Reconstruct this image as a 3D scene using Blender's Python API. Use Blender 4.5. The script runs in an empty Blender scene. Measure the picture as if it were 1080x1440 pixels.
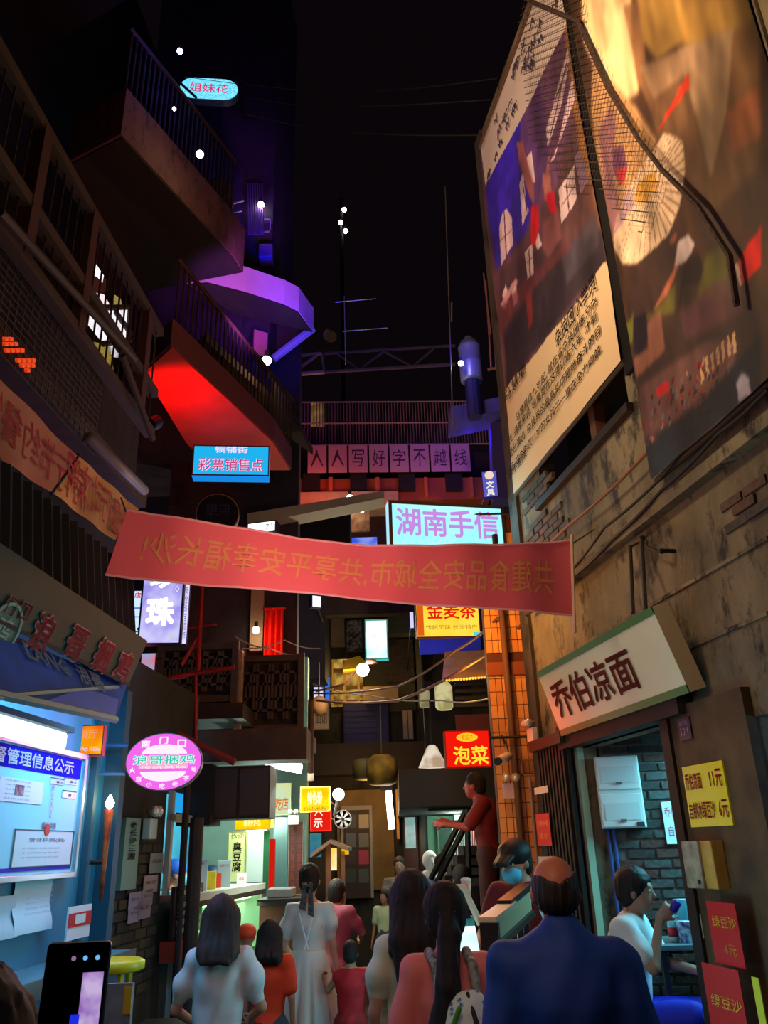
import bpy, bmesh, math, random
import numpy as np
from math import sin, cos, pi, radians, sqrt
from mathutils import Vector, Matrix
random.seed(7); np.random.seed(7)
SC = bpy.context.scene
COL = SC.collection
# ------------------------------------------------------------------ camera
FPX = 1140.0
cam = bpy.data.cameras.new('camera'); camo = bpy.data.objects.new('camera', cam); COL.objects.link(camo)
cam.sensor_fit = 'VERTICAL'; cam.sensor_height = 36.0; cam.lens = FPX/1440*36.0; cam.clip_start = .05; cam.clip_end = 200
CR = Matrix.Rotation(radians(112.4), 4, 'X') @ Matrix.Rotation(radians(-1.8), 4, 'Z')
CP = Vector((0, 0, 1.75))
camo.matrix_world = Matrix.Translation(CP) @ CR
SC.camera = camo
# ------------------------------------------------------------------ world, exposure
W = bpy.data.worlds.new('night'); SC.world = W; W.use_nodes = True
W.node_tree.nodes['Background'].inputs[0].default_value = (.0028, .0016, .0024, 1)
W.node_tree.nodes['Background'].inputs[1].default_value = 1.0
SC.view_settings.view_transform = 'Standard'; SC.view_settings.look = 'None'
SC.view_settings.exposure = 0.0; SC.view_settings.gamma = 1.0; SC.view_settings.use_curve_mapping = False
SC.cycles.max_bounces = 5; SC.cycles.diffuse_bounces = 2; SC.cycles.glossy_bounces = 2
SC.cycles.sample_clamp_indirect = 3.0; SC.cycles.use_denoising = True

def ray(px, py):
    return (CR.to_3x3() @ Vector(((px-540)/FPX, -(py-720)/FPX, -1.0)))
def PY(px, py, Y):
    d = ray(px, py); return CP + d*(Y/d.y)
def PZ(px, py, z):
    d = ray(px, py); return CP + d*((z-CP.z)/d.z)

def h2l(h):
    h = h.lstrip('#'); h = h if len(h) == 6 else ''.join(x*2 for x in h); c = [int(h[i:i+2], 16)/255 for i in (0, 2, 4)]
    return tuple(((x/12.92) if x <= .04045 else ((x+.055)/1.055)**2.4) for x in c)+(1.0,)

# ------------------------------------------------------------------ lights
def light(kind, loc, color, power, size=.1, to=None, angle=60, blend=.5, size_y=None):
    l = bpy.data.lights.new(kind.lower()+'_light', kind); l.color = h2l(color)[:3]; l.energy = power
    o = bpy.data.objects.new(kind.lower()+'_light', l); COL.objects.link(o); o.location = loc
    if kind == 'AREA':
        l.size = size
        if size_y: l.shape = 'RECTANGLE'; l.size_y = size_y
    elif kind in ('POINT', 'SPOT'): l.shadow_soft_size = size
    if kind == 'SPOT': l.spot_size = radians(angle); l.spot_blend = blend
    if to is not None:
        o.rotation_euler = (Vector(to)-Vector(loc)).to_track_quat('-Z', 'Y').to_euler()
    return o
light('SPOT', (-1.2, 2.2, 6.6), '#ffd0a4', 740, .3, to=(1.5, 4.6, 7.4), angle=95, blend=.9)
light('SPOT', (-.6, 3.4, 5.2), '#ffd8a4', 170, .2, to=(1.6, 4.2, 4.6), angle=100, blend=.9)
light('POINT', (.62, 6.35, 3.5), '#ffa848', 44, .12)
light('POINT', (.55, 6.3, 1.9), '#ffb860', 6, .12)
light('POINT', (-.3, 2.2, 2.6), '#e8e4d0', 7, .5)
light('AREA', (-.2, 3.2, 2.9), '#ffb8b0', 12, .8, to=(-.1, 5.4, 3.5))
light('POINT', (-1.0, 2.6, 3.9), '#ffc890', 3, .2)

# ------------------------------------------------------------------ materials
_M = {}
def M(hx, rough=.7, metal=0.0, noise=0.0, scale=6.0, bump=0.0, col2=None, spec=.4, stretch=None):
    key = (hx, rough, metal, noise, scale, bump, col2, spec, stretch)
    if key in _M: return _M[key]
    m = bpy.data.materials.new('paint_'+hx.strip('#')); m.use_nodes = True; nt = m.node_tree
    b = nt.nodes['Principled BSDF']; b.inputs['Base Color'].default_value = h2l(hx)
    b.inputs['Roughness'].default_value = rough; b.inputs['Metallic'].default_value = metal
    b.inputs['Specular IOR Level'].default_value = spec
    if noise or bump:
        tc = nt.nodes.new('ShaderNodeTexCoord'); mp = nt.nodes.new('ShaderNodeMapping')
        if stretch: mp.inputs['Scale'].default_value = stretch
        nz = nt.nodes.new('ShaderNodeTexNoise'); nz.inputs['Scale'].default_value = scale; nz.inputs['Detail'].default_value = 6
        nt.links.new(tc.outputs['Object'], mp.inputs[0]); nt.links.new(mp.outputs[0], nz.inputs['Vector'])
        if noise:
            mx = nt.nodes.new('ShaderNodeMix'); mx.data_type = 'RGBA'
            c1 = h2l(hx); c2 = h2l(col2) if col2 else tuple(x*.35 for x in c1[:3])+(1,)
            mx.inputs['A'].default_value = c1; mx.inputs['B'].default_value = c2
            rp = nt.nodes.new('ShaderNodeMapRange'); rp.inputs[1].default_value = .5-.25/max(noise, .05)*.6; rp.inputs[2].default_value = .5+.12
            rp.inputs[1].default_value = .38; rp.inputs[2].default_value = .62; rp.inputs[4].default_value = noise
            nt.links.new(nz.outputs[0], rp.inputs[0]); nt.links.new(rp.outputs[0], mx.inputs[0])
            nt.links.new(mx.outputs['Result'], b.inputs['Base Color'])
        if bump:
            bp = nt.nodes.new('ShaderNodeBump'); bp.inputs['Strength'].default_value = bump; bp.inputs['Distance'].default_value = .02
            nt.links.new(nz.outputs[0], bp.inputs['Height']); nt.links.new(bp.outputs[0], b.inputs['Normal'])
    _M[key] = m; return m
def EM(hx, s=1.0):
    key = ('em', hx, s)
    if key in _M: return _M[key]
    m = bpy.data.materials.new('glow_'+hx.strip('#')); m.use_nodes = True; nt = m.node_tree
    nt.nodes.remove(nt.nodes['Principled BSDF']); e = nt.nodes.new('ShaderNodeEmission')
    e.inputs[0].default_value = h2l(hx); e.inputs[1].default_value = s
    nt.links.new(e.outputs[0], nt.nodes['Material Output'].inputs[0]); _M[key] = m; return m
def EMN(hx, hx2, s=1.0, scale=3.0, lo=.4, hi=.6, stretch=None):
    """backlit sheet printed in two tones"""
    key = ('emn', hx, hx2, s, scale, lo, hi, stretch)
    if key in _M: return _M[key]
    m = bpy.data.materials.new('backlit_'+hx.strip('#')); m.use_nodes = True; nt = m.node_tree
    nt.nodes.remove(nt.nodes['Principled BSDF']); e = nt.nodes.new('ShaderNodeEmission')
    tc = nt.nodes.new('ShaderNodeTexCoord'); mp = nt.nodes.new('ShaderNodeMapping'); nz = nt.nodes.new('ShaderNodeTexNoise')
    if stretch: mp.inputs['Scale'].default_value = stretch
    nz.inputs['Scale'].default_value = scale
    rp = nt.nodes.new('ShaderNodeMapRange'); rp.inputs[1].default_value = lo; rp.inputs[2].default_value = hi
    mx = nt.nodes.new('ShaderNodeMix'); mx.data_type = 'RGBA'
    mx.inputs['A'].default_value = h2l(hx); mx.inputs['B'].default_value = h2l(hx2)
    nt.links.new(tc.outputs['Object'], mp.inputs[0]); nt.links.new(mp.outputs[0], nz.inputs['Vector'])
    nt.links.new(nz.outputs[0], rp.inputs[0]); nt.links.new(rp.outputs[0], mx.inputs[0])
    nt.links.new(mx.outputs['Result'], e.inputs[0]); e.inputs[1].default_value = s
    nt.links.new(e.outputs[0], nt.nodes['Material Output'].inputs[0]); _M[key] = m; return m
def ATTR(name='print', rough=.6, em=0.0, bump=0.0):
    key = ('attr', name, rough, em, bump)
    if key in _M: return _M[key]
    m = bpy.data.materials.new('printed_'+name); m.use_nodes = True; nt = m.node_tree; b = nt.nodes['Principled BSDF']
    a = nt.nodes.new('ShaderNodeVertexColor'); a.layer_name = 'Col'
    nt.links.new(a.outputs[0], b.inputs['Base Color']); b.inputs['Roughness'].default_value = rough
    if em:
        nt.links.new(a.outputs[0], b.inputs['Emission Color']); b.inputs['Emission Strength'].default_value = em
    if bump:
        tc = nt.nodes.new('ShaderNodeTexCoord'); nz = nt.nodes.new('ShaderNodeTexNoise'); nz.inputs['Scale'].default_value = 1.6; nz.inputs['Detail'].default_value = 1
        bp = nt.nodes.new('ShaderNodeBump'); bp.inputs['Strength'].default_value = bump; bp.inputs['Distance'].default_value = .1
        nt.links.new(tc.outputs['Object'], nz.inputs['Vector']); nt.links.new(nz.outputs[0], bp.inputs['Height']); nt.links.new(bp.outputs[0], b.inputs['Normal'])
    _M[key] = m; return m
def GLASS(hx='#dfe8e6', alpha=.15, rough=.05):
    key = ('glass', hx, alpha)
    if key in _M: return _M[key]
    m = bpy.data.materials.new('clear_glass'); m.use_nodes = True; nt = m.node_tree
    b = nt.nodes['Principled BSDF']; tr = nt.nodes.new('ShaderNodeBsdfTransparent'); mx = nt.nodes.new('ShaderNodeMixShader')
    b.inputs['Base Color'].default_value = h2l(hx); b.inputs['Roughness'].default_value = rough
    tr.inputs[0].default_value = h2l(hx)
    mx.inputs[0].default_value = alpha
    nt.links.new(tr.outputs[0], mx.inputs[1]); nt.links.new(b.outputs[0], mx.inputs[2])
    nt.links.new(mx.outputs[0], nt.nodes['Material Output'].inputs[0]); _M[key] = m; return m
def plaster(c1, c2, c3, scale=1.4, name='old_plaster', contrast=.12):
    m = bpy.data.materials.new(name); m.use_nodes = True; nt = m.node_tree; b = nt.nodes['Principled BSDF']
    tc = nt.nodes.new('ShaderNodeTexCoord'); mp = nt.nodes.new('ShaderNodeMapping'); mp.inputs['Scale'].default_value = (1, 1, .55)
    n1 = nt.nodes.new('ShaderNodeTexNoise'); n1.inputs['Scale'].default_value = scale; n1.inputs['Detail'].default_value = 9; n1.inputs['Roughness'].default_value = .65
    n2 = nt.nodes.new('ShaderNodeTexNoise'); n2.inputs['Scale'].default_value = scale*3.1; n2.inputs['Detail'].default_value = 7; n2.inputs['Roughness'].default_value = .7
    r1 = nt.nodes.new('ShaderNodeValToRGB'); r1.color_ramp.elements[0].position = .5-contrast; r1.color_ramp.elements[1].position = .5+contrast
    r1.color_ramp.elements[0].color = h2l(c1); r1.color_ramp.elements[1].color = h2l(c2)
    r2 = nt.nodes.new('ShaderNodeMapRange'); r2.inputs[1].default_value = .52; r2.inputs[2].default_value = .62
    mx = nt.nodes.new('ShaderNodeMix'); mx.data_type = 'RGBA'; mx.inputs['B'].default_value = h2l(c3)
    for n in (n1, n2): nt.links.new(mp.outputs[0], n.inputs['Vector'])
    nt.links.new(tc.outputs['Object'], mp.inputs[0]); nt.links.new(n1.outputs[0], r1.inputs[0]); nt.links.new(n2.outputs[0], r2.inputs[0])
    nt.links.new(r1.outputs[0], mx.inputs['A']); nt.links.new(r2.outputs[0], mx.inputs[0]); nt.links.new(mx.outputs['Result'], b.inputs['Base Color'])
    bp = nt.nodes.new('ShaderNodeBump'); bp.inputs['Strength'].default_value = .7; bp.inputs['Distance'].default_value = .03
    nt.links.new(n2.outputs[0], bp.inputs['Height']); nt.links.new(bp.outputs[0], b.inputs['Normal']); b.inputs['Roughness'].default_value = .85
    return m

# ------------------------------------------------------------------ mesh builder
class MB:
    def __init__(s): s.v = []; s.f = []
    def add(s, vs, fs):
        n = len(s.v); s.v += [tuple(v) for v in vs]; s.f += [tuple(i+n for i in f) for f in fs]; return s
    def prism(s, pts, ext):
        pts = [Vector(p) for p in pts]; ext = Vector(ext); n = len(pts)
        nn = Vector((0, 0, 0))
        for i in range(n): nn += (pts[i]-pts[0]).cross(pts[(i+1) % n]-pts[0])
        if nn.dot(ext) > 0: pts = pts[::-1]
        vs = pts+[p+ext for p in pts]
        fs = [tuple(range(n)), tuple(range(2*n-1, n-1, -1))]+[(i, i+n, (i+1) % n+n, (i+1) % n) for i in range(n)]
        return s.add(vs, fs)
    def box(s, x0, y0, z0, x1, y1, z1):
        return s.prism([(x0, y0, z0), (x1, y0, z0), (x1, y1, z0), (x0, y1, z0)], (0, 0, z1-z0))
    def pbox(s, P, a0, b0, a1, b1, d0, d1):
        return s.prism([P.at(a0, b0, d0), P.at(a1, b0, d0), P.at(a1, b1, d0), P.at(a0, b1, d0)], P.n*(d1-d0))
    def tube(s, p, q, r, seg=8, r2=None, cap=True):
        p = Vector(p); q = Vector(q); d = (q-p)
        if d.length < 1e-6: return s
        d.normalize(); a = d.orthogonal().normalized(); b = d.cross(a); r2 = r if r2 is None else r2
        vs = [p+(a*cos(2*pi*i/seg)+b*sin(2*pi*i/seg))*r for i in range(seg)]+[q+(a*cos(2*pi*i/seg)+b*sin(2*pi*i/seg))*r2 for i in range(seg)]
        fs = [(i, (i+1) % seg, (i+1) % seg+seg, i+seg) for i in range(seg)]
        if cap: fs += [tuple(range(seg-1, -1, -1)), tuple(range(seg, 2*seg))]
        return s.add(vs, fs)
    def path(s, pts, r, seg=6):
        pts = [Vector(p) for p in pts]; n = len(pts); vs = []; fs = []; up = None
        for i, p in enumerate(pts):
            d = (pts[min(i+1, n-1)]-pts[max(i-1, 0)]).normalized()
            if up is None: up = d.orthogonal().normalized()
            a = (up-d*up.dot(d)).normalized(); b = d.cross(a); up = a
            vs += [p+(a*cos(2*pi*k/seg)+b*sin(2*pi*k/seg))*r for k in range(seg)]
        for i in range(n-1):
            fs += [(i*seg+k, i*seg+(k+1) % seg, (i+1)*seg+(k+1) % seg, (i+1)*seg+k) for k in range(seg)]
        fs += [tuple(range(seg-1, -1, -1)), tuple(range((n-1)*seg, n*seg))]
        return s.add(vs, fs)
    def lathe(s, c, prof, seg=20, axis=(0, 0, 1)):
        c = Vector(c); ax = Vector(axis).normalized(); a = ax.orthogonal().normalized(); b = ax.cross(a); vs = []; fs = []
        for (r, h) in prof:
            vs += [c+ax*h+(a*cos(2*pi*k/seg)+b*sin(2*pi*k/seg))*max(r, 1e-4) for k in range(seg)]
        for i in range(len(prof)-1):
            fs += [(i*seg+k, i*seg+(k+1) % seg, (i+1)*seg+(k+1) % seg, (i+1)*seg+k) for k in range(seg)]
        fs += [tuple(range(seg-1, -1, -1)), tuple(range((len(prof)-1)*seg, len(prof)*seg))]
        return s.add(vs, fs)
    def ball(s, c, r, seg=12, sz=1.0):
        return s.lathe(c, [(r*sin(pi*i/8), -r*sz*cos(pi*i/8)) for i in range(9)], seg)
    def grid(s, f, nu, nv):
        vs = [f(i/nu, j/nv) for j in range(nv+1) for i in range(nu+1)]
        fs = [(j*(nu+1)+i, j*(nu+1)+i+1, (j+1)*(nu+1)+i+1, (j+1)*(nu+1)+i) for j in range(nv) for i in range(nu)]
        return s.add(vs, fs)

_base = {}
def _place(o, c, parent):
    if parent is not None:
        o.parent = parent; o.location = Vector(c)-_base[parent.name]
    else: o.location = c
    _base[o.name] = Vector(c)
def obj(name, mb, mat, parent=None, smooth=False, bevel=0, fix=False, **props):
    """links ONE mesh object; vertices given in world coordinates, origin put at its base"""
    me = bpy.data.meshes.new(name)
    v = np.array([tuple(x) for x in mb.v], dtype=float)
    lo = v.min(0); hi = v.max(0); c = Vector(((lo[0]+hi[0])/2, (lo[1]+hi[1])/2, lo[2]))
    me.from_pydata([tuple(x) for x in (v-np.array(c))], [], mb.f); me.update()
    if fix:
        bm = bmesh.new(); bm.from_mesh(me); bmesh.ops.recalc_face_normals(bm, faces=bm.faces); bm.to_mesh(me); bm.free()
    if smooth:
        for p in me.polygons: p.use_smooth = True
    me.materials.append(mat)
    o = bpy.data.objects.new(name, me); COL.objects.link(o); _place(o, c, parent)
    if bevel:
        b = o.modifiers.new('bevel', 'BEVEL'); b.width = bevel; b.segments = 2; b.limit_method = 'ANGLE'
    for k, val in props.items(): o[k] = val
    return o
def thing(name, label, cat, loc, group=None):
    o = bpy.data.objects.new(name, None); COL.objects.link(o); o.location = loc; o.empty_display_size = .1
    o['label'] = label; o['category'] = cat
    if group: o['group'] = group
    _base[o.name] = Vector(loc); return o
def tag(o, label, cat, group=None):
    o['label'] = label; o['category'] = cat
    if group: o['group'] = group
    return o
def struct(name, mb, mat, parent=None, **k):
    o = obj(name, mb, mat, parent, **k); o['kind'] = 'structure'; return o

# ------------------------------------------------------------------ planes
class Plane:
    def __init__(s, o, u, v):
        s.o = Vector(o); s.u = Vector(u).normalized(); s.v = Vector(v).normalized(); s.n = s.u.cross(s.v).normalized(); s.v = s.n.cross(s.u)
    def hit(s, px, py):
        d = ray(px, py); return CP + d*((s.o-CP).dot(s.n)/d.dot(s.n))
    def uv(s, px, py):
        p = s.hit(px, py)-s.o; return p.dot(s.u), p.dot(s.v)
    def at(s, a, b, d=0): return s.o+s.u*a+s.v*b+s.n*d
    def poly(s, pts, d=0): return [s.hit(*p)+s.n*d for p in pts]
    def rect(s, x0, y0, x1, y1):
        a0, b1 = s.uv(x0, y0); a1, b0 = s.uv(x1, y1)
        return Rect(s.at((a0+a1)/2, (b0+b1)/2), s.u, s.v, abs(a1-a0), abs(b1-b0))
def LP(off): return Plane((off, 0, 0), (.065, 1, 0), (0, 0, 1))
def RP(off): return Plane((off, 0, 0), (.194, -1, 0), (0, 0, 1))
def FP(Y, yaw=0): return Plane((0, Y, 0), (cos(radians(yaw)), sin(radians(yaw)), 0), (0, 0, 1))
class Rect(Plane):
    """a rectangle: plane with its origin in the middle"""
    def __init__(s, c, u, v, w, h): Plane.__init__(s, c, u, v); s.w = w; s.h = h
    def panel(s, mb, d0, d1, m=0, x0=-.5, y0=-.5, x1=.5, y1=.5):
        return mb.pbox(s, s.w*x0+m, s.h*y0+m, s.w*x1-m, s.h*y1-m, d0, d1)
    def base(s): return s.at(0, -s.h/2)
    def sub(s, x0, y0, x1, y1):
        return Rect(s.at(s.w*(x0+x1)/2, s.h*(y0+y1)/2), s.u, s.v, s.w*(x1-x0), s.h*(y1-y0))
def at_px(px, py, Y, w, h, yaw=0, tilt=0):
    c = PY(px, py, Y); u = Vector((cos(radians(yaw)), sin(radians(yaw)), 0)); n = u.cross(Vector((0, 0, 1)))
    v = Vector((0, 0, 1))*cos(radians(tilt))+n*sin(radians(tilt)); return Rect(c, u, v, w, h)

_T = {}
def _textmesh(s, bold):
    k = k_ = (s, bold)
    if k in _T: return _T[k]
    if bold:
        v, f, lo, hi = _textmesh(s, 0); n = len(v); V = []; Fc = []
        for k in range(8):
            V.append(v+np.array([bold*cos(k*pi/4), bold*sin(k*pi/4)])); Fc += [tuple(i+n*k for i in g) for g in f]
        _T[k_] = (np.concatenate(V), Fc, lo, hi); return _T[k_]
    c = bpy.data.curves.new('t', 'FONT'); c.body = s; c.size = 1; c.resolution_u = 1
    o = bpy.data.objects.new('t', c); COL.objects.link(o)
    bpy.context.view_layer.update()
    me = o.evaluated_get(bpy.context.evaluated_depsgraph_get()).to_mesh()
    v = np.array([tuple(x.co)[:2] for x in me.vertices]); f = [tuple(p.vertices) for p in me.polygons]
    o.evaluated_get(bpy.context.evaluated_depsgraph_get()).to_mesh_clear()
    bpy.data.objects.remove(o); bpy.data.curves.remove(c)
    _T[k] = (v, f, v.min(0), v.max(0))
    return _T[k]
def lettering(R, s, cx, cy, w, h, mat, d=.004, parent=None, bold=0.0, mirror=False, bend=None, name='lettering', vertical=False, label=None):
    """flat letters fitted into w x h metres, centre (cx,cy) metres from the middle of R"""
    if vertical: s = '\n'.join(s)
    v, f, lo, hi = _textmesh(s, bold); mb = MB()
    q = (v-(lo+hi)/2)/(hi-lo)
    if bold: q = q*.97
    if mirror: q = q*np.array([-1, 1]); f = [g[::-1] for g in f]
    pts = [R.at(cx+a*w, cy+b*h, d+(bend(cx+a*w, cy+b*h) if bend else 0)) for a, b in q]
    mb.add(pts, f); o = obj(name, mb, mat, parent)
    if label: o['label'] = label
    return o
def lightbox(name, label, R, depth, face, frame, texts=(), fw=.02, cat='sign', group=None, edge=None, arm='auto'):
    """boxed sign: casing, front panel and lettering"""
    t = thing(name, label, cat, R.base(), group)
    mb = MB(); R.panel(mb, -depth, 0)
    obj('casing', mb, edge or frame, t)
    fb = MB(); w, h = R.w/2, R.h/2
    for a0, b0, a1, b1 in ((-w, -h, w, -h+fw), (-w, h-fw, w, h), (-w, -h+fw, -w+fw, h-fw), (w-fw, -h+fw, w, h-fw)): fb.pbox(R, a0, b0, a1, b1, 0, .012)
    obj('frame', fb, frame, t)
    pb = MB(); pb.pbox(R, -w+fw, -h+fw, w-fw, h-fw, 0, .005); obj('front_panel', pb, face, t)
    if arm: support(t, R, depth, arm)
    for tx in texts:
        s, x, y, ww, hh, mat = tx[:6]; kw = tx[6] if len(tx) > 6 else {}
        lettering(R, s, x*R.w, y*R.h, ww*R.w, hh*R.h, mat, parent=t, **{'d': .008, **kw})
    return t
def support(t, R, depth, arm='auto', reach=None):
    """iron rods from a hung thing to the wall that carries it"""
    c = R.at(0, 0, -depth/2); m = M('#1c1614', .6)
    xl = (-2.2 if c.z > 2.7 else -2.02)+.065*c.y; xr = 2.46-.194*c.y
    if arm == 'auto': arm = 'L' if (c.x-xl < 1.0 and c.y < 9.3) else ('R' if (xr-c.x < 1.0 and c.y < 7) else 'B')
    mb = MB()
    for s in (-.3, .3):
        p = R.at(0, R.h*s, -depth/2)
        if arm == 'L': q = Vector((xl-.06, p.y, p.z))
        elif arm == 'R': q = Vector((xr+.05, p.y, p.z))
        else:
            yb = reach or (9.85 if (c.y < 9.7 and c.x > .35 and c.z < 3.9) else (10.25 if (c.y < 10.1 and c.x < -.9 and c.z < 4) else (9.05 if (c.y < 9 and c.x < -1.03 and c.z > 3) else 13.5)))
            q = Vector((p.x, yb, p.z))
        if s > 0 or arm == 'L': obj('bracket_arm', MB().tube(p, q, .011, 5), m, t)
def bulb(px, py, Y, r, color='#ffe9c4', s=12, label='', power=0, pcol='#ffd9a0', cat='lamp', name='bulb_lamp'):
    c = PY(px, py, Y); t = thing(name, label, cat, c-Vector((0, 0, r)))
    obj('bulb', MB().ball(c, r, 12), EM(color, s), t, smooth=True)
    obj('socket', MB().tube(c+Vector((0, 0, r*.8)), c+Vector((0, 0, r*2.4)), r*.5, 8), M('#221c18'), t)
    if power: light('POINT', c-Vector((0, .02, r*1.6)), pcol, power, size=r)
    return t
# ================================================================== SETTING
RW = RP(2.5); LW = LP(-2.07)
wood_dark = M('#2a1c16', .7, noise=.6, scale=9, col2='#120c0a', bump=.3)
black_metal = M('#14110f', .5)
grey_metal = M('#77787a', .45, .6)
PLR = plaster('#4a4334', '#857a5c', '#2c2620', 1.5, 'old_ochre_plaster', .16)
PLD = plaster('#2c2622', '#4a4038', '#1c1816', 1.4, 'old_dark_plaster')
brick_a = M('#4a3a34', .85, noise=.7, scale=14, col2='#2c2422', bump=.4)
brick_b = M('#5b4338', .85, noise=.7, scale=14, col2='#33281f', bump=.4)
brick_c = M('#3a3634', .85, noise=.6, scale=14, col2='#5a5048', bump=.4)

fl = MB(); fl.add([(-9, -2, 0), (9, -2, 0), (9, 24, 0), (-9, 24, 0)], [(0, 1, 2, 3)])
struct('floor', fl, M('#4a4846', .42, noise=.8, scale=1.6, col2='#262423', bump=.25))

def wall(name, P, a0, a1, b0, b1, holes, th, mat, parent=None):
    mb = MB(); A = sorted({a0, a1, *[h[0] for h in holes], *[h[1] for h in holes]}); B = sorted({b0, b1, *[h[2] for h in holes], *[h[3] for h in holes]})
    for i in range(len(A)-1):
        for j in range(len(B)-1):
            ca = (A[i]+A[i+1])/2; cb = (B[j]+B[j+1])/2
            if any(h[0] < ca < h[1] and h[2] < cb < h[3] for h in holes): continue
            mb.pbox(P, A[i], B[j], A[i+1], B[j+1], -th, 0)
    return struct(name, mb, mat, parent)
def hole(P, x0, y0, x1, y1):
    a0, b1 = P.uv(x0, y0); a1, b0 = P.uv(x1, y1); return (a0, a1, b0, b1)
# right wall: u runs towards the camera
dL, dT = RW.uv(812, 1052); dR, _ = RW.uv(953, 1060)
oL, oT = RW.uv(1062, 1008)
wL, _ = RW.uv(762, 700); wR, _ = RW.uv(890, 600); wB = RW.uv(790, 676)[1]
wT = RW.uv(790, 560)[1]+.5
DOOR_Z = .25
wall_r = wall('wall_right', RW, RW.uv(742, 900)[0], -1.2, 0, 9.0, [(dL, dR, DOOR_Z, dT), (oL, oL+1.6, 0, oT), (wL, wR, wB, wT)], .14, PLR)
# step of the doorway
struct('trim_1', MB().pbox(RW, dL-.05, 0, dR+.1, DOOR_Z, -.3, .06), M('#3c3834', .8, noise=.5))

# exposed brick patches: every brick a part of the wall
def bricks(P, parent, pred, a0, a1, b0, b1, bw=.2, bh=.06, j=.012, proud=.014, mats=(brick_a, brick_b, brick_c), limit=300, thick=.03):
    me = None; n = 0; mesh = {}
    for m in mats:
        mb = MB(); mb.box(-bw/2+j/2, 0, 0, bw/2-j/2, thick, bh-j); me = bpy.data.meshes.new('brick'); me.from_pydata(mb.v, [], mb.f); me.materials.append(m); mesh[m] = me
    ang = math.atan2(P.u.y, P.u.x); r = 0; b = b0
    while b < b1:
        a = a0+(bw/2 if r % 2 else 0)
        while a < a1 and n < limit:
            if pred(a, b):
                o = bpy.data.objects.new('brick', mesh[random.choice(mats)]); COL.objects.link(o)
                c = P.at(a, b, proud+random.uniform(-.004, .006)); o.parent = parent; o.location = c-_base[parent.name]
                o.rotation_euler = (0, 0, ang+pi) if False else (0, 0, ang); o.scale = (random.uniform(.93, 1), 1, random.uniform(.92, 1.02)); n += 1
            a += bw
        b += bh; r += 1
    return n
def inpoly(pts):
    def f(x, y):
        c = False; n = len(pts)
        for i in range(n):
            x1, y1 = pts[i]; x2, y2 = pts[(i+1) % n]
            if (y1 > y) != (y2 > y) and x < (x2-x1)*(y-y1)/(y2-y1)+x1: c = not c
        return c
    return f
for pl in ([(742, 745), (765, 722), (792, 715), (796, 745), (800, 762), (745, 790)], [(1015, 712), (1078, 668), (1080, 735), (1040, 745), (1018, 735)], [(735, 700), (775, 665), (780, 690), (740, 725)]):
    q = [RW.uv(*p) for p in pl]; f = inpoly(q)
    bricks(RW, wall_r, f, min(p[0] for p in q), max(p[0] for p in q), min(p[1] for p in q), max(p[1] for p in q))

# ledge + dark window behind the small poster
win = thing('wall_window', 'dark open window recess with wooden post under the acrobat poster', 'window', RW.at((wL+wR)/2, wB, -.3))
obj('window_back', MB().pbox(RW, wL-.02, wB-.02, wR+.02, wT, -.34, -.29), M('#0c0907', .9), win)
obj('window_sill', MB().pbox(RW, wL-.05, wB-.06, wR+.05, wB, -.2, .05), wood_dark, win)
a = RW.uv(832, 640)[0]; obj('window_post', MB().pbox(RW, a-.045, wB, a+.045, wT, -.12, -.04), M('#5b3a22', .7), win)
# pilaster / pipe strip at the near corner of the tile column
obj_pier = struct('trim_2', MB().pbox(RW, RW.uv(748, 900)[0]-.16, 0, RW.uv(748, 900)[0]+.03, 9.0, -.1, .03), PLD)
# ledges
for i, (p, q) in enumerate((((828, 905), (1078, 742)), ((968, 905), (1080, 858)))):
    a0, b0 = RW.uv(*p); a1, b1 = RW.uv(*q)
    struct('trim_%d' % (3+i), MB().pbox(RW, min(a0, a1), (b0+b1)/2-.03, max(a0, a1), (b0+b1)/2-.01, 0, .012), PLR)
# parapet coping running under the big poster
a0, b0 = RW.uv(700, 830); a1, b1 = RW.uv(1080, 560)
struct('trim_5', MB().pbox(RW, RW.uv(800, 800)[0], RW.uv(940, 690)[1]-.12, a1+1.5, RW.uv(940, 690)[1]-.05, 0, .07), PLR)

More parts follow.
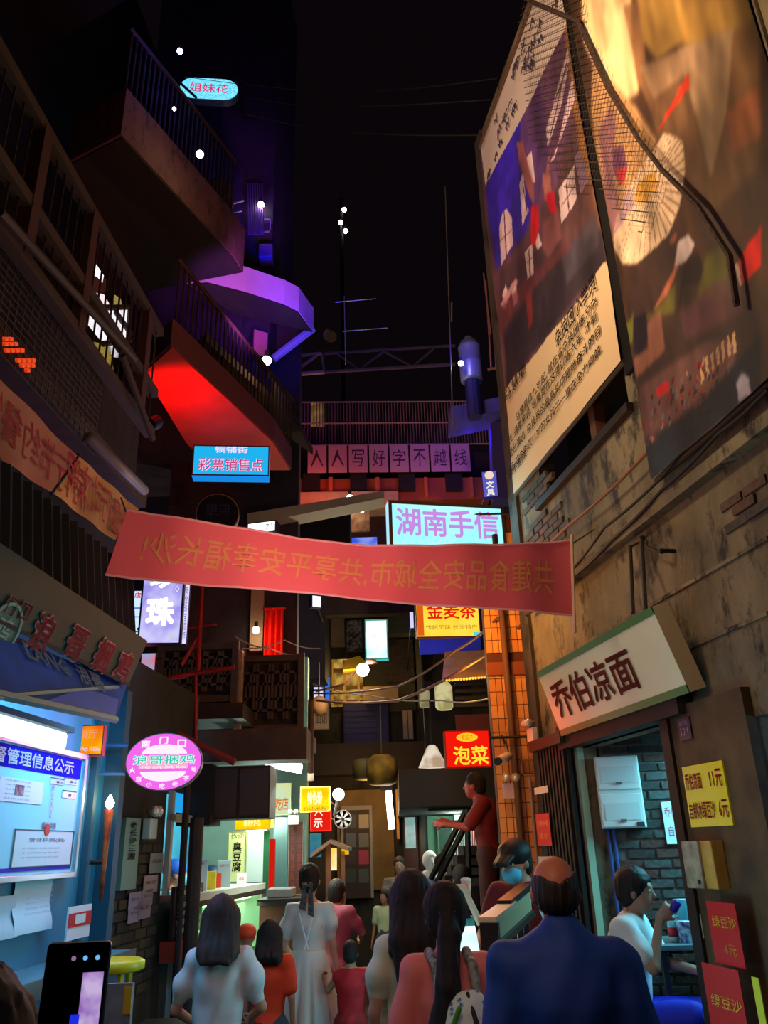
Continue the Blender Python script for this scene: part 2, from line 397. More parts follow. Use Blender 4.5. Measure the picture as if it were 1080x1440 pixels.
# ---- posters painted on cloth grids
def vnoise(nx, ny, f, seed):
    rs = np.random.RandomState(seed); g = rs.rand(int(f)+3, int(f)+3)
    x = np.linspace(0, f, nx); y = np.linspace(0, f, ny); xi = x.astype(int); yi = y.astype(int)
    fx = (x-xi); fy = (y-yi); fx = fx*fx*(3-2*fx); fy = fy*fy*(3-2*fy)
    A = g[np.ix_(yi, xi)]; B = g[np.ix_(yi, xi+1)]; C = g[np.ix_(yi+1, xi)]; D = g[np.ix_(yi+1, xi+1)]
    return (A*(1-fx)+B*fx)*(1-fy)[:, None]+(C*(1-fx)+D*fx)*fy[:, None]
def hx(c): c = c.lstrip('#'); return np.array([int(c[i:i+2], 16)/255 for i in (0, 2, 4)])
class Canvas:
    def __init__(s, P, a0, a1, b0, b1, nx, ny, base):
        s.P = P; s.a0, s.a1, s.b0, s.b1, s.nx, s.ny = a0, a1, b0, b1, nx, ny
        s.c = np.ones((ny, nx, 3))*hx(base); s.X, s.Y = np.meshgrid(np.linspace(a0, a1, nx), np.linspace(b0, b1, ny))
    def mask(s, pts, px=True):
        q = [s.P.uv(*p) for p in pts] if px else pts; c = np.zeros(s.X.shape, bool); n = len(q)
        for i in range(n):
            x1, y1 = q[i]; x2, y2 = q[(i+1) % n]
            if abs(y2-y1) < 1e-9: continue
            k = ((y1 > s.Y) != (y2 > s.Y)) & (s.X < (x2-x1)*(s.Y-y1)/(y2-y1)+x1); c ^= k
        return c
    def poly(s, pts, col, alpha=1.0, soft=0, px=True):
        m = s.mask(pts, px).astype(float)
        for _ in range(soft):
            m = (m+np.roll(m, 1, 0)+np.roll(m, -1, 0)+np.roll(m, 1, 1)+np.roll(m, -1, 1))/5
        m = (m*alpha)[..., None]; s.c = s.c*(1-m)+hx(col)*m
    def noise(s, f, amp, seed): s.c = s.c*(1+amp*(vnoise(s.nx, s.ny, f, seed)-.5)[..., None]*2)
    def build(s, name, parent, mat, d=0, wave=.02, th=False):
        mb = MB(); nx, ny = s.nx, s.ny; wv = vnoise(nx, ny, 5, 3)
        for j in range(ny):
            for i in range(nx): mb.v.append(tuple(s.P.at(s.X[j, i], s.Y[j, i], d+wave*wv[j, i])))
        mb.f = [(j*nx+i, j*nx+i+1, (j+1)*nx+i+1, (j+1)*nx+i) for j in range(ny-1) for i in range(nx-1)]
        o = obj(name, mb, mat, parent, smooth=True); me = o.data
        at = me.color_attributes.new('Col', 'FLOAT_COLOR', 'POINT'); c = np.clip(s.c, 0, 1)
        c = np.where(c <= .04045, c/12.92, ((c+.055)/1.055)**2.4); out = np.ones((nx*ny, 4)); out[:, :3] = c.reshape(-1, 3)
        at.data.foreach_set('color', out.ravel()); return o
    def disc(s, x, y, r, col, alpha=1, k=1.6):
        q = s.P.uv(x, y); q2 = s.P.uv(x+r, y); ra = abs(q2[0]-q[0]); pts = [(q[0]+ra*cos(t*pi/8), q[1]+ra/k*sin(t*pi/8)) for t in range(16)]
        s.poly(pts, col, alpha, 1, px=False)
PO = RP(2.44)
A0, T0 = PO.uv(680, 200); A1, B0 = PO.uv(882, 530); A0b, B0b = PO.uv(719, 684); A0 = (A0+A0b)/2; B0 = (B0+B0b)/2
p1 = thing('photo_poster', 'large printed acrobat photo poster with cream caption panel of text, hanging on the right wall', 'poster', PO.at((A0+A1)/2, B0), 'photo posters on the right wall')
cv = Canvas(PO, A0, A1, B0, T0, 170, 300, '#5c4048')
cv.poly([(686, 262), (735, 150), (760, 100), (775, 230), (740, 330), (700, 380), (690, 300)], '#3a2ab0', 1, 14)
cv.poly([(688, 262), (722, 190), (730, 260), (706, 330), (692, 330)], '#3c28c8', .9, 6)
cv.poly([(735, 160), (800, 30), (815, 60), (800, 240), (755, 300), (730, 230)], '#6a4870', .8, 10)
cv.poly([(795, 30), (815, 15), (850, 330), (832, 300), (805, 110)], '#a8783c', .85, 6)
cv.poly([(795, 200), (835, 260), (850, 350), (800, 370), (775, 330)], '#5a3c3c', .8, 6)
cv.poly([(705, 380), (790, 330), (800, 420), (720, 530), (706, 470)], '#48343a', .9, 8)
cv.poly([(775, 370), (850, 320), (854, 370), (770, 470), (712, 545), (710, 470)], '#332a30', 1, 6)
cv.poly([(790, 360), (840, 300), (845, 345), (800, 400)], '#4a4450', .8, 6)
WN = '#d6c0c6'
for q in ([(769.6, 183), (802, 69), (805, 88), (794, 143), (772, 208)], [(788, 196), (810, 108), (813, 141), (804, 163), (789, 200)], [(775, 230), (786, 206), (789, 196), (782, 222)],
          [(787, 267), (810, 233), (813, 281), (791, 315)], [(705, 322), (710, 300), (715, 294), (722, 307), (724, 344), (708, 374)], [(732, 259), (737, 241), (741, 289), (745, 296), (736, 317)],
          [(741, 222), (748, 213), (754, 256), (747, 259)], [(739, 356), (750, 341), (752, 385), (743, 393)], [(752, 330), (757, 322), (764, 345), (757, 352)], [(722, 405), (728, 395), (730, 425), (724, 432)], [(708, 415), (714, 400), (718, 420), (712, 436)]):
    cv.poly(q, WN, .95, 0)
cv.poly([(811, 222), (819, 211), (832, 252), (819, 274)], '#8a6c86')
for (x, y, X, Y) in ((712, 296, 716, 372), (706, 340, 724, 322), (776, 190, 800, 90), (783, 205, 790, 165), (737, 262, 743, 300), (745, 350, 747, 392), (739, 372, 752, 360), (771, 170, 804, 90), (791, 290, 812, 258), (798, 258, 802, 300)):
    cv.poly([(x-.8, y), (x+.8, y), (X+.8, Y), (X-.8, Y)], '#5a3c50')
cv.poly([(728, 200), (736, 200), (741, 222), (752, 262), (752, 290), (741, 262), (731, 222)], '#9a5c60', 1, 1)
cv.poly([(763, 262), (772, 225), (776, 205), (773, 245), (770, 268)], '#9a6060', 1, 1)
cv.poly([(748, 290), (758, 288), (760, 320), (754, 345), (748, 344)], '#c8202c', 1, 1)
cv.poly([(764, 244), (775, 246), (778, 274), (768, 282)], '#b07068', 1, 1)
cv.poly([(768, 274), (780, 268), (785, 296), (776, 302)], '#c82030', 1, 1)
cv.poly([(765, 315), (787, 293), (792, 333), (773, 363), (765, 350)], '#7c4c50', 1, 2)
cv.poly([(705, 428), (727, 392), (731, 396), (710, 436)], '#c09098', 1, 1)
cv.poly([(740, 410), (748, 405), (750, 455), (744, 465)], '#8a3028', .8, 2)
cv.poly([(700, 440), (735, 400), (800, 340), (805, 348), (730, 430), (705, 470)], '#6a3438', .7, 3)
cv.noise(30, .12, 5); cv.noise(9, .25, 6)
cv.poly([(676, 200), (752, -12), (812, -30), (812, 12), (686, 262)], '#d8ccc4', 1, 0)
cv.poly([(676, 200), (750, -12), (752, -4), (680, 212)], '#b0988c', .8, 1)
cap = [(709, 552), (722, 533), (740, 516), (770, 475), (800, 443), (826, 413), (846, 375), (853, 368), (856, 372)]
cv.poly(cap+[(895, 530), (719, 700), (712, 640)], '#e6cba0', 1, 0)
cv.build('printed_cloth', p1, ATTR('print', .55, 0, .5), 0, .03)
ink = M('#1a1418', .8)
def textline(s, p, q, h, bold=0.0, P=PO, par=p1, mat=ink, d=.035):
    (a, b), (a2, b2) = P.uv(*p), P.uv(*q); R = Rect(P.at((a+a2)/2, (b+b2)/2, 0), P.u, P.v, 1, 1)
    lettering(R, s, 0, 0, abs(a2-a), h, mat, d, par, bold)
# rows of the caption: left point, right point on the row's centre line
textline('马慧星', (714, 552), (745, 526), .12, .008)
textline('杂技团小学员', (785, 471), (846, 403), .15, .01)
textline('马慧星自九岁起, 就在省杂技团练习杂', (728, 573), (851, 440), .088, .012)
textline('技, 通常来说, 她需要在这里训练六年, 才能', (717, 604), (852, 463), .088, .012)
textline('登台演出. 杂技界的最高奖项是她奋斗的目', (718, 626), (856, 481), .088, .012)
textline('标, 这个年仅11岁的女孩子一直在全力向前,', (719, 647), (859, 505), .088, .012)
textline('永不言弃.', (720, 665), (747, 640), .088, .012)
# hand-written lines on the white strip along the top
rs = random.Random(3); sc = MB()
for k in range(46):
    t = rs.random(); w = rs.uniform(.25, .8)
    x = 683+t*118; y = 232-t*222; a, b = PO.uv(x, y); b = T0-.12-.5*w*1.0; b = T0-.08-rs.choice((.13, .34, .5))
    pts = [PO.at(a+.02*i*rs.uniform(.6, 1.3), b+rs.uniform(-.06, .06), .034) for i in range(6)]
    for i in range(5): sc.tube(pts[i], pts[i+1], .005, 4)
so = obj('handwriting', sc, M('#3a3550', .8), p1); so['kind'] = 'stuff'
obj('hem_rod', MB().tube(PO.at(A0, T0, .02), PO.at(A1, T0, .02), .018, 8), M('#5a4030'), p1)
obj('hem_rod', MB().tube(PO.at(A0, B0, 0), PO.at(A1, B0, 0), .018, 8), M('#3a2c20'), p1)
# second, larger poster
C0, _ = PO.uv(818, 0); D0 = PO.uv(907, 690)[1]; C0 = (C0+PO.uv(905, 650)[0])/2; C1, _ = PO.uv(1068, 20)
T1 = T0
p2 = thing('photo_poster', 'huge brown and gold collage poster with white fan and crowd on the right wall', 'poster', PO.at((C0+C1)/2, D0), 'photo posters on the right wall')
cv = Canvas(PO, C0, C1, D0, T1, 190, 380, '#4c3424')
a, t = PO.uv(880, 0)
cv.poly([(815, -300), (1080, -300), (1075, 120), (960, 60), (880, -20)], '#b08a44', 1, 12)
cv.poly([(815, -250), (890, -250), (895, 60), (905, 130), (880, 150), (850, 110), (828, 60)], '#f2d09a', 1, 8)
cv.poly([(882, 10), (905, 0), (915, 90), (925, 160), (905, 120)], '#9a7048', .8, 5)
cv.poly([(900, -20), (960, -20), (965, 60), (930, 85), (910, 60)], '#c49c4c', .8, 6)
cv.poly([(905, 100), (1000, 60), (1075, 30), (1078, 240), (1010, 300), (930, 190)], '#7a5a3c', .8, 10)
cv.poly([(960, 70), (1040, 40), (1030, 160), (1008, 252), (985, 160)], '#a88c6c', .8, 3)
cv.poly([(905, 95), (985, 62), (985, 95), (925, 140)], '#b09070', .7, 4)
cv.poly([(1030, 160), (1075, 120), (1080, 190), (1040, 220)], '#9a5a38', .8, 4)
cv.poly([(930, 185), (975, 103), (978, 122), (936, 180)], '#cc3a1c', 1, 1)
cv.poly([(840, 90), (900, 150), (930, 200), (900, 260), (868, 330), (850, 250), (838, 160)], '#c89c6c', .9, 5)
cv.poly([(848, 190), (866, 150), (874, 175), (868, 240), (876, 290), (866, 330), (856, 280)], '#8a5c74', .8, 3)
cv.poly([(868, 210), (884, 205), (890, 240), (878, 262), (868, 240)], '#5c3460', .9, 2)
cv.poly([(872, 240), (886, 236), (888, 252), (878, 262)], '#c82c30', .9, 1)
cv.poly([(905, 260), (965, 330), (1040, 420), (1080, 440), (1080, 560), (900, 640), (885, 380)], '#3e2c26', .9, 8)
F0 = PO.uv(918, 262); fan = [(866, 330), (880, 290), (905, 240), (940, 188), (955, 192), (968, 202), (971, 240), (962, 290), (945, 330), (925, 352), (902, 372), (880, 372), (868, 350)]
cv.poly(fan, '#e0c4a4', 1, 1)
fq = [PO.uv(*p) for p in fan]
for k in range(34):
    i = k/34*12; j = int(i); f = i-j; e = (fq[j % 13][0]*(1-f)+fq[(j+1) % 13][0]*f, fq[j % 13][1]*(1-f)+fq[(j+1) % 13][1]*f)
    e2 = (e[0]+.014, e[1]+.012); cv.poly([F0, e, e2], '#8c6450', .75, 0, px=False)
cv.poly([(903, 262), (925, 240), (932, 262), (915, 285), (900, 285)], '#cc9838', .9, 2)
cv.poly([(900, 290), (865, 335), (872, 310), (893, 262)], '#a080a0', .7, 2)
cv.disc(952, 336, 7, '#8a4c3c'); cv.poly([(958, 340), (974, 330), (984, 345), (972, 366), (962, 372), (953, 378)], '#d8c4c8', 1, 1)
cv.poly([(966, 374), (988, 356), (1000, 382), (985, 400), (966, 400), (962, 436), (958, 440)], '#2a1c18', 1, 1)
cv.poly([(954, 375), (960, 372), (945, 415), (925, 440)], '#b06048', 1, 1)
cv.poly([(1000, 360), (1028, 345), (1035, 410), (985, 425)], '#6a6a22', .9, 5)
cv.poly([(925, 440), (955, 400), (955, 440), (900, 455)], '#6a6a28', .8, 3)
cv.poly([(884, 460), (896, 440), (894, 480), (884, 500)], '#6a7424', .9, 2)
cv.poly([(896, 448), (915, 440), (918, 480), (905, 500), (896, 495)], '#201820', 1, 1)
cv.poly([(917, 455), (936, 436), (943, 495), (900, 532), (896, 505), (918, 490)], '#9a6450', .9, 2)
cv.poly([(960, 440), (1010, 400), (1050, 390), (1055, 440), (970, 480)], '#6a4048', .8, 4)
cv.poly([(1046, 372), (1062, 345), (1082, 318), (1082, 372), (1060, 398), (1052, 400)], '#d42014', 1, 1)
cv.poly([(1042, 372), (1047, 372), (1054, 402), (1050, 402)], '#d8c8b0', .9, 0)
cv.poly([(905, 545), (1000, 480), (1045, 480), (1040, 520), (960, 590), (908, 625)], '#7c5450', .8, 3)
for k in range(7): cv.poly([(990+k*8, 512-k*7), (994+k*8, 508-k*7), (997+k*8, 535-k*7), (993+k*8, 540-k*7)], '#d8b080', .9, 0)
rs = random.Random(5)
for k in range(240):
    x = rs.uniform(903, 1035); y = 700-(x-903)*.78-rs.uniform(30, 128)+0; col = rs.choice(['#8c1420', '#a01a28', '#5a1018', '#2c1a20', '#201418', '#8a5a40', '#6a7078', '#b88878'])
    s_ = rs.uniform(1.5, 3.6); cv.poly([(x, y), (x+s_, y-s_*.8), (x+s_, y+s_*1.8), (x, y+s_*2.4)], col, .9, 0)
cv.poly([(930, 548), (948, 534), (951, 548), (934, 560)], '#d41c20', 1, 0)
cv.poly([(905, 640), (1000, 560), (1080, 470), (1080, 560), (905, 720)], '#141c24', .85, 3)
cv.poly([(1044, 540), (1052, 525), (1062, 530), (1066, 555), (1048, 566)], '#a8a0b4', 1, 1)
cv.noise(30, .14, 15); cv.noise(10, .3, 16)
cv.build('printed_cloth', p2, ATTR('print', .55, 0, .5), .02, .03)
obj('hem_rod', MB().tube(PO.at(C0, D0, 0), PO.at(C1, D0, 0), .018, 8), M('#3a2c20'), p2)
# third poster edge
E0, _ = PO.uv(1074, 20)
p3 = thing('photo_poster', 'pale cream poster edge cut by the top right corner', 'poster', PO.at(E0+.6, D0+1), 'photo posters on the right wall')
obj('printed_cloth', MB().pbox(PO, E0, D0+1.0, E0+1.2, T1, 0, .015), M('#e8d6a4', .6, noise=.4, scale=3, col2='#8a6a30'), p3)
obj('hem_rod', MB().tube(PO.at(E0-.01, D0+1, .02), PO.at(E0-.01, T1, .02), .012, 6), M('#b8a890'), p3)
# netting hung in front of the posters
NP = RP(2.36); nb = MB()
edge = [NP.uv(*p) for p in ((744, 0), (815, 30), (858, 125), (900, 195), (935, 240), (985, 290), (1030, 360), (1040, 430))]
inn = inpoly([NP.uv(*p) for p in ((740, -40), (812, -30), (822, 45), (858, 120), (900, 190), (935, 240), (905, 330), (868, 300), (842, 260), (800, 270), (745, 190), (715, 180))])
u0 = min(e[0] for e in edge)-.3; u1 = max(e[0] for e in edge)+.2; v0 = min(e[1] for e in edge)-.3; v1 = max(e[1] for e in edge)+.4; st = .04
pts = {}
nu, nv = int((u1-u0)/st), int((v1-v0)/st)
for i in range(nu):
    for j in range(nv):
        if (i+j) % 2: continue
        a, b = u0+i*st, v0+j*st
        if not inn(a, b): continue
        for di in (-1, 1):
            a2, b2 = a+di*st, b+st; p, q = NP.at(a, b, .01*sin(a*9+b*5)), NP.at(a2, b2, .01*sin(a2*9+b2*5))
            w = (NP.v-NP.u*di)*.0022; n0 = len(nb.v); nb.v += [tuple(p-w), tuple(p+w), tuple(q+w), tuple(q-w)]; nb.f.append((n0, n0+1, n0+2, n0+3))
net = thing('safety_net', 'dark diamond mesh netting draped over the upper part of the posters', 'net', NP.at(*edge[3]))
no = obj('netting', nb, M('#3a2e2a', .8), net); no['kind'] = 'stuff'
obj('border_rope', MB().path([NP.at(*e, .015) for e in edge], .016, 6), M('#2c2024', .8, noise=.6, scale=40, col2='#5a4638'), net)
# near-black strip on the wall between the two posters
obj_s = struct('trim_6', MB().pbox(RP(2.47), A1-.02, B0-.1, C0+.05, T1+.5, 0, .03), M('#060504', .9))

# ================================================================== RIGHT SHOP
s1 = at_px(0, 0, 5, 1, 1)
def tiltrect(P, tlx, tly, trx, brx, bry, tilt):
    """rectangle whose bottom edge lies on plane P; leans out of it by tilt degrees"""
    v = P.v*cos(radians(tilt))+P.n*sin(radians(tilt)); o = P.hit(brx, bry); Q = Plane(o, P.u, v)
    a0, b1 = Q.uv(tlx, tly); a1, _ = Q.uv(trx, (tly+bry)/2); a1 = max(a1, Q.uv(brx, bry)[0]); b0 = Q.uv(brx, bry)[1]
    return Rect(Q.at((a0+a1)/2, (b0+b1)/2), Q.u, Q.v, a1-a0, b1-b0)
Q = Plane(RP(2.38).hit(976, 985), RP(0).u, Vector((0, 0, 1))*cos(radians(17))+RP(0).n*sin(radians(17)))
a0, b1 = Q.uv(752, 936); a1, b0 = Q.uv(976, 985); b0 = (b0+Q.uv(775, 1031)[1])/2; b1 = (b1+Q.uv(920, 866)[1])/2
SR = Rect(Q.at((a0+a1)/2, (b0+b1)/2), Q.u, Q.v, a1-a0, b1-b0)
t = thing('shop_sign', 'white shop sign with green edges reading 乔伯凉面 above the noodle shop door', 'sign', SR.base())
mb = MB(); SR.panel(mb, -.1, 0); obj('casing', mb, M('#c9c6a0', .5, noise=.3, scale=3, col2='#b08a50'), t)
for (y0, y1) in ((-.5, -.41), (.41, .5)):
    mb = MB(); SR.panel(mb, 0, .008, 0, -.5, y0, .5, y1); obj('edge_strip', mb, M('#0d6a2c', .45), t)
mb = MB(); SR.panel(mb, 0, .004, 0, -.5, -.41, .5, .41); obj('front_panel', mb, M('#ccdcb8', .4, noise=.25, scale=2, col2='#b8b080'), t)
lettering(SR, '乔伯凉面', -.09*SR.w, -.01*SR.h, .72*SR.w, .52*SR.h, M('#7a1814', .6), .01, t, .022)
hk = MB()
for px in (890, 908):
    b = SR.hit(px, 862); top = RP(2.46).hit(px-4 if px < 900 else px-6, 766 if px < 900 else 757); hk.tube(b, top, .012, 6)
hk.tube(RP(2.46).hit(886, 766), RP(2.46).hit(904, 757), .02, 6); obj('hanger_bar', hk, M('#3b3228', .7, .4), t)
# door lintel and frame
mb = MB(); mb.pbox(RW, dL-.12, dT, dR+.25, dT+.16, -.05, .1); struct('trim_7', mb, M('#2a2420', .7, noise=.5))
df = MB(); df.pbox(RW, dL-.02, DOOR_Z, dL+.025, dT, -.03, .02); struct('door_1', df, M('#9fb89a', .5), None)
df = MB(); df.pbox(RW, dL-.12, DOOR_Z, dL-.02, dT, -.06, .03); struct('trim_8', df, M('#3a1620', .6), None)
# dark timber pillar right of the door
pl = MB(); pl.pbox(RW, dR, 0, oL, dT+.05, -.02, .05); struct('trim_9', pl, M('#5c4a2c', .75, noise=.7, scale=4, col2='#2c2214', bump=.3))
pl = MB(); pl.pbox(RW, dR-.03, DOOR_Z, dR+.06, dT, -.2, .07); struct('trim_10', pl, M('#0f0b09', .7))

def poster_on(P, x0, y0, x1, y1, name, label, col, texts, cat='poster', th=.004, d=.055, group=None, rough=.6, em=None):
    r = P.rect(x0, y0, x1, y1); r.o = r.o+r.n*d
    t = thing(name, label, cat, r.base(), group); mb = MB(); r.panel(mb, -th, 0); obj('sheet', mb, em or M(col, rough), t)
    for tx in texts:
        kw = tx[6] if len(tx) > 6 else {}
        lettering(r, tx[0], tx[1]*r.w, tx[2]*r.h, tx[3]*r.w, tx[4]*r.h, tx[5], parent=t, **{'d': .003, **kw})
    return t, r
red_ink = M('#b01818', .6); yel_ink = M('#ffd450', .5)
poster_on(RW, 973, 1079, 1047, 1160, 'price_sign', 'yellow price board reading 乔伯凉面 11元 on the pillar beside the doorway', '#e8dc10',
          [('乔伯凉面', -.25, .24, .42, .28, red_ink, {'bold': .02}), ('11元', .3, .24, .3, .28, red_ink, {'bold': .02}), ('自制冰绿豆沙', -.14, -.24, .66, .28, red_ink, {'bold': .02}), ('6元', .36, -.24, .22, .28, red_ink, {'bold': .02})], 'sign', .01, .06, rough=.25)
RW2 = RP(2.44)
poster_on(RP(2.42), 1008, 1266, 1066, 1362, 'price_poster', 'red poster reading 绿豆沙 6元, upper of the two red ones on the pillar', '#b00c10',
          [('绿豆沙', .05, .18, .84, .2, yel_ink, {'bold': .01}), ('6元', .12, -.25, .4, .18, yel_ink, {'bold': .01})], 'poster', .004, .06, 'red price posters on the pillar')
poster_on(RP(2.38), 1002, 1352, 1072, 1462, 'price_poster', 'red poster reading 绿豆沙, lower of the two red ones, cut by the frame bottom', '#b00c10',
          [('绿豆沙', .05, -.05, .84, .2, yel_ink, {'bold': .01})], 'poster', .004, .06, 'red price posters on the pillar')
poster_on(RP(2.34), 1074, 1372, 1100, 1460, 'price_poster', 'lime yellow paper at the right frame edge beside the red poster', '#b8c414', [], 'poster', .004, .06)
poster_on(RP(2.42), 1002, 1285, 1008, 1318, 'paper_note', 'small pale note stuck left of the upper red price poster', '#9aa08c', [], 'note', .004, .07)
# mirror-like metal meter box
r = RW.rect(990, 1182, 1042, 1250); t = thing('meter_box', 'brass and steel meter box with glass window on the pillar under the price board', 'box', r.base())
mb = MB(); r.panel(mb, .05, .12); obj('box_body', mb, M('#c8a048', .35, .2, noise=.4, scale=9, col2='#8a6a2c'), t, bevel=.006)
mb = MB(); mb.pbox(r, -r.w*.5, -r.h*.5, r.w*.12, r.h*.5, .12, .135); obj('steel_door', mb, M('#a8a090', .3, .2, noise=.7, scale=12, col2='#4a463c'), t, bevel=.004)
mb = MB(); mb.lathe(r.at(-.0, -r.h*.36, .135), [(.01, 0), (.01, .008)], 8, r.n); obj('keyhole', mb, black_metal, t)
# house number plate
r = RW.rect(966, 1012, 988, 1038); t = thing('number_plate', 'small dark blue house number plate reading 121 above the pillar', 'sign', r.base())
mb = MB(); r.panel(mb, .05, .06); obj('plate', mb, M('#1c1a38', .4), t); lettering(r, '121', 0, -r.h*.12, r.w*.6, r.h*.35, M('#8a88a8'), .063, t); lettering(r, '坡子街', 0, r.h*.25, r.w*.7, r.h*.22, M('#7a78a0'), .063, t)
# arched blue-lit opening beyond the pillar
ar = MB(); ar.pbox(RW, oL, 0, oL+1.6, oT, -1.4, -1.35); struct('wall_back_right', ar, M('#3f7a9c', .7, noise=.4, scale=2, col2='#d8cfa8'))
pts = [RW.at(oL+.03+.9*(1-cos(t_*pi/16)), 1.55+.62*sin(t_*pi/16), -.1) for t_ in range(9)]
ar = MB(); ar.path(pts, .03, 6); ar.tube(RW.at(oL+.03, 0, -.1), RW.at(oL+.03, 1.55, -.1), .03, 6); struct('trim_11', ar, M('#b8a880', .6), smooth=True)
light('POINT', RW.at(oL+.5, 2.1, -.7), '#90d0ff', 9, .1)
hooks = thing('wall_hook', 'rusty iron hook bracket on the plaster above the noodle sign', 'hook', RW.hit(948, 775))
mb = MB(); mb.tube(RW.hit(950, 775), RW.hit(950, 775)+RW.n*.1, .012, 6); mb.tube(RW.hit(950, 778)+RW.n*.08, RW.hit(930, 768)+RW.n*.1, .008, 6); obj('iron_hook', mb, M('#1c1512'), hooks)

# interior of the noodle shop
XR = RW.at(dL, 0, -.25); room = MB()
RB = Plane(RW.at(dL-.03, 0, 0), (cos(radians(-11)), sin(radians(-11)), 0), (0, 0, 1))   # wall across, seen through the door
wb = MB(); wb.pbox(RB, .16, 0, 3.6, 3.0, -.12, -.02); wbo = struct('wall_shop_far', wb, M('#6c706c', .9, noise=.5, scale=20, bump=.4))
lo_a = .3
mort = (M('#3c3a36', .8, noise=.6, scale=30, col2='#26221f', bump=.4), M('#4a453f', .8, noise=.6, scale=30, col2='#2e2926', bump=.4), M('#5a3c34', .8, noise=.6, scale=30, col2='#33241f', bump=.4), M('#4f5450', .8, noise=.6, scale=30, col2='#302c29', bump=.4))
nb_ = bricks(RB, wbo, lambda a, b: True, .26, 1.7, .45, 2.45, bw=.19, bh=.062, j=.013, proud=0, mats=mort, limit=298)
wb = MB(); wb.pbox(RW, dL-.4, 0, dR+2.2, 3.0, -3.4, -3.3); struct('wall_shop_back', wb, M('#4c5654', .8))
wb = MB(); wb.prism([RW.at(dL-.4, DOOR_Z-.02, -3.4), RW.at(dR+1.2, DOOR_Z-.02, -3.4), RW.at(dR+1.2, DOOR_Z-.02, -.15), RW.at(dL-.4, DOOR_Z-.02, -.15)], (0, 0, .02)); struct('floor_shop', wb, M('#3a3836', .6))
wb = MB(); wb.prism([RW.at(dL-.4, 2.95, -3.4), RW.at(dR+1.2, 2.95, -3.4), RW.at(dR+1.2, 2.95, -.15), RW.at(dL-.4, 2.95, -.15)], (0, 0, .04)); struct('ceiling_shop', wb, M('#3c4444', .8))
c = RW.at((dL+dR)/2+.1, 2.35, -.9); sh_l = thing('tube_lamp', 'cold white tube lamp on the ceiling inside the noodle shop', 'lamp', c)
obj('tube', MB().tube(c-RW.u*.5, c+RW.u*.5, .02, 8), EM('#c8fbff', 7), sh_l); obj('batten', MB().pbox(Plane(c, RW.u, (0, 0, 1)), -.55, .03, .55, .07, -.04, .04), M('#cccccc'), sh_l)
obj('suspension_wire', MB().tube(c+Vector((0, 0, .07)), c+Vector((0, 0, .6)), .006, 5), black_metal, sh_l)
light('AREA', c-Vector((0, 0, .06)), '#7fe6ff', 42, .8, to=c-Vector((.1, 0, 2)))
# white electric cabinet on that wall
r = RB.rect(834, 1067, 908, 1164); t = thing('electric_cabinet', 'white double electrical cabinet on the brick wall inside the noodle shop', 'cabinet', r.base())
mb = MB(); r.panel(mb, 0, .12); obj('cabinet_body', mb, M('#c8dede', .35), t, bevel=.006)
for y in (-.255, .255):
    rr = r.sub(-.47, y-.225, .47, y+.225); mb = MB(); rr.panel(mb, .12, .13); dd = obj('cabinet_door', mb, M('#d8eaea', .35), t, bevel=.004)
    r3 = rr.sub(-.42, -.3, .42, .22); mb = MB(); r3.panel(mb, .13, .134); obj('door_inset', mb, M('#c6dcdc', .35), dd)
    mb = MB(); mb.pbox(rr, -.02, -rr.h*.34, .02, -rr.h*.27, .13, .145); obj('latch', mb, grey_metal, dd)
rr = r.sub(.28, -.48, .45, -.42); mb = MB(); rr.panel(mb, .13, .136); obj('maker_plate', mb, M('#2a3440'), t)
for x in (850, 858):
    p = RB.uv(x+4, 1164); mb = MB(); mb.tube(RB.at(p[0], p[1], .02), RB.at(p[0], DOOR_Z+.3, .02), .013, 8)
    tag(obj('conduit_pipe', mb, M('#3a5aa0', .5)), 'blue conduit pipe running down from the electrical cabinet, %s' % ('left one' if x == 850 else 'right one'), 'pipe', 'pipes under the cabinet')
poster_on(RB, 929, 1128, 972, 1186, 'handwritten_menu', 'white paper with red handwriting 乔伯 自制 on the shop brick wall', '#cfe8e8', [('乔伯 凉', 0, .25, .85, .25, M('#c04060'), {}), ('自制', -.1, -.2, .5, .25, M('#a03060'), {})], 'paper', .004, .02)
# black slat folding gate left of the door
GP = RP(2.45); g0 = GP.uv(762, 1060)[0]; g1 = GP.uv(812, 1060)[0]-.12; gt = GP.uv(780, 1052)[1]
gate = thing('slat_gate', 'black folding slat shutter standing open beside the noodle shop door', 'gate', GP.at((g0+g1)/2, 0))
n = 19
for i in range(n):
    a = g0+(g1-g0)*i/(n-1); mb = MB(); mb.pbox(GP, a-.016, .05, a+.016, gt, (i % 2)*.02, .03+(i % 2)*.02); obj('slat', mb, M('#151210', .7), gate)
obj('top_rail', MB().pbox(GP, g0-.04, gt, g1+.05, gt+.08, -.02, .09), M('#2c241e', .7), gate)
poster_on(GP, 765, 1145, 789, 1189, 'notice_poster', 'small red notice with orange writing on the black slat gate', '#c01410', [('招聘启事', 0, .2, .8, .2, M('#e89030'), {}), ('面议', 0, -.2, .6, .18, M('#e89030'), {})], 'poster', .003, .07)
poster_on(GP, 769, 1204, 791, 1236, 'notice_sheet', 'plain pale notice sheet under the red notice on the slat gate', '#a8b4b0', [], 'paper', .003, .07)
obj_l = GP.rect(764, 1108, 784, 1114); mb = MB(); obj_l.panel(mb, .07, .075); tag(obj('label_strip', mb, M('#c8c8c0')), 'thin white label strip high on the black slat gate', 'label')
